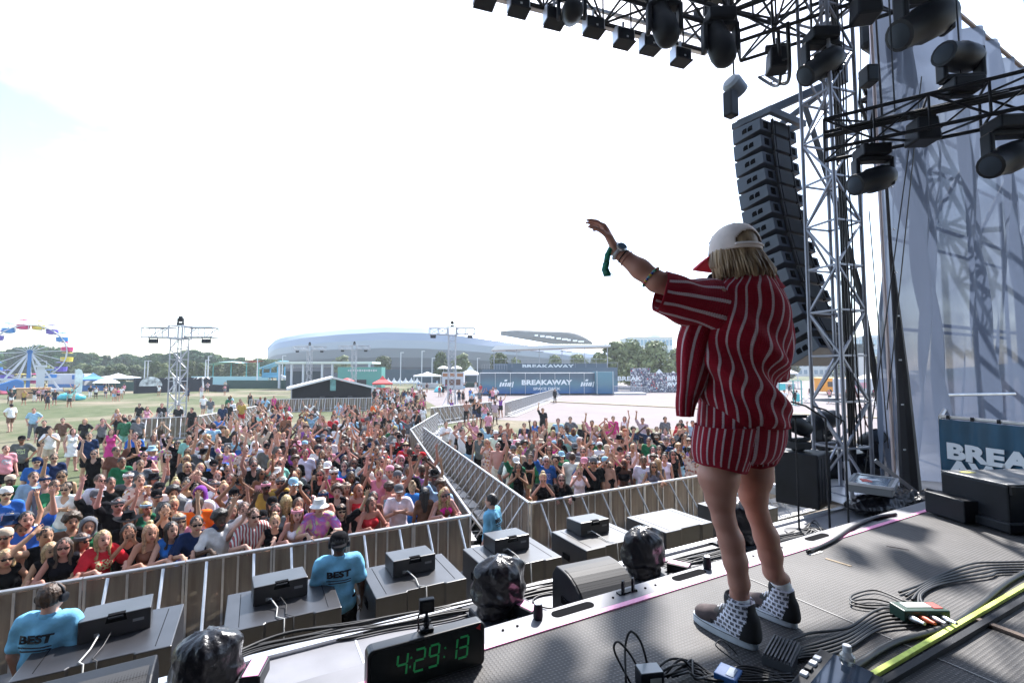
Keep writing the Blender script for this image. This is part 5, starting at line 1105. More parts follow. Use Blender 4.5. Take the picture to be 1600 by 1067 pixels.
mb = MB(); mb.tube(arc[::-1], .03, 6); mb.tube([a + Vector((.1, .2, .1)) for a in arc], .025, 6); [mb.tube([a, a + Vector((.1, .2, .1))], .012, 4) for a in arc[::2]]; tag(mb.build('bent_tube_frame', blk, smooth='auto'), 'bent black tube frame hanging below the roof corner', 'tube frame')
parX = [(757, -3, 'first from the left'), (810, 10, 'second from the left'), (866, 29, 'third from the left'), (927, 43, 'fourth from the left'), (974, 61, 'fifth from the left'), (1015, 71, 'sixth from the left'), (1063, 90, 'rightmost')]
for px, py, lb in parX:
    q = at(px, py, 6.35 + (px - 757) / 306 * 1.05)
    t = thing('blinder_light', 'small black box light under the front truss, %s' % lb, 'stage light', q, rad(-10), 'small box lights under the front truss')
    mb = MB(); mb.box((0, 0, 0), (.26, .2, .19)); mb.box((0, -.02, -.10), (.28, .24, .02)); mb.build('housing', blk_paint, t, bevel=.012); mb = MB(); [mb.box((s * .14, 0, .02), (.012, .16, .2)) for s in (-1, 1)]; mb.box((0, 0, .14), (.28, .05, .02)); mb.tube([(0, 0, .13), (0, 0, .26)], .02, 6); mb.build('bracket', alu, t)
    mb = MB(); mb.box((0, .105, .0), (.2, .008, .12)); mb.build('lens', glassd, t); mb = MB(); mb.box((.01, -.104, -.03), (.03, .006, .025)); mb.build('socket', wht, t)
for px, py, d, hang, aim, s, lb in ((893, -25, 6.5, -1, (.5, .9, .5), .72, 'leftmost on the front truss, cut by the top edge'), (1037, -12, 6.6, -1, (-.1, .25, 1), .86, 'with its round back hanging down from the middle of the front truss'), (1124, 18, 7.0, -1, (-.1, .25, 1), .92, 'with its round back hanging down next to the roof corner'),
        (1282, 48, 6.6, -1, (-.75, .35, -.55), .88, 'aimed down left under the side truss'), (1440, -38, 5.4, -1, (-.8, .4, -.45), 1.0, 'cut by the top edge above the white mesh')):
    moving_light('black moving light ' + lb, at(px, py, d), hang, aim, s, spin=rad(-30))
for px, py, d, lb in ((1352, 12, 6.2, 'square black lamp housing on the side truss'), (1215, 95, 7.3, 'square black lamp housing inside the bent tube frame')):
    t = thing('wash_light', lb, 'stage light', at(px, py, d), rad(-40)); mb = MB(); mb.box((0, 0, 0), (.3, .3, .34), taper=.85); mb.build('housing', blk_paint, t, bevel=.03); mb = MB(); mb.box((0, 0, .22), (.34, .06, .06)); mb.tube([(0, 0, .2), (0, 0, .36)], .02, 6); mb.build('bracket', blk, t)
# low side truss with lights
t4 = thing('overhead_truss', 'low black truss coming in from the right in front of the white mesh', 'truss', (6, 3, 7.1))
LA, LB = at(1288, 228, 5.6), at(1640, 125, 4.6); LA.z = LB.z = 7.02
mb = MB(); truss(mb, LA, LB, .36, .022, .42, n=6, rd=.013); mb.build('truss', blk, t4, world=True, smooth='auto'); mb = MB(); mb.tube([LA + Vector((0, 0, .05)), LB + Vector((0, 0, .05))], .03, 6); mb.tube([LA.lerp(LB, .1) + Vector((0, 0, .1)), LA.lerp(LB, .9) + Vector((0, .1, .1))], .025, 6); mb.build('cable_loom', bcab, t4, world=True)
def ontruss(f, dz): q = LA.lerp(LB, f); q.z += dz; return q
moving_light('black moving light hanging from the left part of the low truss', ontruss(.24, -.17), -1, (-.85, .35, -.28), .70, spin=rad(-35))
moving_light('black moving light hanging from the right part of the low truss', ontruss(.83, -.17), -1, (-.85, .30, -.38), .74, spin=rad(-35))
moving_light('black moving light standing on top of the low truss', ontruss(.66, .16), 1, (-.93, .2, -.04), .72, spin=rad(-35))
t = thing('wash_light', 'square black lamp housing clamped under the middle of the low truss', 'stage light', ontruss(.48, -.14), rad(-35)); mb = MB(); mb.box((0, 0, 0), (.24, .24, .26), taper=.85); mb.build('housing', blk_paint, t, bevel=.02); mb = MB(); mb.box((0, 0, .17), (.26, .05, .04)); mb.build('bracket', blk, t)
for q, lb in ((ontruss(.66, .3), 'above the standing moving light'), (ontruss(.36, .15), 'at the left part of the low truss'), (ontruss(.93, .15), 'at the right edge')): tag(MB().tube([q, q + Vector((-.02, 0, 5))], .009, 5).build('hoist_wire', blk), 'thin dark hoist wire over the low truss ' + lb, 'wire')
for a, b_, lb in (((1386, 640, 6.6), (1440, 120, 6.6), 'crossing in front of the mesh edge'), ((1344, 40, 7.2), (1352, 680, 7.2), 'hanging right of the tower'), ((1420, 235, 6.5), (1345, 790, 6.4), 'slanting from the mesh to the tower foot'), ((1358, 330, 6.8), (1388, 700, 6.8), 'slanting down left of the mesh pole')):
    tag(MB().tube([at(*a), at(*b_)], .008, 5).build('guy_wire', bcab), 'thin black wire ' + lb, 'wire')

# ------------------------------------------------------------------ white mesh wall
def scrim_mat():
    m = bpy.data.materials.new('white_mesh'); m.use_nodes = True; n = m.node_tree; L = n.links; out = n.nodes['Material Output']; b = n.nodes['Principled BSDF']; b.inputs['Base Color'].default_value = (.125, .145, .19, 1); b.inputs['Roughness'].default_value = .8
    tr = n.nodes.new('ShaderNodeBsdfTranslucent'); tr.inputs[0].default_value = (.085, .108, .16, 1); tp = n.nodes.new('ShaderNodeBsdfTransparent'); a = n.nodes.new('ShaderNodeMixShader'); a.inputs[0].default_value = .5; c = n.nodes.new('ShaderNodeMixShader')
    t = n.nodes.new('ShaderNodeTexCoord'); w1 = n.nodes.new('ShaderNodeTexNoise'); w1.inputs['Scale'].default_value = 2.0; w1.inputs['Detail'].default_value = 6; L.new(t.outputs['Object'], w1.inputs['Vector']); r = n.nodes.new('ShaderNodeMapRange'); r.inputs[1].default_value = .3; r.inputs[2].default_value = .75; r.inputs[3].default_value = .015; r.inputs[4].default_value = .085; L.new(w1.outputs[0], r.inputs[0])
    L.new(b.outputs[0], a.inputs[1]); L.new(tr.outputs[0], a.inputs[2]); L.new(r.outputs[0], c.inputs[0]); L.new(a.outputs[0], c.inputs[1]); L.new(tp.outputs[0], c.inputs[2]); L.new(c.outputs[0], out.inputs[0]); return m
sw = thing('mesh_wall', 'huge pale translucent mesh sheet hanging at the right of the stage', 'mesh sheet', (8, 3.35, SHELF))
rs = np.random.default_rng(3)
def fold(u, v):
    x = 8.03 + 14 * u; zz = 2.55 + 8.3 * v
    y = 3.38 + .16 * math.sin(x * 3.1 + .35 * zz) * (1 - .5 * v) + .09 * math.sin(x * 7.3 - zz * .8 + 1) + .12 * math.exp(-((x - 8.8 - .10 * zz) / .25) ** 2) + .03 * math.sin(x * 17 + zz * 2)
    return (x + .05 * math.sin(zz * 2.2) * (u < .02), y, zz)
mb = MB(); mb.grid(fold, 220, 60); mb.build('sheet', scrim_mat(), sw, world=True, smooth=True, fix=False)
mb = MB(); mb.bar((7.9, 3.36, 10.85), (22, 3.36, 10.85), .05, .05); mb.build('top_rope', M('rope_brown', (.20, .14, .10), .8), sw, world=True)
mb = MB(); mb.tube([(7.84, 3.30, 2.6), (7.84, 3.32, 9.6)], .022, 8); mb.build('edge_pole', M('pole_rose', (.60, .50, .50), .4, .5), sw, world=True, smooth='auto')
mb = MB(); mb.tube([(8.05, 3.2, 2.6), (8.02, 3.22, 4.2), (7.93, 3.25, 6.0), (7.9, 3.28, 9.6)], [.12, .075, .022, .012], 8); mb.build('gathered_edge', M('edge_black', (.012, .012, .016), .7), sw, world=True, smooth='auto')
mb = MB(); [mb.box((7.93, 3.2, 3.2 + i * .62), (.04, .02, .02)) for i in range(9)]; mb.build('cable_tie', wht, sw, world=True)
# scaffold seen through the mesh
sf = thing('wing_scaffold', 'dark scaffold and truss standing behind the white mesh sheet', 'scaffold', (11, 5.2, 0))
mb = MB()
for x in (11.9, 14.2, 16.5, 18.8):
    for y in (4.2, 5.0): mb.tube([(x, y, 0), (x, y, 10.2)], .05, 6)
for zz in (3.2, 5.2, 7.2, 9.2):
    for y in (4.2, 5.0): mb.tube([(11.9, y, zz), (18.8, y, zz)], .04, 6)
for i, x in enumerate((11.9, 14.2, 16.5)): mb.tube([(x, 4.2, 7.2), (x + 2.3, 4.2, 9.2)], .04, 6)
mb.build('frame', MATS['far_grey_wall'], sf, world=True)
mb = MB(); truss(mb, (9.4, 3.9, 9.3), (13.5, 4.9, 7.9), .55, .04, .5); mb.build('leaning_truss', blk, sf, world=True)
mb = MB(); mb.box((9.35, 3.85, 10.1), (.9, .25, .7)); mb.build('hung_box', blk_paint, sf, world=True, bevel=.08)
t = thing('blinder_light', 'small black square lamp beside the top of the mesh pole', 'stage light', at(1357, 120, 6.75), rad(-30)); mb = MB(); mb.box((0, 0, 0), (.16, .2, .26)); mb.build('housing', blk_paint, t, bevel=.015); mb = MB(); mb.box((0, -.102, 0), (.12, .006, .18)); mb.build('lens', glassd, t)

# ------------------------------------------------------------------ wing: banner rail, racks, cases, stands
rb = thing('banner_railing', 'steel railing covered by a blue banner lettered BREAK AWAY', 'railing', (8.33, 2.93, SHELF))
PA, PB = at(1470, 657, 6.3), at(1640, 672, 5.2); PA.z = PB.z = SHELF + 1.08; u_ = (PB - PA).normalized(); nr = Vector((u_.y, -u_.x, 0))
if nr.dot(-PA) < 0: nr = -nr
mb = MB(); mb.tube([PA, PB], .025, 8); mb.tube([PA, PA - Vector((0, 0, 1.08))], .025, 8); PC = PA + Vector((1.6, .5, 0)); mb.tube([PA, PC], .025, 8); mb.tube([PC + Vector((0,0,.22)), PC - Vector((0, 0, 1.08))], .03, 8); mb.tube([PC + Vector((0, 0, .22)), PC + Vector((1.5, -.4, .22))], .025, 8); mb.tube([PA - Vector((0, 0, .3)), PC - Vector((0, 0, .3))], .02, 8); mb.build('rail', braw, rb, world=True, smooth='auto')
mb = MB(); mb.grid(lambda a, b: PA + (PB - PA) * a - Vector((0, 0, .03 + 1.02 * b)) + nr * (.03 + .012 * math.sin(a * 34) + .01 * math.sin(a * 13 + b * 5)), 60, 10); mb.build('banner', M('banner_teal', (.018, .085, .15), .5, noise=(1.2, .25)), rb, world=True, smooth=True)
mb = MB(); ux_ = u_ if u_.dot(RGT) > 0 else -u_
put_text(mb, 'BREAK', PA + ux_ * .66 - Vector((0, 0, .44)) + nr * .062, ux_, (0, 0, 1), .27, .004, .014, 1.4); put_text(mb, 'AWAY', PA + ux_ * .68 - Vector((0, 0, .66)) + nr * .062, ux_, (0, 0, 1), .27, .004, .014, 1.4); mb.build('lettering', MATS['print_white'], rb, world=True)
mb = MB(); [mb.box(PA.lerp(PB, f) + nr * .03 + Vector((0, 0, .0)), (.025, .03, .05)) for f in (.1, .35, .6, .85)]; mb.build('cable_tie', blk, rb, world=True)
rk = thing('amp_rack', 'low black rack case with a worn grey lid at the right edge of the deck', 'rack case', (4.62, 1.42, DECK), rad(-24))
mb = MB(); mb.box((.36, 0, .19), (.85, .46, .26)); mb.box((.36, 0, .045), (.9, .5, .07)); mb.build('case', blk_paint, rk, bevel=.012); mb = MB(); mb.box((.36, 0, .325), (.85, .46, .012)); mb.build('lid', M('lid_worn', (.14, .14, .14), .4, .2, noise=(7, .6)), rk, bevel=.004)
for x in (-.04, .22, .5, .76): mb = MB(); mb.box((x, -.235, .29), (.03, .02, .06)); mb.build('latch', blk, rk)
mb = MB(); mb.box((.06, .14, .3325), (.09, .05, .002)); mb.build('yellow_sticker', M('sticker_yellow', (.6, .55, .1), .5), rk)
mb = MB(); mb.box((-.11, .12, .09), (.12, .3, .16)); mb.build('side_box', blk_paint, rk, bevel=.01)
wd_ = thing('side_monitor', 'tilted black wedge monitor in front of the rack case at the right edge', 'floor monitor', (4.86, .92, DECK), rad(-30)); mb = MB(); mb.prism([(-.34, 0), (.42, 0), (.42, .36), (.36, .36), (-.34, .10)], (0, -.22, 0), (1, 0, 0), (0, 0, 1), (0, .42, 0)); mb.build('cabinet', blk_paint, wd_, bevel=.01); mb = MB(); mb.add([(-.32, -.2, .118), (.34, -.2, .362), (.34, .18, .362), (-.32, .18, .118)], [(0, 1, 2, 3)]); mb.build('grille', grille, wd_)
tag(MB().tube([gp(1575, 822, DECK + .03), gp(1640, 800, DECK + .05)], .008, 6).build('stand_leg', alu), 'thin silver stand leg before the wedge monitor at the right edge', 'stand leg')
sb = thing('side_fill_speaker', 'upright black side fill speaker at the edge of the apron behind the performer', 'loudspeaker', (6.22, 3.62, SHELF), rad(12)); mb = MB(); mb.box((0, 0, .33), (.46, .5, .66)); mb.build('cabinet', blk_paint, sb, bevel=.015); mb = MB(); [mb.box((-.2 + .1 * i, -.252, .33), (.015, .008, .56)) for i in range(5)]; mb.build('rear_rib', blk, sb)
moving_light('black moving light standing on the side fill speaker', (6.2, 3.65, SHELF + .665), 1, (-.75, .2, .35), .55, 'lights around the tower foot', rad(-20))
moving_light('black moving light on the wing floor behind the tower foot', (8.0, 4.3, SHELF + .42), 1, (.9, -.1, .12), .8, 'lights around the tower foot', rad(10))
t = thing('equipment_case', 'black equipment case with a white plate behind the tower foot', 'case', (8.25, 4.15, SHELF), rad(-25)); mb = MB(); mb.box((0, 0, .21), (.95, .5, .4)); mb.build('body', blk_paint, t, bevel=.02); mb = MB(); mb.box((-.1, -.253, .25), (.22, .006, .1)); mb.box((-.1, -.257, .25), (.17, .006, .06)); mb.build('plate', alu_w, t); mb = MB(); mb.lathe([(.07, 0), (.07, .03), (.03, .04)], (.22, -.25, .28), 12, Matrix.Rotation(rad(90), 3, 'X')); mb.build('dial', alu, t)
moving_light('black moving light lying by the mesh pole', (8.35, 3.8, SHELF + .2), 1, (-.5, -.6, .4), .7, 'lights around the tower foot', rad(40))
fc = thing('flight_case', 'small silver edged flight case lid lying on black bags by the tower', 'case', (6.55, 2.98, SHELF + .27), rad(18)); mb = MB(); mb.box((0, 0, .05), (.62, .42, .10)); mb.build('body', M('case_grey', (.22, .23, .24), .4, .4), fc, bevel=.006); mb = MB(); mb.box((0, 0, .103), (.5, .31, .006)); mb.build('lid_panel', M('panel_blue', (.09, .13, .18), .25), fc)
mb = MB(); [mb.bar((x * .31, -.21, .1), (x * .31, .21, .1), .03) for x in (-1, 1)]; [mb.bar((-.31, y * .21, .1), (.31, y * .21, .1), .03) for y in (-1, 1)]; mb.build('edge_profile', alu, fc); mb = MB(); mb.box((-.05, .06, .108), (.16, .1, .004), rotz(.3)); mb.build('red_sticker', M('label_red', (.5, .04, .03), .5), fc); mb = MB(); mb.box((.03, -.01, .1085), (.1, .12, .004), rotz(.6)); mb.build('white_sticker', wht, fc)
for i, (x, y, a, b_, c) in enumerate(((6.5, 2.95, .42, .3, .15), (7.1, 3.0, .4, .3, .13), (7.35, 2.75, .35, .28, .12))):
    F_ = Field((-.6, -.5, -.02), (.6, .5, .42), .02); F_.ell((0, 0, .1), (a, b_, c), k=.05).ell((.15, -.05, .12), (a * .5, b_ * .8, c * 1.1), k=.05); P, Q = F_.mesh(); N = vnormals(P, Q)
    dd = sum(-np.abs(np.sin(P @ (np.random.default_rng(i * 9 + k).normal(size=3) * 12) + k)) for k in range(7)) * .012; o = link('covered_heap', np_mesh('covered_heap', P + N * dd[:, None], Q, bagm)); o.location = (x, y, SHELF); tag(o, ('black plastic heap under the silver edged flight case', 'black plastic heap right of the silver edged flight case', 'low black plastic heap nearest the mesh wall')[i], 'plastic heap')
def stand(label, px, pyt, pyb, z0, head):
    p = gp(px, pyb, z0); d = (p - CAM).dot(FWD); zt = CAM.z + (at(px, pyt, d).z - CAM.z); t = thing('microphone_stand', label, 'stand', p)
    mb = MB(); mb.tube([(0, 0, 0), (0, 0, zt - z0)], .010, 7); mb.build('pole', blk, t); mb = MB(); mb.lathe([(.14, 0), (.14, .012), (.03, .03), (.012, .05)], n=16); mb.build('base', blk, t, smooth='auto')
    if head: mb = MB(); mb.box((0, 0, zt - z0), (.20, .10, .035), rotz(-.5)); mb.build('head_plate', blk_paint, t, bevel=.006)
    else: mb = MB(); mb.tube([(0, 0, zt - z0), (-.15, .1, zt - z0 + .12), (-.28, .16, zt - z0 + .16)], .009, 6); mb.build('boom', blk, t)
stand('thin black stand with a flat head plate right of the performer', 1249, 651, 832, SHELF, True); stand('thin black stand with a short boom before the tower', 1298, 655, 858, SHELF, False); stand('thin black stand with a short boom right of the tower leg', 1327, 660, 838, SHELF, False)
for i in range(6): cable('wing_cable', 'black cable heap between the stands and the flight case', [gp(1225 + i * 9 + rc.uniform(-12, 12), 835 + rc.uniform(-8, 10), SHELF + .01), gp(1265 + rc.uniform(-10, 10), 815 + rc.uniform(-6, 14), SHELF + .03), gp(1300, 832 + rc.uniform(-8, 8), SHELF + .01), gp(1340 + i * 8, 815 + rc.uniform(-6, 6), SHELF + .02), gp(1400 + i * 10, 800 + rc.uniform(-4, 6), SHELF + .02)], .009, bcab, 0, 'cables heaped around the black stands')
cable('deck_cable', 'thick black cable curving over the deck edge to the right', dpts([(1262, 862), (1300, 845), (1335, 822), (1370, 808), (1400, 803)]), .012, bcab, 0)
# ================================================================== the performer
def skin_mat(name, c):
    m = bpy.data.materials.new(name); m.use_nodes = True; n = m.node_tree; b = n.nodes['Principled BSDF']; L = n.links
    b.inputs['Roughness'].default_value = .48; b.inputs['Specular IOR Level'].default_value = .4
    b.inputs['Subsurface Weight'].default_value = .12; b.inputs['Subsurface Radius'].default_value = (.02, .008, .004); b.inputs['Subsurface Scale'].default_value = .5
    t = n.nodes.new('ShaderNodeTexCoord'); z = n.nodes.new('ShaderNodeTexNoise'); z.inputs['Scale'].default_value = 9; z.inputs['Detail'].default_value = 5; L.new(t.outputs['Object'], z.inputs['Vector'])
    r = n.nodes.new('ShaderNodeValToRGB'); e = r.color_ramp.elements; e[0].position = .3; e[0].color = (*[x * .86 for x in c], 1); e[1].position = .7; e[1].color = (*[min(1, x * 1.1) for x in c], 1); L.new(z.outputs[0], r.inputs[0]); L.new(r.outputs[0], b.inputs['Base Color'])
    z2 = n.nodes.new('ShaderNodeTexNoise'); z2.inputs['Scale'].default_value = 260; L.new(t.outputs['Object'], z2.inputs['Vector']); bp = n.nodes.new('ShaderNodeBump'); bp.inputs['Strength'].default_value = .12; bp.inputs['Distance'].default_value = .001; L.new(z2.outputs[0], bp.inputs['Height']); L.new(bp.outputs[0], b.inputs['Normal'])
    return m
RP = gp(1172, 1005, DECK)
pf = thing('person', 'performer in a red striped knit outfit and cream cap raising one arm to the crowd', 'person', RP, -YAW)
RM = Matrix.Rotation(YAW, 3, 'Z')
def lp(px, py, d): return np.array(RM @ (at(px, py, d) - RP))
HF = np.array((-.50, .866, 0.0)); HS = np.array((.866, .50, 0.0))     # where the face points; her right side
B = Field((-.78, -.42, -.01), (.36, .50, 1.82), .0052)
lhip, rhip = lp(1128, 690, 1.94), lp(1186, 690, 2.02)
lkn, rkn = lp(1130, 818, 1.92), lp(1180, 800, 2.04)
lh = np.array(RM @ (gp(1183, 1016, DECK) - RP)); lt = np.array(RM @ (gp(1089, 966, DECK) - RP)); rh = np.array(RM @ (gp(1245, 982, DECK) - RP)); rt_ = np.array(RM @ (gp(1162, 944, DECK) - RP))
lA, rA = lh * .75 + lt * .25, rh * .75 + rt_ * .25; zv = np.array((0, 0, 1.0)); lan, ran = lA + zv * .165, rA + zv * .165
# legs as chains of (x px, y px, depth, radius)
for CH in (((1128, 690, 1.95, .078), (1123, 745, 1.94, .083), (1125, 776, 1.935, .060), (1131, 811, 1.925, .045), (1142, 844, 1.915, .050), (1149, 877, 1.905, .047), (1155, 910, 1.90, .040), (lA + zv * .18, .035), (lA + zv * .09, .031)), ((1184, 690, 2.03, .076), (1178, 745, 2.035, .077), (1177, 775, 2.04, .058), (1184, 803, 2.045, .045), (1197, 838, 2.05, .051), (1204, 866, 2.055, .049), (1208, 893, 2.06, .041), (rA + zv * .18, .035), (rA + zv * .09, .031))):
    CH = [(lp(*q[:3]), q[3]) if len(q) == 4 else q for q in CH]
    for (q0, r0), (q1, r1) in zip(CH, CH[1:]): B.cap(q0, q1, r0 * .95, r1 * .95, .018)
pel = (lhip + rhip) / 2 + np.array((.01, .02, .07)); ches = lp(1160, 510, 1.98); nek = lp(1160, 440, 1.97)
B.ell(pel, (.140, .105, .11), k=.04).cap(pel, ches, .115, .125, .06).cap(lp(1122, 468, 1.93), lp(1200, 474, 2.03), .06, .06, .06)
B.cap(ches, nek, .07, .05, .05); hc = lp(1146, 397, 1.97); B.cap(nek, hc + np.array((0, 0, -.05)), .048, .05, .03)
hrot = np.stack([HF, -HS, (0, 0, 1)], 1)
def hp(f, s, u): return hc + HF * f + HS * s + np.array((0, 0, u))
B.ell(hc + np.array((0, 0, .015)), (.093, .074, .108), hrot, k=.02); B.ell(hp(.030, 0, -.045), (.062, .052, .066), hrot, k=.03)
B.cap(hp(.088, 0, .0), hp(.107, 0, -.022), .010, .013, .012); B.ell(hp(.078, 0, -.055), (.018, .024, .010), hrot, k=.012); B.ell(hp(.075, 0, -.088), (.022, .024, .018), hrot, k=.02)
for s in (-1, 1): B.ell(hp(.07, s * .038, -.025), (.022, .022, .022), hrot, k=.02); B.ell(hp(-.005, s * .077, -.008), (.022, .010, .032), hrot, k=.006); B.ell(hp(.086, s * .030, .008), (.010, .014, .008), hrot, k=.004, sub=True)
# raised left arm
lsh, lel, lwr = lp(1112, 466, 1.93), lp(1026, 440, 1.93), lp(963, 392, 1.99)
B.cap(lsh, lel, .052, .043, .03); B.cap(lel, lel * .6 + lwr * .4, .041, .040, .02); B.cap(lel * .6 + lwr * .4, lwr, .040, .027, .02)
k0, k1 = lp(953, 376, 2.0), lp(946, 357, 2.02)
aL = k1 - lwr; aL /= np.linalg.norm(aL); across = np.array((.35, .93, .10)); across -= aL * across.dot(aL); across /= np.linalg.norm(across)
pn = np.cross(aL, across)
for i in range(4):
    o = across * ((i - 1.5) * .021); B.cap(lwr + o * .7, k1 + o, .015, .0125, .014)
fing = (((933, 344), (925, 337), (917, 333)), ((931, 341), (923, 337), (915, 335)), ((931, 346), (924, 341), (918, 339)), ((934, 351), (927, 347), (922, 345)))
fd = lp(932, 343, 2.03) - k1; Lf = (.075, .082, .076, .060)
for i in range(4):
    o = across * ((i - 1.5) * .0215); p0 = k1 + o; d0 = aL * (.62 - .10 * i) + (-np.array((1, 0, 0)) * (.55 + .10 * i)); d0 /= np.linalg.norm(d0)
    d1 = aL * (.30 - .12 * i) - np.array((1.0, 0, 0)) * .9; d1 /= np.linalg.norm(d1); d2 = aL * (.10 - .14 * i) - np.array((1.0, 0, 0)); d2 /= np.linalg.norm(d2)
    p1 = p0 + d0 * Lf[i] * .45; p2 = p1 + d1 * Lf[i] * .32; p3 = p2 + d2 * Lf[i] * .25
    B.cap(p0, p1, .0098, .0088, .006); B.cap(p1, p2, .0088, .0080, .004); B.cap(p2, p3, .0080, .0066, .004)
t0 = lwr * .55 + k1 * .45 - across * .030; t1 = t0 - across * .022 + aL * .022 - np.array((.012, 0, 0)); t2 = t1 + aL * .022 - np.array((.024, 0, 0)); t3 = t2 - np.array((.022, 0, 0)) + aL * .006
B.cap(lwr - across * .015, t0, .016, .014, .01); B.cap(t0, t1, .0125, .0105, .008); B.cap(t1, t2, .0105, .0092, .004); B.cap(t2, t3, .0092, .0072, .004)
# right arm bends up in front of the chest and holds the microphone
rsh, rel, rwr = lp(1205, 478, 2.05), lp(1196, 566, 2.16), lp(1132, 470, 2.19)
B.cap(rsh, rel, .050, .040, .03); B.cap(rel, rwr, .040, .027, .02)
m0, m1 = hp(.102, .0, -.088), hp(.075, .03, -.26); ma_ = (m1 - m0) / np.linalg.norm(m1 - m0); mc = m0 + ma_ * .105
B.cap(rwr, mc + HS * .03, .024, .022, .02)
for i in range(4):
    c = mc + ma_ * ((i - 1.5) * .019); B.cap(c + HS * .035, c + HS * .02 + HF * .022, .0095, .009, .005); B.cap(c + HS * .02 + HF * .022, c - HS * .012 + HF * .020, .009, .0085, .004); B.cap(c - HS * .012 + HF * .020, c - HS * .022 + HF * .0, .0085, .007, .004)
B.cap(mc + HS * .03 - HF * .01, mc - HS * .004 - HF * .024 - ma_ * .02, .0105, .009, .006)
P, Q = B.mesh(); P = smooth_mesh(P, Q, 3, .45)
skin = skin_mat('skin_performer', (.45, .225, .17)); bo = link('body', np_mesh('body', P, Q, [skin]), pf)
mb = MB(); q = Vector(m0 - m1).to_track_quat('Z', 'Y').to_matrix(); mb.lathe([(.010, -.02), (.012, 0), (.014, .13), (.016, .15)], Vector(m1), 12, q); mb.ball(Vector(m0), .025, 12, 8)
mc_ob = mb.build('microphone', blk_paint, None, smooth='auto'); mc_ob.location = RP; mc_ob.rotation_euler = (0, 0, -YAW); tag(mc_ob, 'black microphone held to the mouth of the performer', 'microphone')
# ---------------- knit clothes
def knit_mat(name, N, wid, red=(.29, .006, .022), whitec=(.62, .49, .53)):
    m = bpy.data.materials.new(name); m.use_nodes = True; n = m.node_tree; b = n.nodes['Principled BSDF']; L = n.links; b.inputs['Roughness'].default_value = .9; b.inputs['Specular IOR Level'].default_value = .15; b.inputs['Sheen Weight'].default_value = .35; b.inputs['Sheen Tint'].default_value = (.8, .25, .3, 1)
    a = n.nodes.new('ShaderNodeAttribute'); a.attribute_name = 'su'; s = n.nodes.new('ShaderNodeSeparateXYZ'); L.new(a.outputs['Vector'], s.inputs[0])
    def mt(op, x, y=None):
        q = n.nodes.new('ShaderNodeMath'); q.operation = op
        for i, v in enumerate((x, y)):
            if v is None: continue
            if isinstance(v, (int, float)): q.inputs[i].default_value = v
            else: L.new(v, q.inputs[i])
        return q.outputs[0]
    rows = mt('MULTIPLY', s.outputs[1], 165.0); tri = mt('PINGPONG', rows, .5)
    u = mt('ADD', mt('MULTIPLY', s.outputs[0], float(N)), mt('MULTIPLY', tri, .09)); fr = mt('FRACT', u); di = mt('ABSOLUTE', mt('SUBTRACT', fr, .5))
    r = n.nodes.new('ShaderNodeMapRange'); r.inputs[1].default_value = wid / 2 + .012; r.inputs[2].default_value = wid / 2 - .012; L.new(di, r.inputs[0])
    x = n.nodes.new('ShaderNodeMix'); x.data_type = 'RGBA'; x.inputs[6].default_value = (*red, 1); x.inputs[7].default_value = (*whitec, 1); L.new(mt('MULTIPLY', r.outputs[0], s.outputs[2]), x.inputs[0])
    cols = mt('PINGPONG', mt('MULTIPLY', s.outputs[0], N * 9.0), .5); hgt = mt('ADD', mt('MULTIPLY', tri, .8), mt('ADD', cols, mt('MULTIPLY', r.outputs[0], .7)))
    sh = n.nodes.new('ShaderNodeMapRange'); sh.inputs[1].default_value = 0; sh.inputs[2].default_value = .9; sh.inputs[3].default_value = .62; sh.inputs[4].default_value = 1.12; L.new(mt('ADD', tri, cols), sh.inputs[0])
    vm = n.nodes.new('ShaderNodeVectorMath'); vm.operation = 'MULTIPLY'; L.new(x.outputs[2], vm.inputs[0]); L.new(sh.outputs[0], vm.inputs[1]); L.new(vm.outputs[0], b.inputs['Base Color'])
    bp = n.nodes.new('ShaderNodeBump'); bp.inputs['Strength'].default_value = .7; bp.inputs['Distance'].default_value = .004; L.new(hgt, bp.inputs['Height']); L.new(bp.outputs[0], b.inputs['Normal'])
    return m
def cat(a, b, c, d, t): return .5 * (2 * b + (c - a) * t + (2 * a - 5 * b + 4 * c - d) * t * t + (3 * b - a - 3 * c + d) * t ** 3)
def resample(rows, n):
    R_ = np.array(rows, float); k = len(R_); out = []
    for i in range(n + 1):
        x = i / n * (k - 1); j = min(int(x), k - 2); t = x - j; out.append(cat(R_[max(j - 1, 0)], R_[j], R_[j + 1], R_[min(j + 2, k - 1)], t))
    return out
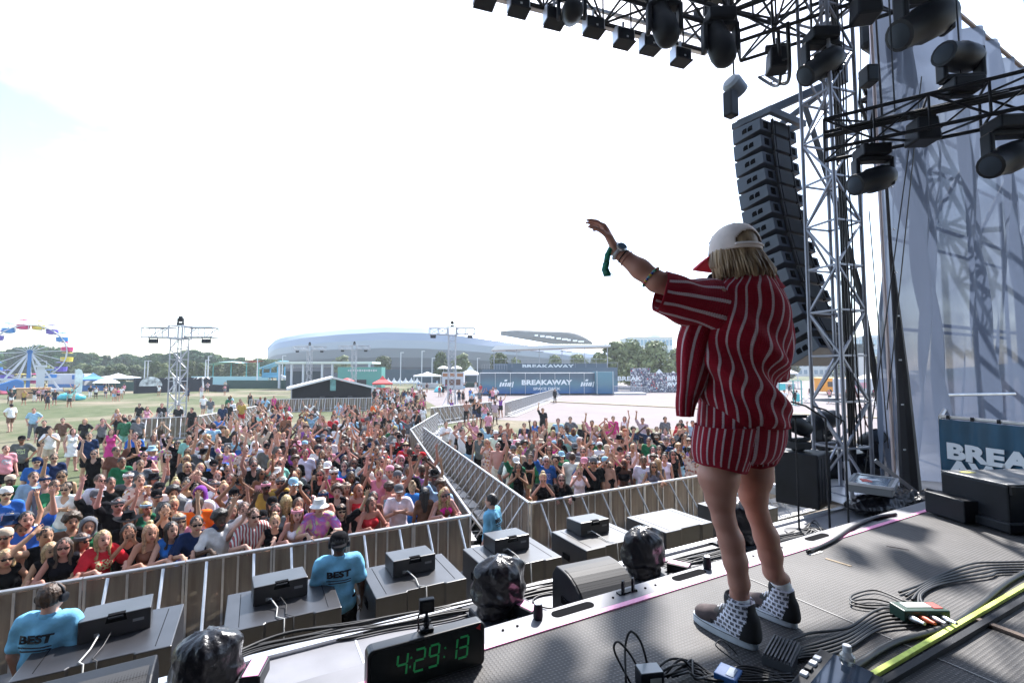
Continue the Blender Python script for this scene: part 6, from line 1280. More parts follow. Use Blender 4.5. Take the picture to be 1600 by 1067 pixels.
def loft(name, rows, mat, nr=120, nc=150, fold=None, ustr=None, hem=None, sup=.9, thick=True, a0=0, a1=2 * math.pi, band=(0, 0), parent=None):
    """rows: (y px, left px, right px, half depth, depth) from top to hem"""
    V, U = [], []
    for i, (y, l, r, hd, d) in enumerate(resample(rows, nr)):
        v = i / nr; c = lp((l + r) / 2, y, d); hw = (r - l) / 2 / FPX * d * (.95 if r - l > 90 else 1)
        for j in range(nc + 1):
            a = a0 + (a1 - a0) * j / nc; ca, sa = math.cos(a), math.sin(a)
            x = hw * math.copysign(abs(ca) ** sup, ca); yy = hd * math.copysign(abs(sa) ** sup, sa)
            p = c + np.array((x, yy, 0)); rad_ = np.array((ca, sa, 0))
            if fold is not None: p = p + rad_ * fold(p, a, v)
            if hem is not None: p[2] += hem(p, a, v)
            V.append(p); u = (a / (2 * math.pi)); edge = 1.0 if band[0] < v < 1 - band[1] else 0.0
            U.append(((u + (ustr(p, a, v) if ustr else 0)), p[2] if abs(c[2]) else v, edge))
    V = np.array(V); n2 = nc + 1
    I = np.arange(nr)[:, None] * n2 + np.arange(nc)[None, :]
    Q = np.stack([I, I + n2, I + n2 + 1, I + 1], -1).reshape(-1, 4)
    me = np_mesh(name, V, Q, mat); at_ = me.attributes.new('su', 'FLOAT_VECTOR', 'POINT'); at_.data.foreach_set('vector', np.array(U, np.float32).ravel())
    o = link(name, me, parent)
    if thick: sm = o.modifiers.new('cloth', 'SOLIDIFY'); sm.thickness = .006; sm.offset = 0
    return o
km, ks, kc = knit_mat('knit_shirt', 25, .215), knit_mat('knit_shorts', 25, .24), knit_mat('knit_plain', 10, -.2)
kp = knit_mat('knit_sleeve', 11, .24); kpan = knit_mat('knit_panel', 9, .24)
# ridges that run diagonally from the raised shoulder over the back to the waist, and a pouch over the waist
def sfold(p, a, v):
    x, z = p[0], p[2]; f = .014 * math.sin(26 * (z + .9 * x) + 1.2) * (.3 + .7 * v) + .009 * math.sin(47 * (z + .5 * x) + 3 * math.sin(9 * x)) * v
    f += .017 * math.sin(38 * (z + .75 * x) - .5) * math.exp(-((v - .72) / .16) ** 2) + .004 * math.sin(6 * a + 20 * z)
    return f
def sstr(p, a, v):
    x, z = p[0], p[2]; return .010 * math.sin(20 * z + 2.4 + 3 * x) + .011 * math.sin(34 * (z + .6 * x)) * math.exp(-((v - .7) / .2) ** 2) + .035 * (v - .3) * (1 - v) * 2 - .02 * v
def shem(p, a, v):
    h_ = 0
    if v > .55: h_ = ((v - .55) / .45) ** 2 * (.085 * max(0, min(1, (-.095 - p[0]) / .10)) )
    return h_
loft('shirt', [(436, 1128, 1208, .085, 1.97), (446, 1112, 1216, .105, 1.97), (456, 1099, 1222, .115, 1.97), (472, 1094, 1227, .125, 1.975), (500, 1090, 1231, .14, 1.98), (530, 1084, 1231, .15, 1.98), (556, 1083, 1227, .155, 1.985), (582, 1087, 1212, .15, 1.985), (606, 1090, 1216, .155, 1.985), (632, 1092, 1227, .165, 1.985), (650, 1096, 1228, .16, 1.985), (664, 1100, 1221, .15, 1.985)], km, 150, 170, sfold, sstr, shem, band=(.02, .025), parent=pf)
loft('collar', [(425, 1143, 1207, .062, 1.985), (432, 1141, 1209, .07, 1.985), (442, 1136, 1213, .08, 1.98), (452, 1130, 1220, .09, 1.975)], kc, 24, 80, lambda p, a, v: .004 * math.sin(5 * a) + .006 * v, None, lambda p, a, v: .02 * math.sin(a + .5), band=(2, 2), parent=pf)
loft('shirt_panel', [(505, 1068, 1122, .06, 1.97), (530, 1062, 1116, .065, 1.97), (565, 1060, 1110, .06, 1.965), (600, 1060, 1098, .05, 1.965), (628, 1060, 1088, .04, 1.96), (650, 1062, 1081, .03, 1.955)], kpan, 70, 70, lambda p, a, v: .006 * math.sin(40 * p[0] + 20 * p[2]) * v + .003 * math.sin(7 * a), lambda p, a, v: .06 * math.sin(2.6 * v), band=(0, .04), parent=pf)
# raised sleeve: loft along its own axis
def tube_loft(name, path, radii, mat, nr, nc, fold=None, N=1, parent=None, band=(0, 0)):
    path = [np.array(p) for p in path]; rows = resample([np.r_[p, r] for p, r in zip(path, radii)], nr); V, U = [], []
    for i, R_ in enumerate(rows):
        c = R_[:3]; t = rows[min(i + 1, nr)][:3] - rows[max(i - 1, 0)][:3]; t /= np.linalg.norm(t); up = np.array((0, 0, 1.)) if abs(t[2]) < .8 else np.array((0, 1., 0)); s_ = np.cross(t, up); s_ /= np.linalg.norm(s_); w_ = np.cross(s_, t)
        for j in range(nc + 1):
            a = 2 * math.pi * j / nc; f = fold(a, i / nr) if fold else 0; V.append(c + s_ * math.cos(a) * (R_[4] + f) + w_ * math.sin(a) * (R_[3] + f)); U.append((a / (2 * math.pi) + .012 * math.sin(5 * i / nr), i / nr * .3, 1.0 if band[0] < i / nr < 1 - band[1] else 0.0))
    n2 = nc + 1; I = np.arange(nr)[:, None] * n2 + np.arange(nc)[None, :]; Q = np.stack([I, I + n2, I + n2 + 1, I + 1], -1).reshape(-1, 4)
    me = np_mesh(name, np.array(V), Q, mat); at_ = me.attributes.new('su', 'FLOAT_VECTOR', 'POINT'); at_.data.foreach_set('vector', np.array(U, np.float32).ravel()); o = link(name, me, parent); sm = o.modifiers.new('cloth', 'SOLIDIFY'); sm.thickness = .006; sm.offset = 0; return o
tube_loft('sleeve', [lp(1152, 492, 1.99), lp(1118, 482, 1.96), lp(1080, 472, 1.94), lp(1052, 463, 1.93), lp(1031, 457, 1.93)], [(.125, .11), (.112, .10), (.097, .085), (.086, .078), (.082, .074)], kp, 70, 90, lambda a, v: .005 * math.sin(3 * a + 9 * v) + .006 * math.sin(16 * v + a) * (1 - v), parent=pf, band=(0, .06))
tube_loft('sleeve', [lp(1190, 478, 2.04), lp(1204, 520, 2.08), lp(1204, 560, 2.12), lp(1198, 585, 2.15)], [(.09, .09), (.085, .085), (.085, .085), (.085, .085)], kp, 40, 60, lambda a, v: .005 * math.sin(3 * a + 9 * v), parent=pf, band=(0, .06))
# shorts
def hemS(p, a, v): return 0
loft('shorts', [(612, 1096, 1216, .125, 1.985), (640, 1093, 1220, .14, 1.985), (665, 1091, 1221, .145, 1.985), (690, 1088, 1220, .145, 1.985), (706, 1088, 1216, .14, 1.985), (716, 1092, 1208, .12, 1.985)], ks, 70, 150, lambda p, a, v: .005 * math.sin(22 * p[0] + 12 * p[2]) * v, lambda p, a, v: -.014 * v + .006 * math.sin(12 * p[2]), None, band=(0, 2 * 0), parent=pf)
loft('shorts_leg', [(664, 1090, 1180, .128, 1.95), (684, 1087, 1176, .125, 1.945), (704, 1085, 1172, .122, 1.945), (722, 1086, 1165, .115, 1.945), (734, 1089, 1160, .108, 1.945)], ks, 30, 110, lambda p, a, v: .002 * math.sin(9 * a), lambda p, a, v: -.02 - .012 * v, lambda p, a, v: v * (.030 * min(1, max(0, (-.035 - p[0]) / .12)) + .03 * max(0, math.sin(a))), band=(0, .10), parent=pf)
loft('shorts_leg', [(664, 1146, 1221, .112, 2.03), (684, 1150, 1221, .11, 2.04), (702, 1154, 1217, .105, 2.04), (716, 1157, 1211, .10, 2.04), (726, 1158, 1207, .095, 2.04)], ks, 30, 110, lambda p, a, v: .002 * math.sin(9 * a), None, lambda p, a, v: v * .02 * max(0, min(1, (p[0] - .07) / .08)), band=(0, .10), parent=pf)
# ---------------- hair and cap
def hair_mat(name, dark, light, sc_=(60, 60, 4)):
    m = bpy.data.materials.new(name); m.use_nodes = True; n = m.node_tree; b = n.nodes['Principled BSDF']; L = n.links; b.inputs['Roughness'].default_value = .5; b.inputs['Specular IOR Level'].default_value = .35
    t = n.nodes.new('ShaderNodeTexCoord'); mp_ = n.nodes.new('ShaderNodeMapping'); mp_.inputs['Scale'].default_value = sc_; z = n.nodes.new('ShaderNodeTexNoise'); z.inputs['Scale'].default_value = 1; z.inputs['Detail'].default_value = 6; L.new(t.outputs['Object'], mp_.inputs[0]); L.new(mp_.outputs[0], z.inputs['Vector'])
    r = n.nodes.new('ShaderNodeValToRGB'); e = r.color_ramp.elements; e[0].position, e[0].color, e[1].position, e[1].color = .36, (*dark, 1), .66, (*light, 1); L.new(z.outputs[0], r.inputs[0]); L.new(r.outputs[0], b.inputs['Base Color']); bp = n.nodes.new('ShaderNodeBump'); bp.inputs['Strength'].default_value = .35; bp.inputs['Distance'].default_value = .004; L.new(z.outputs[0], bp.inputs['Height']); L.new(bp.outputs[0], b.inputs['Normal']); return m
hm = hair_mat('hair_dark_blond', (.15, .095, .055), (.50, .37, .23), (45, 45, 3)); rr_ = np.random.default_rng(6); ph = rr_.uniform(0, 6, 6)
af = math.atan2(HF[1], HF[0])
def hfold(p, a, v): return .6 * (.006 * math.sin(23 * a + ph[0] + 3 * v) + .004 * math.sin(51 * a + ph[1] - 4 * v) + .003 * math.sin(97 * a + ph[2])) * (.2 + .8 * v)
def hhem(p, a, v): return -(v ** 2) * (.008 * math.sin(9 * a + ph[3]) + .007 * math.sin(31 * a + ph[4]) + .004 * math.sin(77 * a + ph[5]))
hs = [(388, 1117, 1181, .082, 1.97), (396, 1113, 1186, .090, 1.97), (404, 1112, 1192, .096, 1.97), (416, 1112, 1199, .10, 1.97), (428, 1114, 1208, .102, 1.97), (438, 1118, 1206, .09, 1.97)]
loft('hair', hs, hm, 50, 260, hfold, None, hhem, sup=1.0, a0=af + rad(50), a1=af + rad(310), parent=pf)
F_ = Field(hc - .16, hc + .16, .006); F_.ell(hc + np.array((0, 0, .018)) - HF * .006, (.096, .080, .104), hrot, k=.01); F_.clip(hp(.045, 0, .0), HF + np.array((0, 0, -.55))); Pm, Qm = F_.mesh(); link('hair_crown', np_mesh('hair_crown', Pm, Qm, hm), pf)
for i in range(46):
    a = af + rad(55 + 250 * i / 45); r0, r1 = .088, .108 + .02 * rr_.uniform(0, 1) * (math.cos(a - af - math.pi) > .2); c0 = lp(1150, 398, 1.97); c1 = lp(1160, 438, 1.97)
    d_ = np.array((math.cos(a), math.sin(a), 0)); tip = c1 + d_ * np.array((r1 * 1.08, r1 * .98, 0)) + np.array((0, 0, rr_.uniform(-.02, .012)))
    if i == 0: lk = MB()
    lk.tube([c0 + d_ * r0, (c0 + d_ * r0) * .45 + tip * .55 + d_ * .006, tip], [.004, .006, .0008], 5)
lk.build('hair_lock', hm, pf, smooth=True)
capm = M('cap_cream', (.72, .64, .60), .85, noise=(22, .08), bump=(420, .3, .001)); capr = M('cap_red', (.55, .018, .045), .8, bump=(400, .3, .001))
cb = lp(1148, 396, 1.97); cA, cBs, cH = .108, .094, .124; af0 = math.atan2(HF[1], HF[0])
def capP(az, el, k=1.0):
    d_ = HF * math.cos(az) * cA + HS * math.sin(az) * cBs; ce, se = math.cos(el) ** .82, math.sin(el) ** .95
    crease = 1 + .020 * math.sin(6 * az) * math.cos(el) * math.sin(el * 2) + .03 * math.exp(-((az - math.pi + .9) / .35) ** 2) * math.sin(3 * el) * .5
    return cb + d_ * ce * k * crease + np.array((0, 0, cH * se * k))
V, F2 = [], []; na, ne = 96, 26
for i in range(na):
    for j in range(ne + 1): V.append(capP(2 * math.pi * i / na, math.pi / 2 * j / ne))
for i in range(na):
    az = 2 * math.pi * (i + .5) / na - math.pi
    az = (az + math.pi) % (2 * math.pi) - math.pi; azb = math.pi - abs(2 * math.pi * (i + .5) / na - math.pi); offb = abs(((2 * math.pi * (i + .5) / na) - math.pi - .30))
    for j in range(ne):
        el = math.pi / 2 * (j + .5) / ne
        if offb < .68 and .20 < el < .20 + .46 * math.sqrt(max(0, 1 - (offb / .68) ** 2)): continue
        a_, b_ = i * (ne + 1) + j, ((i + 1) % na) * (ne + 1) + j; F2.append((a_, b_, b_ + 1, a_ + 1))
mb = MB(); mb.add(V, F2); co = mb.build('cap', capm, pf, smooth=True, fix=False); sm = co.modifiers.new('cloth', 'SOLIDIFY'); sm.thickness = .004; sm.offset = 1
mb = MB(); mb.ball(Vector(cb + np.array((0, 0, cH + .002))), (.008, .008, .005)); mb.build('cap_button', capm, co, smooth=True)
def billP(u, v):
    az = lerp(-.98, .98, u); e = cb + HF * math.cos(az) * cA * 1.0 + HS * math.sin(az) * cBs; L_ = .082 * (math.cos(az * .95)) ** .6 + .004
    return e + HF * L_ * v + HS * math.sin(az) * .01 * v + np.array((0, 0, .006 - .030 * v - .022 * math.sin(az) ** 2 - .012 * v * v))
mb = MB(); mb.grid(billP, 30, 10); bl = mb.build('cap_bill', capr, co, smooth=True, fix=False); sm = bl.modifiers.new('board', 'SOLIDIFY'); sm.thickness = .005
mb = MB(); mb.tube([capP(math.pi + .30 + .72 * t, .11, 1.02) for t in [(-1 + i / 8) for i in range(17)]], .0045, 6); mb.build('cap_strap', capm, co, smooth=True)
# lettering on the front left of the cap, seen edge on
mb = MB()
for az, hgt in ((-.55, .028), (-.40, .03), (-.22, .03)):
    for e_ in (.45, .72): p0, p1 = capP(az - .05, e_, 1.02), capP(az + .05, e_, 1.02); mb.tube([p0, p1], .0022, 4)
    mb.tube([capP(az, .42, 1.02), capP(az, .75, 1.02)], .0026, 4)
mb.build('cap_lettering', M('cap_thread', (.03, .03, .08), .7), co, smooth=True)
# ---------------- wrist: watch, bands, beads
ax_ = lel - lwr; ax_ /= np.linalg.norm(ax_)
def ring(c, r, t_, mat, name, parent=pf, sq=1): 
    u = np.cross(ax_, (0, 0, 1)); u /= np.linalg.norm(u); v = np.cross(u, ax_); mb = MB(); mb.tube([c + (u * math.cos(a) + v * math.sin(a)) * r for a in [2 * math.pi * i / 24 for i in range(24)]], t_, 6, closed=True); return mb.build(name, mat, parent, smooth=True)
wc = lwr + ax_ * .012; g_ = ring(wc, .031, .008, M('watch_strap', (.52, .55, .58), .5), 'watch_strap')
qd = np.array((.25, -.75, .45)); qd -= ax_ * qd.dot(ax_); qd /= np.linalg.norm(qd); mb = MB(); mb.lathe([(.022, -.005), (.024, .0), (.024, .006), (.020, .009)], Vector(wc + qd * .030), 18, Vector(qd).to_track_quat('Z', 'Y').to_matrix()); mb.build('watch_case', M('watch_silver', (.55, .58, .6), .3, .6), g_, smooth='auto'); mb = MB(); mb.lathe([(.018, .009), (.017, .0098), (.0001, .01)], Vector(wc + qd * .030), 18, Vector(qd).to_track_quat('Z', 'Y').to_matrix()); mb.build('watch_dial', M('dial_blue', (.10, .16, .22), .2), g_)
ring(lwr + ax_ * .040, .032, .0022, blk, 'wrist_cord'); ring(lwr + ax_ * .055, .034, .0022, M('cord_rose', (.42, .22, .18), .6), 'wrist_cord')
gr_ = M('festival_band', (.015, .20, .13), .6, noise=(60, .5)); rb_ = ring(lwr - ax_ * .012, .030, .0055, gr_, 'festival_band')
u = lp(955, 386, 1.97); mb = MB(); pr = [u, lp(950, 396, 1.965), lp(948, 410, 1.965), lp(946, 420, 1.965), lp(950, 432, 1.965)]; wv = np.array((.010, -.004, 0))
for i in range(4): mb.quad(pr[i] - wv * (1 + .2 * i), pr[i] + wv * (1 + .1 * i), pr[i + 1] + wv * (1 + .1 * i), pr[i + 1] - wv * (1 + .2 * i))
o = mb.build('band_tail', gr_, rb_, smooth=True, fix=False); sm = o.modifiers.new('cloth', 'SOLIDIFY'); sm.thickness = .0015
mb = MB(); mb.tube([lp(950, 420, 1.966), lp(954, 427, 1.966), lp(958, 431, 1.966)], .002, 5); mb.build('band_thread', gr_, rb_)
bc2 = lel * .86 + lwr * .14; u_ = np.cross(ax_, (0, 0, 1)); u_ /= np.linalg.norm(u_); v_ = np.cross(u_, ax_); bd = [M('bead_%d' % i, c, .3) for i, c in enumerate(((.5, .4, .03), (.02, .25, .10), (.03, .08, .35), (.45, .02, .05), (.10, .35, .35)))]
for i in range(28): mb = MB(); a = 2 * math.pi * i / 28; mb.ball(Vector(bc2 + (u_ * math.cos(a) + v_ * math.sin(a)) * .0455), .0055, 8, 6); mb.build('bead', bd[(i * 7) % 5], pf, smooth=True)
# ---------------- shoes
def print_quarter():
    m = bpy.data.materials.new('shoe_canvas'); m.use_nodes = True; n = m.node_tree; b = n.nodes['Principled BSDF']; L = n.links; b.inputs['Roughness'].default_value = .8; t = n.nodes.new('ShaderNodeTexCoord'); s = n.nodes.new('ShaderNodeSeparateXYZ'); c = n.nodes.new('ShaderNodeCombineXYZ'); L.new(t.outputs['Object'], s.inputs[0]); L.new(s.outputs[0], c.inputs[0]); L.new(s.outputs[2], c.inputs[1])
    br = n.nodes.new('ShaderNodeTexBrick'); br.inputs['Scale'].default_value = 1; br.inputs['Brick Width'].default_value = .024; br.inputs['Row Height'].default_value = .0185; br.inputs['Mortar Size'].default_value = .0036; br.inputs['Mortar Smooth'].default_value = .1; br.inputs['Color1'].default_value = br.inputs['Color2'].default_value = (.02, .02, .03, 1); br.inputs['Mortar'].default_value = (.66, .67, .76, 1); L.new(c.outputs[0], br.inputs['Vector'])
    # a light lettering inside every printed block
    wv = n.nodes.new('ShaderNodeTexNoise'); wv.inputs['Scale'].default_value = 330; L.new(t.outputs['Object'], wv.inputs['Vector']); r = n.nodes.new('ShaderNodeMapRange'); r.inputs[1].default_value = .52; r.inputs[2].default_value = .6; r.inputs[4].default_value = .5; L.new(wv.outputs[0], r.inputs[0]); x = n.nodes.new('ShaderNodeMix'); x.data_type = 'RGBA'; x.inputs[7].default_value = (.66, .67, .76, 1); L.new(r.outputs[0], x.inputs[0]); L.new(br.outputs[0], x.inputs[6]); L.new(x.outputs[2], b.inputs['Base Color']); return m
suede = M('suede_brown', (.062, .045, .045), .9, noise=(30, .3), bump=(300, .3, .002)); sblk = M('suede_black', (.012, .012, .014), .85, bump=(300, .3, .002)); canv = print_quarter(); rub = M('sole_rubber', (.50, .54, .58), .5, noise=(12, .15)); lace = M('lace_white', (.75, .75, .78), .8); sockm = M('sock_white', (.72, .74, .78), .9, bump=(200, .4, .002))
def shoe(heel, toe, ank, lab):
    """heel and toe are local ground points; built along +x and turned"""
    d = toe - heel; L_ = float(np.linalg.norm(d[:2])); a = math.atan2(d[1], d[0]); e = bpy.data.objects.new('shoe', None)
    k = L_ / .285
    F_ = Field((-.05, -.09, .018), (.34, .09, .215), .0038)
    F_.ell((.235, 0, .045), (.052, .043, .036), k=.02).cap((.035, 0, .06), (.20, 0, .05), .040, .036, .03).cap((.048, 0, .06), (.060, 0, .165), .044, .049, .03).cap((.078, 0, .06), (.086, 0, .165), .043, .048, .03).cap((.10, 0, .09), (.18, 0, .065), .034, .032, .03).cap((.02, 0, .05), (.03, 0, .10), .036, .040, .02)
    F_.clip((0, 0, .170), (-.16, 0, 1)); F_.clip((0, 0, .03), (0, 0, -1)); F_.cap((.060, 0, .178), (.064, 0, .23), .037, .04, .006, sub=True); F_.cap((.080, 0, .178), (.084, 0, .23), .035, .04, .006, sub=True)
    P, Q = F_.mesh(); P = smooth_mesh(P, Q, 1, .5); C = P[Q].mean(1); x, y, z = C.T
    toe_m = (x > .185 - .25 * np.maximum(0, z - .06)) & (z < .105); toe_m |= (x > .15) & (z > .058) & (x > .155 + .0 * z) & (z < .09)
    eye = (x > .168 - .62 * (z - .05)) & (~toe_m); heel_m = (x < .028 + .35 * np.maximum(0, .09 - z)) & (~toe_m) & ((z < .105) | (x < .018))
    mi = np.where(toe_m, 1, np.where(eye | heel_m, 2, 0)).astype(np.int32)
    me = np_mesh('shoe_upper', P * k, Q, [canv, suede, sblk]); me.polygons.foreach_set('material_index', mi); u_ = link('shoe', me, pf); u_.location = tuple(heel); u_.rotation_euler = (0, 0, a); u_['label'] = lab
    out = [(.145 + .150 * math.cos(t) * (1 if math.cos(t) > 0 else .98), (.047 + .006 * math.cos(t)) * math.copysign(abs(math.sin(t)) ** .75, math.sin(t))) for t in [2 * math.pi * i / 36 for i in range(36)]]
    mb = MB(); mb.prism([(px * k, py * k) for px, py in out], (0, 0, .0), (1, 0, 0), (0, 1, 0), (0, 0, .036 * k)); mb.build('sole', rub, u_, smooth='auto', bevel=.004)
    mb = MB(); mb.tube([(px * k * 1.0, py * k * 1.015, .030 * k) for px, py in out], .0013, 4, closed=True); mb.build('sole_line', sblk, u_)
    mb = MB()
    for i in range(6):
        t = i / 5; xx = .185 - .088 * t; zz = .080 + .075 * t; w_ = .022
        mb.tube([(xx * k, -w_ * k, (zz - .006) * k), ((xx + .004) * k, 0, (zz + .010) * k), (xx * k, w_ * k, (zz - .006) * k)], .0034, 6); mb.tube([(xx * k, -w_ * k, (zz - .006) * k), ((xx - .008) * k, 0, (zz + .014) * k), ((xx - .017) * k, w_ * k, (zz + .008) * k)], .003, 6)
    mb.build('lace', lace, u_, smooth=True)
    al = np.array(RM.to_3x3() @ Vector((0, 0, 0))) if False else None
    return u_
print('shoe lengths', np.linalg.norm(lt - lh), np.linalg.norm(rt_ - rh))
shoe(lh, lt, lan, 'front shoe, left foot'); shoe(rh, rt_, ran, 'rear shoe, right foot')
for an, kn in ((lan, lkn), (ran, rkn)):
    mb = MB(); d_ = (kn - an) / np.linalg.norm(kn - an); mb.tube([an - d_ * .03, an + d_ * .0, an + d_ * .014, an + d_ * .018], [.037, .038, .040, .037], 20); mb.build('sock', sockm, pf, smooth='auto')
# ================================================================== people of the crowd
rp = random.Random(77)
HAZE = .0004
def skin_obj():
    m = bpy.data.materials.new('skin'); m.use_nodes = True; n = m.node_tree; b = n.nodes['Principled BSDF']; L = n.links; b.inputs['Roughness'].default_value = .62; b.inputs['Specular IOR Level'].default_value = .28
    oi = n.nodes.new('ShaderNodeObjectInfo'); a = n.nodes.new('ShaderNodeAttribute'); a.attribute_name = 'feat'; s = n.nodes.new('ShaderNodeSeparateXYZ'); L.new(a.outputs['Vector'], s.inputs[0])
    x = n.nodes.new('ShaderNodeMix'); x.data_type = 'RGBA'; x.inputs[7].default_value = (.03, .02, .018, 1); L.new(s.outputs[0], x.inputs[0]); L.new(oi.outputs['Color'], x.inputs[6])
    y = n.nodes.new('ShaderNodeMix'); y.data_type = 'RGBA'; y.inputs[7].default_value = (.32, .09, .08, 1); L.new(s.outputs[1], y.inputs[0]); L.new(x.outputs[2], y.inputs[6]); L.new(y.outputs[2], b.inputs['Base Color']); return m
skm = skin_obj()
cloth = M('cloth', (.5, .5, .5), .85, objcol=True, noise=(7, .22), bump=(14, .6, .02), spec=.06)
def printed():
    m = M('printed_cloth', (.5, .5, .5), .85, objcol=True, noise=(7, .22), bump=(14, .6, .02), spec=.06); n = m.node_tree; L = n.links; b = n.nodes['Principled BSDF']; src = b.inputs['Base Color'].links[0].from_socket
    t = n.nodes.new('ShaderNodeTexCoord'); s = n.nodes.new('ShaderNodeSeparateXYZ'); L.new(t.outputs['Object'], s.inputs[0])
    def mt(op, x, y):
        q = n.nodes.new('ShaderNodeMath'); q.operation = op
        for i, v in enumerate((x, y)):
            if isinstance(v, (int, float)): q.inputs[i].default_value = v
            else: L.new(v, q.inputs[i])
        return q.outputs[0]
    w_ = n.nodes.new('ShaderNodeTexNoise'); w_.inputs['Scale'].default_value = 34; w_.inputs['Detail'].default_value = 2; oi = n.nodes.new('ShaderNodeObjectInfo'); va = n.nodes.new('ShaderNodeVectorMath'); va.operation = 'ADD'; L.new(t.outputs['Object'], va.inputs[0]); L.new(oi.outputs['Random'], va.inputs[1]); L.new(va.outputs[0], w_.inputs['Vector'])
    k = mt('MULTIPLY', mt('MULTIPLY', mt('LESS_THAN', mt('ABSOLUTE', s.outputs[0], 0), .10), mt('LESS_THAN', mt('ABSOLUTE', mt('SUBTRACT', s.outputs[2], 1.24), 0), .075)), mt('MULTIPLY', mt('LESS_THAN', s.outputs[1], 0.0), mt('GREATER_THAN', w_.outputs[0], .5)))
    x = n.nodes.new('ShaderNodeMix'); x.data_type = 'RGBA'; hs_ = n.nodes.new('ShaderNodeHueSaturation'); hs_.inputs['Color'].default_value = (.55, .42, .30, 1); L.new(oi.outputs['Random'], hs_.inputs['Hue']); L.new(k, x.inputs[0]); L.new(src, x.inputs[6]); L.new(hs_.outputs[0], x.inputs[7]); L.new(x.outputs[2], b.inputs['Base Color']); return m
prt = printed()
hairm = M('hair', (.1, .1, .1), .5, objcol=True, noise=(30, .7), bump=(60, .8, .012))
glassm = M('dark_glasses', (.012, .012, .015), .12)
def pattern(name, kind):
    m = bpy.data.materials.new(name); m.use_nodes = True; n = m.node_tree; b = n.nodes['Principled BSDF']; L = n.links; b.inputs['Roughness'].default_value = .85; t = n.nodes.new('ShaderNodeTexCoord')
    if kind == 'S': q = n.nodes.new('ShaderNodeTexWave'); q.inputs['Scale'].default_value = 7; q.inputs['Distortion'].default_value = 1.5; fac = q.outputs[0]; cols = ((.3, (.62, .60, .58)), (.5, (.05, .06, .10)), (.75, (.35, .06, .06)))
    elif kind == 'F': q = n.nodes.new('ShaderNodeTexVoronoi'); q.inputs['Scale'].default_value = 19; s = n.nodes.new('ShaderNodeSeparateColor'); L.new(q.outputs['Color'], s.inputs[0]); fac = s.outputs[0]; cols = ((0, (.55, .42, .36)), (.45, (.62, .55, .5)), (.65, (.30, .10, .08)), (.8, (.10, .13, .2)), (.9, (.45, .25, .05)))
    else: q = n.nodes.new('ShaderNodeTexNoise'); q.inputs['Scale'].default_value = 4.2; q.inputs['Detail'].default_value = 3; q.inputs['Distortion'].default_value = 1.5; fac = q.outputs[0]; cols = ((.3, (.12, .45, .60)), (.42, (.60, .62, .22)), (.52, (.65, .15, .40)), (.62, (.35, .15, .55)), (.7, (.60, .60, .60)))
    L.new(t.outputs['Object'], q.inputs['Vector']); r = n.nodes.new('ShaderNodeValToRGB'); e = r.color_ramp.elements; e[0].position, e[0].color = cols[0][0], (*cols[0][1], 1); e[1].position, e[1].color = cols[-1][0], (*cols[-1][1], 1)
    for p_, c in cols[1:-1]: z = e.new(p_); z.color = (*c, 1)
    if kind == 'F': r.color_ramp.interpolation = 'CONSTANT'
    L.new(fac, r.inputs[0]); L.new(r.outputs[0], b.inputs['Base Color']); return m
PAT = {k: pattern(n_, k) for k, n_ in (('S', 'striped_cloth'), ('F', 'floral_cloth'), ('X', 'tie_dye_cloth'))}
COL = dict(B=(.006, .006, .008), W=(.70, .70, .70), N=(.012, .028, .075), U=(.03, .13, .42), L=(.26, .44, .58), G=(.02, .13, .06), R=(.45, .02, .03), P=(.62, .26, .34), M=(.52, .03, .20), Y=(.42, .27, .05), O=(.75, .13, .02), V=(.18, .05, .28), E=(.12, .125, .14), K=(.48, .38, .29), T=(.22, .46, .42), Z=(.14, .07, .045))
CN = dict(B='black', W='white', N='navy', U='blue', L='light blue', G='green', R='red', P='pink', M='magenta', Y='gold', O='orange', V='purple', E='grey', K='cream', T='mint', Z='brown', S='striped', F='floral', X='tie dye')
SK = ((.50, .275, .21), (.40, .20, .135), (.20, .095, .055), (.070, .035, .024))
HC = dict(d=(.010, .008, .008), n=(.05, .026, .014), y=(.34, .23, .11), r=(.24, .075, .025), g=(.42, .40, .38))
HN = dict(d='black', n='brown', y='blond', r='red', g='grey')
ARM = {'down': ((.05, .02, -.28), (.08, -.07, -.53), (0, -.2, -1)), 'up': ((.11, -.07, .25), (.07, -.12, .50), (0, -.1, 1)), 'wide': ((.21, -.06, .18), (.29, -.13, .42), (.2, -.1, 1)), 'rail': ((.14, -.09, -.25), (.03, -.33, -.15), (-.3, -.6, -.7)),
       'clap': ((.10, -.15, -.22), (-.115, -.34, .0), (-.15, -.5, .9)), 'phone': ((.08, -.20, -.14), (-.10, -.33, .13), (-.2, -.15, 1)), 'cross': ((.10, -.12, -.25), (-.19, -.21, -.15), (-1, -.1, .1)), 'over': ((.17, -.06, .20), (-.09, -.09, .43), (-.2, -.1, 1)), 'head': ((.22, -.12, .08), (.0, -.12, .28), (-.7, .3, .5)), 'hip': ((.16, .04, -.22), (.05, -.12, -.40), (-.6, -.3, -.4)), 'pocket': ((.10, .05, -.27), (.04, -.05, -.50), (-.1, -.2, -1))}
POSE = {'s': ('down', 'down', 0), 'b': ('wide', 'wide', 0), 'R': ('up', 'down', 0), 'L': ('down', 'up', 0), 'h': ('rail', 'rail', .09), 'c': ('clap', 'clap', 0), 'p': ('phone', 'phone', 0), 'x': ('cross', 'cross', 0), 'o': ('over', 'over', 0), 'H': ('head', 'hip', 0), 'k': ('pocket', 'hip', 0), 'w': ('down', 'hip', 0), 'j': ('rail', 'wide', .06)}
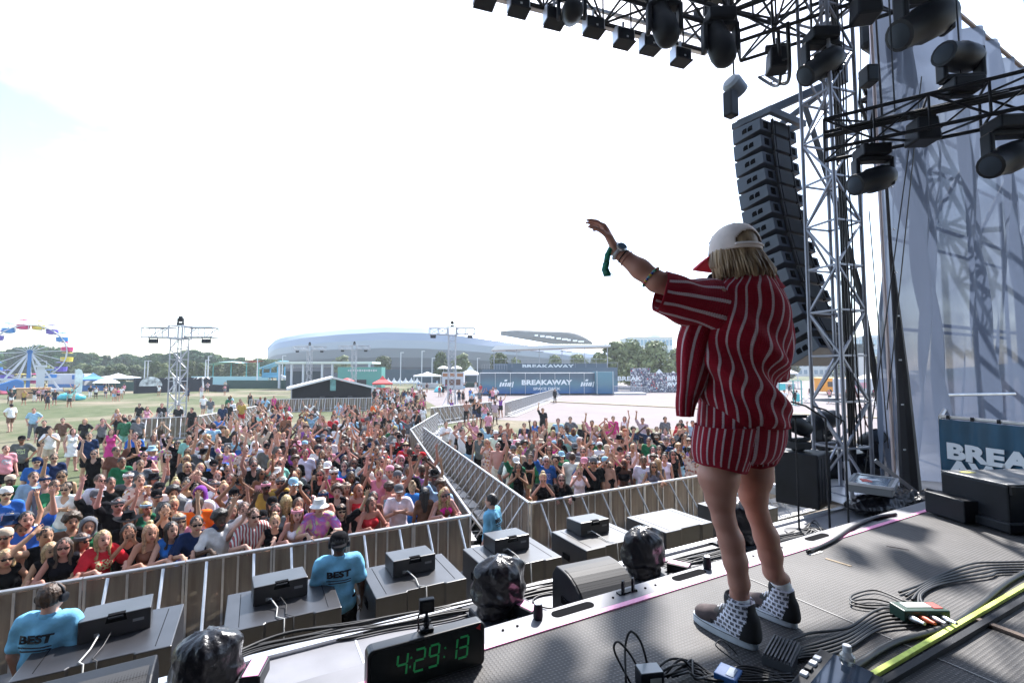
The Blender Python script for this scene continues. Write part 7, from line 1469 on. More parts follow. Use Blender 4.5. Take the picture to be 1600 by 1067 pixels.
PN = {'s': 'standing with arms down', 'b': 'throwing both arms wide up', 'R': 'raising the right arm', 'L': 'raising the left arm', 'h': 'leaning on the rail', 'c': 'clapping', 'p': 'filming with raised hands', 'x': 'with crossed arms', 'o': 'joining hands overhead', 'H': 'one hand on the head', 'k': 'hands near the pockets', 'w': 'walking', 'j': 'one hand on the rail, other arm up'}
class Human:
    def __init__(s, pose, fem):
        s.fem = fem; aR, aL, ln = POSE[pose]; s.lean = ln; V = lambda *a: np.array(a, float); s.j = {}
        sw = .150 if fem else .178
        for sd, nm_ in ((-1, aR), (1, aL)):
            sh = V(sd * sw, -ln, 1.415); e, w_, hd = ARM[nm_]; m = V(sd, 1, 1); s.j[sd] = (sh, sh + V(*e) * m, sh + V(*w_) * m, V(*hd) * m / np.linalg.norm(hd))
        s.head = V(0, -.02 - ln * 1.3, 1.605 - ln * .15); s.step = .16 if pose == 'w' else .03; s.walk = pose == 'w'
        s.hip = .085 if fem else .09; s.hw = (.168 if fem else .158)
    def legs(s): 
        for sd in (-1, 1):
            y0 = sd * s.step if s.walk else 0; yield sd, np.array((sd * s.hip, 0, .90)), np.array((sd * (s.hip + .02), -.02 + y0 * .5 - (.05 if s.walk else 0), .49)), np.array((sd * (s.hip + .035 + (0 if s.walk else .02)), .02 + y0, .085))
    def torso(s, F, g=0, k=.05):
        l = s.lean
        if s.fem: F.cap((0, -.0, 1.0), (0, -.4 * l, 1.13), .118 + g, .105 + g, k); F.ell((0, -.8 * l, 1.28), (.140 + g, .092 + g, .16 + g), k=k); [F.ell((sd * .066, -.8 * l - .078, 1.255), (.058 + g, .055 + g, .055 + g), k=.03) for sd in (-1, 1)]
        else: F.cap((0, 0, 1.0), (0, -.4 * l, 1.15), .138 + g, .135 + g, k); F.ell((0, -.8 * l, 1.28), (.175 + g, .108 + g, .17 + g), k=k)
        F.cap(s.j[-1][0] * np.array((.8, 1, 1)), s.j[1][0] * np.array((.8, 1, 1)), .056 + g, .056 + g, k)
    def pelvis(s, F, g=0): F.ell((0, .012, .95), (s.hw + g, .118 + g, .125 + g), k=.05)
    def body(s):
        F = Field((-.72, -.62, -.005), (.72, .34, 2.16), .0135); s.torso(F); s.pelvis(F); th = .086 if s.fem else .088
        for sd, h_, kn, an in s.legs():
            F.cap(h_, kn, th, .055, .04); F.cap(kn, kn * .6 + an * .4 + np.array((0, .02, 0)), .052, .054, .03); F.cap(kn * .6 + an * .4 + np.array((0, .02, 0)), an, .052, .036, .03); F.cap(an + np.array((0, .02, -.04)), an + np.array((sd * .03, -.14, -.045)), .042, .036, .02)
        au = .040 if s.fem else .048
        for sd in (-1, 1):
            sh, el, wr, hd = s.j[sd]; F.cap(sh, el, au + .004, au - .005, .03); F.cap(el, wr, au - .004, .026, .015)
            pl = wr + hd * .085; F.cap(wr, pl, .024, .028, .012); ac = np.cross(hd, (0, 1, 0)); ac /= max(np.linalg.norm(ac), 1e-6)
            for i in range(4): o = ac * (i - 1.5) * .021; F.cap(pl - hd * .01 + o * .8, pl + hd * (.055, .075, .078, .06)[i] + o * 1.7 + np.array((0, -.012, 0)), .0115, .0095, .004)
            th_ = -sd * ac if np.dot(ac, (1, 0, 0)) > 0 else sd * ac; F.cap(wr + hd * .03, wr + hd * .07 + th_ * .052, .014, .0105, .008)
        c = s.head; F.cap((0, -s.lean * .9, 1.40), c + np.array((0, .02, -.07)), .056 if not s.fem else .048, .050, .03); F.ell(c + np.array((0, 0, .015)), (.076, .094, .108), k=.02); F.ell(c + np.array((0, -.032, -.055)), (.056, .058, .064), k=.03)
        F.cap(c + np.array((0, -.088, .005)), c + np.array((0, -.108, -.020)), .012, .016, .012); [F.ell(c + np.array((sd * .078, .005, -.01)), (.012, .024, .032), k=.008) for sd in (-1, 1)]; F.ell(c + np.array((0, -.083, -.058)), (.026, .014, .009), k=.01)
        P, Q = F.mesh(); P = smooth_mesh(P, Q, 1, .35); d = P - c; ft = np.zeros((len(P), 3), np.float32)
        for sd in (-1, 1): ft[:, 0] = np.maximum(ft[:, 0], (((d[:, 0] - sd * .033) / .017) ** 2 + ((d[:, 2] - .012) / .011) ** 2 < 1) & (d[:, 1] < -.05)); ft[:, 0] = np.maximum(ft[:, 0], .7 * ((((d[:, 0] - sd * .034) / .024) ** 2 + ((d[:, 2] - .038) / .008) ** 2 < 1) & (d[:, 1] < -.05)))
        ft[:, 1] = ((d[:, 0] / .030) ** 2 + ((d[:, 2] + .060) / .013) ** 2 < 1) & (d[:, 1] < -.06)
        me = np_mesh('body', P, Q, skm); me.attributes.new('feat', 'FLOAT_VECTOR', 'POINT').data.foreach_set('vector', ft.ravel()); return me
    def garment(s, kind):
        F = Field((-.62, -.62, .02), (.62, .36, 2.0), .019)
        if kind in 'tlkcd':
            s.torso(F, .019)
            if kind in 'td' : s.pelvis(F, .021)
            if kind in 'tlk': F.cap((0, 0, .92), (0, 0, 1.05), s.hw - .01, .15 if not s.fem else .135, .05); F.ell((0, .01, .93), (s.hw + .022, .14, .10), k=.04)
            for sd in (-1, 1):
                sh, el, wr, hd = s.j[sd]
                if kind == 't': F.cap(sh, sh * .28 + el * .72, .068, .072, .03)
                elif kind == 'l': F.cap(sh, el, .066, .058, .03); F.cap(el, wr * .95 + el * .05, .056, .042, .02)
            if kind == 'd': F.cap((0, 0, .95), (0, .01, .60), .165, .225, .05); F.clip((0, 0, .60), (0, 0, -1))
            elif kind == 'c': F.clip((0, 0, 1.165), (0, 0, -1))
            else: F.clip((0, 0, .86), (0, 0, -1))
            if kind in 'kcd': F.clip((0, 0, 1.375 if kind == 'c' else 1.50), (0, -.25, 1)); [F.cap((sd * .235, -s.lean, 1.44), (sd * .235, -s.lean, 1.30), .062, .05, .02, sub=True) for sd in (-1, 1)]; F.cap((0, -.10 - s.lean, 1.44), (0, -.14 - s.lean, 1.36), .075, .05, .02, sub=True)
            else: F.cap((0, -.01 - s.lean * .95, 1.475), (0, -.03 - s.lean, 1.62), .070, .09, .015, sub=True); F.cap((0, -.08 - s.lean, 1.47), (0, -.12 - s.lean, 1.44), .055, .05, .015, sub=True)
        else:
            s.pelvis(F, .022); F.clip((0, 0, 1.03), (0, 0, 1))
            if kind == 'g': F.cap((0, .005, .96), (0, .01, .64), .165, .215, .05); F.clip((0, 0, .64), (0, 0, -1))
            else:
                for sd, h_, kn, an in s.legs():
                    if kind == 's': F.cap(h_, kn * .95 + h_ * .05, .108, .098, .03)
                    elif kind == 'q': F.cap(h_, h_ * .55 + kn * .45, .108, .10, .03)
                    else: F.cap(h_, kn, .106, .078, .03); F.cap(kn, an, .078, .062, .02)
                F.clip((0, 0, .575 if kind == 's' else .72 if kind == 'q' else .10), (0, 0, -1))
        P, Q = F.mesh(); P = smooth_mesh(P, Q, 2, .45); N = vnormals(P, Q); f = np.sin(P[:, 2] * 38 + P[:, 0] * 26 + np.sin(P[:, 1] * 21)) * .0045 + np.sin(P[:, 0] * 55 - P[:, 2] * 17) * .003
        return np_mesh({'t': 'shirt', 'l': 'long_sleeved_shirt', 'k': 'tank_top', 'c': 'crop_top', 'd': 'dress', 's': 'shorts', 'q': 'short_shorts', 'p': 'trousers', 'g': 'skirt'}[kind], P + N * f[:, None], Q, cloth)
HUM, MESH = {}, {}
def human(p, f):
    if (p, f) not in HUM: HUM[p, f] = Human(p, f)
    return HUM[p, f]
def mget(p, f, kind):
    k_ = (p, f, kind)
    if k_ not in MESH: MESH[k_] = human(p, f).body() if kind == 'body' else human(p, f).garment(kind)
    return MESH[k_]
def hair_mesh(kind):
    F = Field((-.22, -.24, -.42), (.22, .26, .24), .0135); E = lambda c, r, **k: F.ell(c, r, **k)
    E((0, .014, .026), (.086, .101, .107), k=.01)
    if kind == 'curl': [E((.075 * math.cos(a) * math.cos(b), .02 + .085 * math.sin(a) * math.cos(b), .05 + .075 * math.sin(b)), (.052, .052, .05), k=.01) for a in [i * .7 for i in range(9)] for b in (0, .7, 1.4)]
    F.clip((0, -.068, .062), (0, -.86, -.5)); 
    if kind == 'short': F.clip((0, .0, -.045), (0, -.45, -1))
    if kind in ('long', 'bob'):
        z = -.30 if kind == 'long' else -.13
        F.cap((0, .055, .01), (0, .085, z), .080, .060, .03); [F.cap((sd * .068, .01, .02), (sd * .078, -.015, z * .85), .034, .024, .02) for sd in (-1, 1)]
    if kind == 'bun': E((0, .055, .135), (.045, .045, .04), k=.01); F.cap((0, .06, .0), (0, .06, -.05), .06, .05, .02)
    P, Q = F.mesh(); P = smooth_mesh(P, Q, 1, .4); N = vnormals(P, Q); a = np.arctan2(P[:, 1], P[:, 0]); f = np.sin(a * 22 + P[:, 2] * 12) * .005 + np.sin(a * 41 - P[:, 2] * 25) * .003
    return np_mesh('hair', P + N * f[:, None], Q, hairm)
def hat_mesh(kind):
    mb = MB()
    dome = [(.094, .035), (.095, .06), (.088, .10), (.065, .13), (.03, .143), (.0005, .146)]
    if kind in 'ck':
        mb.lathe([(r * 1.0, z) for r, z in dome], (0, .008, 0), 16); sg = -1 if kind == 'c' else 1
        mb.grid(lambda u, v: (.075 * math.cos(math.pi * u), sg * (.085 * math.sin(math.pi * u) ** .7 * (.35 + 1.05 * v) + .02 + .045 * v), .040 - .018 * v - .01 * (u - .5) ** 2), 10, 4); mb.grid(lambda u, v: (.075 * math.cos(math.pi * u), sg * (.085 * math.sin(math.pi * u) ** .7 * (.35 + 1.05 * v) + .02 + .045 * v), .034 - .018 * v - .01 * (u - .5) ** 2), 10, 4)
    elif kind == 'u': mb.lathe([(.15, -.005), (.152, .0), (.098, .045), (.092, .11), (.085, .125), (.0005, .132)], (0, .008, 0), 18)
    elif kind == 'w': mb.grid(lambda u, v: ((.09 + .12 * v) * math.cos(2 * math.pi * u), .008 + (.10 + .10 * v) * math.sin(2 * math.pi * u), .04 + .05 * v * abs(math.cos(2 * math.pi * u)) ** 2 - .01 * v), 24, 4); mb.lathe([(.096, .035), (.09, .12), (.075, .155), (.03, .145), (.0005, .14)], (0, .008, 0), 16)
    elif kind == 'b': mb.lathe([(.091, .03), (.097, .04), (.097, .075), (.088, .085)], (0, .008, 0), 18); mb.box((.03, .11, .03), (.03, .02, .07))
    elif kind == 'h':
        F = Field((-.26, -.22, -.36), (.26, .28, .22), .017); F.ell((0, .02, .02), (.112, .125, .135), k=.02).cap((0, .07, -.08), (0, .08, -.26), .11, .13, .04).cap((-.10, 0, -.2), (-.11, -.06, -.32), .05, .04, .04).cap((.10, 0, -.2), (.11, -.06, -.32), .05, .04, .04); F.ell((0, -.07, -.01), (.078, .12, .108), k=.015, sub=True); P, Q = F.mesh(); return np_mesh('hood', smooth_mesh(P, Q, 1, .4), Q, cloth)
    nm_ = {'c': 'cap', 'k': 'backward_cap', 'u': 'bucket_hat', 'w': 'wide_brim_hat', 'b': 'headband'}[kind]; o = mb.build(nm_, cloth, None, smooth='auto', fix=False); me = o.data; bpy.data.objects.remove(o); return me
mb = MB(); [mb.prism([(-.026, -.013), (-.016, -.02), (.016, -.02), (.026, -.010), (.027, .012), (-.027, .012)], (sd * .034, -.101, .012), (1, 0, 0), (0, 0, 1), (0, .006, 0)) for sd in (-1, 1)]; mb.box((0, -.1, .02), (.02, .005, .006)); [mb.bar((sd * .061, -.098, .02), (sd * .082, .0, .012), .004, .006) for sd in (-1, 1)]
_g = mb.build('sunglasses', glassm); GLASS = _g.data; bpy.data.objects.remove(_g)
mb = MB(); mb.box((0, 0, 0), (.075, .010, .15)); _g = mb.build('phone', blk_paint, bevel=0); PHONE = _g.data; bpy.data.objects.remove(_g)
mb = MB(); [mb.lathe([(.03, -.018), (.042, -.012), (.042, .012), (.03, .018)], (sd * .092, .0, -.005), 12, Matrix.Rotation(rad(90), 3, 'Y')) for sd in (-1, 1)]; mb.tube([(.095 * math.cos(a), .0, .12 * math.sin(a) + .005) for a in [math.pi * i / 10 for i in range(11)]], .011, 6); _g = mb.build('headphones', blk_paint, smooth='auto'); PHONES = _g.data; bpy.data.objects.remove(_g)
HAIRM = {}
def hair_get(k):
    if k not in HAIRM: HAIRM[k] = hair_mesh(k) if len(k) > 1 else hat_mesh(k)
    return HAIRM[k]
HK = dict(s='short', l='long', b='bun', c='curl', o='bob')
def jit(c, r=.12): return tuple(min(1, max(.002, x * rp.uniform(1 - r, 1 + r))) for x in c)
def spawn(e):
    """one person: e = dict(x, y, rz, s, pose, fem, top, tc, bot, bc, hair, hc, hat, gl, skin)"""
    t = thing('person', '', 'person', (e['x'], e['y'], 0), e['rz'], e.get('group')); t.scale = (e['s'] * e.get('wide', 1), e['s'] * e.get('wide', 1), e['s']); H_ = human(e['pose'], e['fem']); hd = tuple(H_.head)
    def add(nm_, me, c, loc=(0, 0, 0), par=t): o = link(nm_, me, par); o.color = (*c, 1); o.location = loc; return o
    add('body', mget(e['pose'], e['fem'], 'body'), e['skc'])
    tops = []
    if e['top'] != 'n': o = add(MESHN[e['top']], mget(e['pose'], e['fem'], e['top']), e['tcc']); tops.append((o, e['tc']))
    if e['top'] != 'd': o = add(MESHN[e['bot']], mget(e['pose'], e['fem'], e['bot']), e['bcc']); tops.append((o, e['bc']))
    for o, c in tops:
        if c not in PAT and o.name.startswith('shirt') and e.get('px') and (e['px'] * 7 + e['py']) % 5 < 2: o.material_slots[0].link = 'OBJECT'; o.material_slots[0].material = prt
        if c in PAT: o.material_slots[0].link = 'OBJECT'; o.material_slots[0].material = PAT[c]
    if not (e['hat'] in 'h' and e['hair'] != 'l'): add('hair', hair_get(HK[e['hair']]), e['hcc'], hd)
    if e['hat'] != '-': add({'c': 'cap', 'k': 'backward_cap', 'u': 'bucket_hat', 'w': 'wide_brim_hat', 'b': 'headband', 'h': 'hood'}[e['hat']], hair_get(e['hat']), e['htc'], hd)
    if e['gl'] == 'g': add('sunglasses', GLASS, (0, 0, 0), hd)
    if e['gl'] == 'H': add('headphones', PHONES, (0, 0, 0), hd)
    return t
MESHN = {'t': 'shirt', 'l': 'long_sleeved_shirt', 'k': 'tank_top', 'c': 'crop_top', 'd': 'dress', 's': 'shorts', 'q': 'short_shorts', 'p': 'trousers', 'g': 'skirt'}
# people read from the photograph: x y pose top bottom hair hat glasses skin   (f = turned away)
CROWD = '''9 772 s tU sN sn k g 0;52 746 s tL sN sn - - 0;85 759 x tG pG sn - g 1;104 764 x kW sL sn - g 0;16 751 c kG sB sd k - 3;97 744 R kB sB sd - g 1;155 751 k tW sK sn - g 0;172 755 s tB sB sd - - 1;200 746 s tE sB sd b g 0;218 751 c tF sK sn - - 0
150 776 R tB sB sd c g 0;184 789 R tB sB sd b g 0;201 813 s tB pB ld w - 1;227 794 R kG sB ly b g 0;112 815 s tZ sB cn - - 1;138 822 s lG pB sn h - 1;32 828 s kB qB ln - - 2;70 837 H kB sB sd - - 1;8 839 s nB sB sd k g 1;96 854 h kB qB ln - g 1
120 852 c cM qB ln b g 1;157 836 h tR qB ly - - 0;191 843 p kB qB ld - - 1;212 857 h cZ qK ly - - 1;233 830 s kY qB by - g 1;45 882 h kB qB ly - - 1;4 868 h kB qB oy - g 1;255 836 h kU qB ld - - 0;302 825 j tN sB sd - g 0;340 812 j tW sK cd - - 3
390 829 h tS sB sn - g 0;381 797 p tE sB sn - g 0;428 814 h kB qB by - - 0;409 812 s tE sB ln c - 0;309 787 s tO sB sd - - 3;271 789 x cB qB by - - 1;279 814 L kP qB ly b g 0;244 776 s tW sB sn c g 0;246 761 s kB qB ld - g 0;274 757 R cF qB by - g 0
270 771 s tE sB cd - - 1;219 726 s tE sE sn - - 1;292 729 c lB pB ly - g 0;313 731 c lB pB ly - - 0;340 744 L tN sU sr - - 0;334 727 s tB sB sn c - 0;313 771 s lW sE sn h - 2;365 774 o kW sB sd c - 2;356 735 s tB sB sn - g 1;375 756 s kB sB sd c - 2
415 761 b kY sB sd b g 3;426 748 s cF qB sn - g 0;425 787 s kB qB ln c - 0;431 797 s kE qB ln - g 0;424 724 s kB qB ly - - 0;396 727 R kB sB sd - g 1;464 803 h cW qW lr b - 0;502 796 h tX sE sn u g 0;533 797 j tB qB ln b g 0;580 791 h cR qB on - - 1
623 767 x tW sK sn c g 0;583 778 s kZ qB sd - g 1;505 776 c cB qB ld b - 1;466 788 s kB qB ln - - 1;479 766 c tS sB ld c - 0;458 757 p tB sB sd c - 1;464 739 s tE sB ln - g 1;477 709 s tW pB sd - - 1;500 733 s cB qB bn - - 1;512 730 s tL sB sn c g 0
503 710 s kE qB ln - - 1;514 703 c tP sK sn - - 0;538 728 s kU qB ld - g 0;536 700 fs lN pB sn - - 0;548 745 s tE qB ld - - 2;541 762 b kF qB ln b - 1;570 745 p tB qB ld - - 3;560 766 s cR qB lr - - 1;571 719 b tB sB ld b g 0;605 725 s nB sB sr - - 0
609 737 s nB sB sn k - 0;621 745 L nB sB sn k - 1;626 719 H kB qB ln h g 0;593 712 R kV qB sn - g 0;608 763 fs cL qK cn - - 1;447 784 fs kE qB ly - - 0;665 721 L nB sB sd b g 1;680 764 h cZ qB ly - g 1;704 768 h cM qB ly - g 0;672 778 fs kZ qB ld b - 2
644 762 fs kU qB by - - 0;693 741 s tE sE sd c - 3;647 718 k tE sB sn u - 1;678 726 s kB qB ln - - 1;634 694 s tV qB ln - - 0;625 688 s kL qB ln - - 0;618 675 x tE sB sd c - 0;608 666 c tF qB ln - - 0;600 688 R tE sB sn - g 0;588 685 H kB qB ld u - 0
575 663 k tE sB sn - - 0;569 678 b kW qB sn - - 1;680 664 x tW sB sn - - 0;696 670 s tW sB sn c - 0;702 677 s tB sB sn - - 0;716 676 o kW sL sn - g 0;718 663 s tE sB ln - - 0;734 684 o kB gL ly - g 0;750 682 s kE sB sn c g 0;740 661 R tP qB ln - - 0
763 647 fs tP qB sn c - 0;788 682 s tB sB sd h - 0;804 681 s tW sK sn - g 0;819 665 s lN pN sn - - 0;836 661 s kU sK ln - - 0;849 667 s kB qB ld - g 0;848 641 R tB pB sd - - 0;891 655 k tE sB sd c - 0;872 658 s tL sK sn - - 0;877 671 s tN sN sn c - 0
884 685 s tT sK sd k g 0;837 679 s kK qB ln u - 0;845 691 H kB qB ld u - 0;828 696 s kE qB ln - - 1;802 703 s kX sB sn k g 1;812 705 fs kK qB by - - 0;794 723 R tG sB sd c g 1;810 730 c kB qE ld - g 1;831 752 p tB qB by - - 0;853 720 R tU sN sg - g 0
868 744 h lB sB ln - g 0;877 712 s tG sB sn c - 0;894 715 fs tW sK sn - - 0;905 736 p kW qB by - - 0;913 723 p tN sB sn c - 0;927 723 s tB sB sd k g 1;858 703 o kK qB ln - g 0;844 722 s kG qB sn - - 1;911 706 s tE sB sn - g 0;905 689 b nB sK sg - - 0
925 695 R kS qB ln b g 0;925 661 R tP sB sd k - 1;981 717 L cB qE ld - g 0;952 729 o tB qB ly - g 0;948 702 p kK sB sn c - 0;952 690 s kW qB cn - g 0;941 675 b kB sB sd c - 2;958 654 s lM pP sn - - 0;976 654 L kW sW ln - - 0;974 669 c kW gB ln - - 2
1004 657 R tF sB sn - - 1;1039 655 s tE sB sd - - 1;1064 660 s tR sB sd c - 1;1082 661 s tL sB sd c - 1;1026 671 s tB sK sn k - 0;990 695 R tB sB sn - g 0;1014 689 s tG sB sn - g 0;1041 688 b lB pB sn b g 0;1030 702 s kB sB on - g 0;1016 726 h kE qB ln - g 1
1042 727 fs kE qB ly - - 0;1051 710 s kB qB ld - g 1;1080 706 R tF sB cd - - 2;216 656 s tE sB sn - - 0;211 681 s tU sB sn - - 0;216 692 x tB sB sd - - 1;237 703 b tX qW ly u g 0;251 674 fo kF gN ln - - 0;277 693 b lB pB ld b g 0;295 686 s tT sK sn - - 1
314 697 o tW sE sd - - 1;305 672 o tB qB ld - - 1;341 692 s tN sB sn - g 0;367 686 s tL sB sr - - 0;334 667 fs tL sK sn c - 0;346 669 s kK qB ln b - 0;381 668 s kP qK sn u - 0;342 654 s tU sB sn - - 0;390 661 L lB pB ld - - 0;398 696 R tW sE sn h g 0
395 720 R kK qB ld - - 0;230 638 k dP qW ln - - 0;218 633 w tB sE sd - - 0;253 633 s tB pB sd - - 0;279 636 s tB pB sd - - 0;318 620 w tW sE sn - - 0;329 624 s tE sW sn - - 0;348 635 s tN sB sn - - 0;378 630 s tY sR sn - - 0;362 628 s tW sB sn - - 0
357 632 s tB sB sn - - 0;18 634 fw tW sZ sd - - 0;53 641 k tL pE sn c - 0;34 687 k tE sB sd c - 2;69 661 s tB sB sd - - 0;79 673 c tW sK sn - - 0;98 657 k tZ sK sd - - 0;114 674 k dW qW ln - - 0;139 681 s tN sB sd - - 0;160 658 p kE sB sd - - 0
174 675 k dM qB ln - - 0;194 651 c tE sW ln - - 0;183 642 k kF qL ly - - 0;195 656 fs tG sT sd - - 0;203 652 s tB sB sd c - 0;9 702 s tP sB sn - - 0;300 640 s tB sB sd - - 0;240 684 s kK qB ln - - 1;265 686 s kF qB ln b - 0;57 722 s tU sB sn k g 0
84 716 R tN sB sn - g 0;147 709 R kB sB sd - g 0;181 705 L tZ sB sd - - 1;190 722 s tG sB sd - - 2;225 712 x kB sB sd - g 0;70 752 s kE sB sn b - 0'''
def off_barrier(p):
    # keep out of the corridor and behind the front rails
    x, y = p.x, p.y
    if y < 9.75: p.y = 9.75 + rp.uniform(0, .12)
    lw = 3.98 + (p.y - 9.1) * .205; rw = 5.5 + (p.y - 9.3) * .154 + .05
    if p.y < 23.5 and lw - .5 < p.x < rw + .5: p.x = lw - .55 if p.x < (lw + rw) / 2 else rw + .55
    return p
ALL = []
def mk(px, py, pose, top, bot, hair, hat, gl, skin, flip=False, fem=None, free=False):
    fem = (hair[0] in 'lbo' or top[0] in 'cd' or bot[0] in 'qg') if fem is None else fem
    if top[0] == 'n': fem = False
    s = rp.uniform(1.0, 1.07) if fem else rp.uniform(1.05, 1.13); p = gp(px, py, 1.605 * s)
    if not free: p = off_barrier(p)
    if pose == 'h' or pose == 'j': p.y = 9.62 + rp.uniform(0, .08) if p.y < 11 else p.y
    rz = math.atan2(-(1.9 - p.x), (1.3 - p.y)) + math.pi
    rz = math.atan2((1.9 - p.x), -(1.3 - p.y)) if True else rz
    rz += rp.gauss(0, .22) + (math.pi if flip else 0)
    d = (p - CAM).dot(FWD)
    e = dict(x=p.x, y=p.y, rz=rz, s=s, pose=pose, fem=fem, top=top[0], tc=top[1], bot=bot[0], bc=bot[1], hair=hair[0], hc=hair[1], hat=hat, gl=gl, skin=skin, px=px, py=py, d=d, flip=flip)
    e['tcc'] = jit(COL.get(top[1], (.5, .5, .5))); e['bcc'] = jit(COL.get(bot[1], (.5, .5, .5))); e['hcc'] = jit(HC[hair[1]]); e['skc'] = jit(SK[skin], .1); e['hatc'] = rp.choice('BBBWWNEKBEPL') if hat in 'ckub' else ('B' if hat == 'w' else rp.choice('WEGVP')); e['htc'] = COL[e['hatc']]
    ALL.append(e); return e
for ent in CROWD.replace('\n', ';').split(';'):
    f = ent.split(); fl = f[2][0] == 'f'; mk(int(f[0]), int(f[1]), f[2][-1], f[3], f[4], f[5], f[6], f[7], int(f[8]), fl)
# the rest of the rows between and behind them
TOPS = ['tB'] * 9 + ['tW'] * 7 + ['kB'] * 5 + ['cB'] * 2 + ['tN', 'tE', 'lB', 'tL'] + ['tE', 'tE', 'tN', 'tL', 'tP', 'kW', 'kW', 'kP', 'kM', 'cW', 'cR', 'tG', 'tR', 'tS', 'tF', 'kF', 'tX', 'kV', 'tU', 'nB', 'nB', 'tK', 'cM', 'kY', 'tT', 'dP', 'dF', 'tO', 'cP']
def rnd(px, py, poses, free=False):
    top = rp.choice(TOPS); fem = top[0] in 'cd' or (top[0] != 'n' and rp.random() < .45); hair = (rp.choice('llllbboc') if fem else rp.choice('ssssssc')) + rp.choice('dddnnnnnyyr'); bot = (rp.choice('qqqqg') if fem else rp.choice('sssssp')) + rp.choice('BBBBENLKW')
    hat = rp.choice('--------ckub' if fem else '-------cckub'); gl = rp.choice('ggg-'); sk = rp.choice((0, 0, 0, 0, 1, 1, 1, 2, 3)); pose = rp.choice(poses)
    s_ = 1.06; p = gp(px, py, 1.6 * s_)
    if any((e['x'] - p.x) ** 2 + (e['y'] - p.y) ** 2 < (.40 if e['d'] < 14 else .46) ** 2 for e in ALL): return
    if not free:
        lw = 3.98 + (p.y - 9.1) * .205; rw = 5.5 + (p.y - 9.3) * .154 + .05
        if p.y < 9.8 or (p.y < 23.5 and lw - .45 < p.x < rw + .45): return
    mk(px, py, pose, top, bot, hair, hat, gl, sk, rp.random() < .06, fem, free)
CP = 'sssssscccckkRRLLbopHxs'
for n_, x0, x1, y0, y1, poses in ((40, 0, 230, 800, 880, 'sscckRL'), (60, 190, 470, 725, 810, CP), (330, 395, 655, 640, 745, CP), (60, 520, 690, 690, 770, CP), (150, 690, 1085, 664, 725, CP), (40, 290, 420, 660, 720, CP)):
    for _ in range(n_): rnd(rp.uniform(x0, x1), rp.uniform(y0, y1), poses)
for n_, x0, x1, y0, y1 in ((110, 585, 662, 606, 645), (30, 640, 782, 593, 614), (24, 405, 560, 628, 645), (7, 0, 200, 640, 690), (10, 320, 440, 615, 628), (26, 110, 360, 594, 608), (16, 10, 120, 600, 616), (14, 1215, 1420, 600, 612), (8, 700, 790, 618, 640)):
    for _ in range(n_): rnd(rp.uniform(x0, x1), rp.uniform(y0, y1), 'sssckwwRpb', True)
for px, py in ((867, 609), (810, 560), (846, 559), (857, 560), (862, 561), (872, 560), (838, 560), (880, 560)):
    if py < 600: pass
    else: mk(px, py, 's', 'lB', 'pB', 'sd', '-', '-', 1, free=True)
ALL.sort(key=lambda e: e['d'])
print('people', len(ALL))
near, far = ALL[:292], ALL[292:]
# ---- words that single each one out
def zone(e):
    x, y = e['x'], e['y']; lw = 3.98 + (y - 9.1) * .205
    if x < lw and y < 10.15: return 'at the left front barricade'
    if x < lw and y < 12.2: return 'just behind the left front row'
    if y < 10.3: return 'at the right front barricade'
    if x >= lw and y < 12.5: return 'just behind the right front row'
    if x >= lw and y < 24: return 'in the crowd right of the corridor'
    if x < lw and x < -1.5 and y > 17: return 'on the open grass at the left'
    if x < lw and y < 17: return 'in the thick of the left crowd'
    if x < lw and y < 26: return 'in the middle of the left crowd'
    return 'far back in the crowd'
def words(e, lv):
    TN = {'t': 'shirt', 'l': 'long sleeved top', 'k': 'tank top', 'c': 'crop top', 'd': 'dress', 'n': ''}
    a = ('bare chested person' if e['top'] == 'n' else 'person in %s %s' % (CN[e['tc']], TN[e['top']]))
    bits = []
    if e['hat'] != '-' and lv >= 1: bits.append(CN[e['hatc']] + ' ' + {'c': 'cap', 'k': 'backward cap', 'u': 'bucket hat', 'w': 'wide hat', 'b': 'headband', 'h': 'hood'}[e['hat']])
    elif lv >= 1: bits.append({'s': 'short', 'l': 'long', 'b': 'tied up', 'c': 'curly', 'o': 'bobbed'}[e['hair']] + ' ' + HN[e['hc']] + ' hair')
    if lv >= 2 and e['bot'] and e['top'] != 'd': bits.append(CN[e['bc']] + ' ' + {'s': 'shorts', 'q': 'shorts', 'p': 'trousers', 'g': 'skirt'}[e['bot']])
    s_ = a + (', ' + ', '.join(bits) if bits else '')
    return s_ + (', seen from behind' if e['flip'] else ', ' + PN[e['pose']]), zone(e)
SHORT = {'standing with arms down': 'arms down', 'throwing both arms wide up': 'both arms up', 'raising the right arm': 'right arm up', 'raising the left arm': 'left arm up', 'filming with raised hands': 'hands at face', 'one hand on the rail, other arm up': 'one arm up', 'joining hands overhead': 'hands joined overhead', 'hands near the pockets': 'hands low', 'one hand on the head': 'hand on head'}
from collections import defaultdict
todo = list(near); final = {}
for lv in (0, 1):
    g_ = defaultdict(list)
    for e in todo:
        a, z = words(e, lv)
        for k_, v in SHORT.items(): a = a.replace(k_, v)
        g_[a + ' ' + z].append(e)
    todo = []
    for k_, es in g_.items():
        if len(es) == 1 and k_ not in final.values(): final[id(es[0])] = k_
        elif lv < 1: todo += es
        else:
            es.sort(key=lambda q: q['px']); O_ = ['leftmost', 'second from left', 'third from left', 'fourth from left', 'fifth from left', 'sixth from left', 'seventh from left', 'eighth from left'] + ['%dth from left' % i for i in range(9, 60)]
            for i, e in enumerate(es): final[id(e)] = k_ + ', ' + (O_[i] if i < len(es) - 1 or len(es) < 2 else 'rightmost') + ' of these'
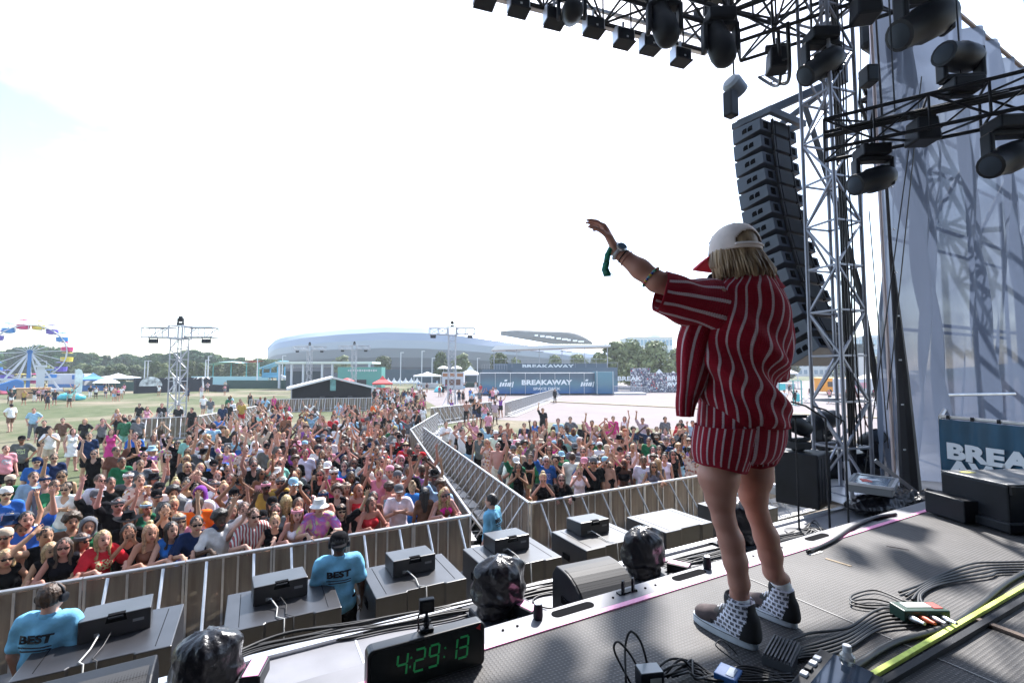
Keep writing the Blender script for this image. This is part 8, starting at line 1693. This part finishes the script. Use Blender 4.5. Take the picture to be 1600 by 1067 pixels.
def chest_text(t, s_, z, size, mat):
    so = [c for c in t.children if c.name.startswith(('shirt', 'tank_top'))][0]; KD = np.array([v.co for v in so.data.vertices]); mb = MB(); put_text(mb, s_, (0, 0, z), (1, 0, 0), (0, 0, 1), size, .004, .004, 1.15); W_ = []
    for x, y, z_ in mb.v:
        m = (np.abs(KD[:, 0] - x) < .04) & (np.abs(KD[:, 2] - z_) < .04) & (KD[:, 1] < 0); W_.append((x, (KD[m, 1].min() if m.any() else -.14) - .006, z_))
    mb.v = W_; mb.build('lettering', mat, so, fix=False)
for e in near:
    e['group'] = 'people in the crowd'; t = spawn(e); L_ = final[id(e)]; w_ = L_.split()
    if (e['px'], e['py']) == (9, 772): chest_text(t, '15', 1.20, .13, M('print_pink', (.62, .35, .40), .8))
    if (e['px'], e['py']) == (104, 764): chest_text(t, '15', 1.24, .11, M('print_navy', (.02, .06, .16), .8))
    t['label'] = L_ if len(w_) <= 16 else L_.replace(' of these', '').replace('person in ', '').replace(' long sleeved top', ' top').replace('in the crowd right of the corridor', 'in the right crowd').replace('in the thick of the left crowd', 'amid the left crowd').replace('in the middle of the left crowd', 'mid left crowd').replace('on the open grass at the left', 'on the left grass').replace('just behind the ', 'behind the ').replace(', leaning on the rail', ', leaning')
# ---- the smallest, farthest figures as one crowd
def arrays(me):
    P = np.empty(len(me.vertices) * 3, np.float32); me.vertices.foreach_get('co', P); Q = np.empty(len(me.loops), np.int32); me.loops.foreach_get('vertex_index', Q); return P.reshape(-1, 3), Q.reshape(-1, 4)
AR = {}
def far_arr(p, f, kind):
    if (p, f, kind) not in AR:
        H_ = human(p, f); F = None
        if kind == 'body' or kind in MESHN:
            me = mget(p, f, kind); AR[p, f, kind] = arrays(me)
        else: AR[p, f, kind] = arrays(hair_get(kind))
    return AR[p, f, kind]
VP, VQ, VC, off = [], [], [], 0
for e in far:
    c, s_ = math.cos(e['rz']), math.sin(e['rz']); Rm = np.array(((c, -s_, 0), (s_, c, 0), (0, 0, 1))) * e['s']; H_ = human(e['pose'], e['fem'])
    parts = [('body', e['skc'], (0, 0, 0))]
    fx = lambda cc, cl: COL[cc] if cc in COL else (.4, .3, .35)
    if e['top'] != 'n': parts.append((e['top'], fx(e['tc'], 0), (0, 0, 0)))
    if e['top'] != 'd': parts.append((e['bot'], fx(e['bc'], 0), (0, 0, 0)))
    parts.append((HK[e['hair']], e['hcc'], H_.head))
    for kd, cl, o in parts:
        P, Q = far_arr(e['pose'], e['fem'], kd); VP.append((P + np.array(o, np.float32)) @ Rm.T + np.array((e['x'], e['y'], 0))); VQ.append(Q + off); off += len(P); VC.append(np.tile(np.array((*cl, 1), np.float32), (len(P), 1)))
if far:
    fm = bpy.data.materials.new('far_crowd'); fm.use_nodes = True; n = fm.node_tree; b = n.nodes['Principled BSDF']; a = n.nodes.new('ShaderNodeAttribute'); a.attribute_name = 'tint'; n.links.new(a.outputs['Color'], b.inputs['Base Color']); b.inputs['Roughness'].default_value = .8
    me = np_mesh('crowd', np.concatenate(VP), np.concatenate(VQ), fm); me.attributes.new('tint', 'FLOAT_COLOR', 'POINT').data.foreach_set('color', np.concatenate(VC).ravel()); tag(link('crowd', me), 'small far off festival visitors standing beyond the main crowd', 'crowd', kind='stuff')
# ---- guards in the pit
GB = (.16, .40, .58)
def guard(label, px, py, s, face, pose, hair, gl, hat, skin, wide, sh=None):
    p = gp(px, py, 1.605 * s); e = dict(x=p.x, y=p.y, rz=face, s=s, pose=pose, fem=False, top='t', tc='L', bot='p', bc='B', hair=hair[0], hc=hair[1], hat=hat, gl=gl, skc=SK[skin], tcc=GB, bcc=COL['B'], hcc=HC[hair[1]], htc=COL['B'], wide=wide, group='security guards in the pit')
    t = spawn(e); t['label'] = label; V = .152
    mb = MB(); put_text(mb, 'BEST', (0, .139, 1.31), (-1, 0, 0), (0, 0, 1), .09, .004, .004, 1.25); [mb.box((-.11 + .022 * k, .142, 1.25 - .024 * i), (.0225, .004, .011)) for i in range(2) for k in range(11 - i)]
    sc_ = [c for c in t.children if c.name.startswith('shirt')][0]; dgm = sc_.data; KD = np.array([v.co for v in dgm.vertices]); 
    W_ = []
    for x, y, z in mb.v:
        m = (np.abs(KD[:, 0] - x) < .035) & (np.abs(KD[:, 2] - z) < .035) & (KD[:, 1] > 0); W_.append((x, (KD[m, 1].max() if m.any() else .14) + .004 + (y - .139) * .5, z))
    mb.v = W_; mb.build('lettering', blk_paint, sc_, fix=False)
    mb = MB(); mb.lathe([(.075, 0), (.080, .01), (.070, .045), (.062, .05)], (0, -.005, 1.435), 16); o = mb.build('collar', cloth, sc_, smooth='auto'); o.color = (*GB, 1)
    mb = MB(); mb.lathe([(.175, 0), (.178, .02), (.175, .04)], (0, .012, .995), 20); mb.v = [(x, y * .78, z) for x, y, z in mb.v]; mb.build('belt', blk_paint, t, smooth='auto'); return t
guard('guard in light blue BEST shirt with curly brown hair at the lower left', 78, 934, 1.16, math.pi + rad(-20), 's', 'sn', 'H', '-', 0, 1.1)
guard('guard in light blue BEST shirt wearing black headphones over a black cap, back turned', 530, 850, 1.17, math.pi + rad(-8), 's', 'sd', 'H', 'k', 3, 1.12)
guard('guard in light blue BEST shirt standing in the mouth of the crowd corridor', 769, 783, 1.12, math.pi + rad(38), 's', 'sd', '-', '-', 0, 1.0)
for px, py in ((0, 0),): pass
hz_ = MB(); hz_.box((150, 350, 22), (1490, 990, 46)); hb = hz_.build('haze', [])
hm_ = bpy.data.materials.new('haze_air'); hm_.use_nodes = True; n = hm_.node_tree; n.nodes.remove(n.nodes['Principled BSDF']); pv = n.nodes.new('ShaderNodeVolumePrincipled'); pv.inputs['Color'].default_value = (.86, .92, 1, 1); pv.inputs['Density'].default_value = HAZE; pv.inputs['Anisotropy'].default_value = .2; n.links.new(pv.outputs[0], n.nodes['Material Output'].inputs['Volume'])
hb.data.materials.clear(); hb.data.materials.append(hm_); tag(hb, 'thin summer haze over the festival ground', 'haze', kind='stuff')
print('script time', time.time() - T0)
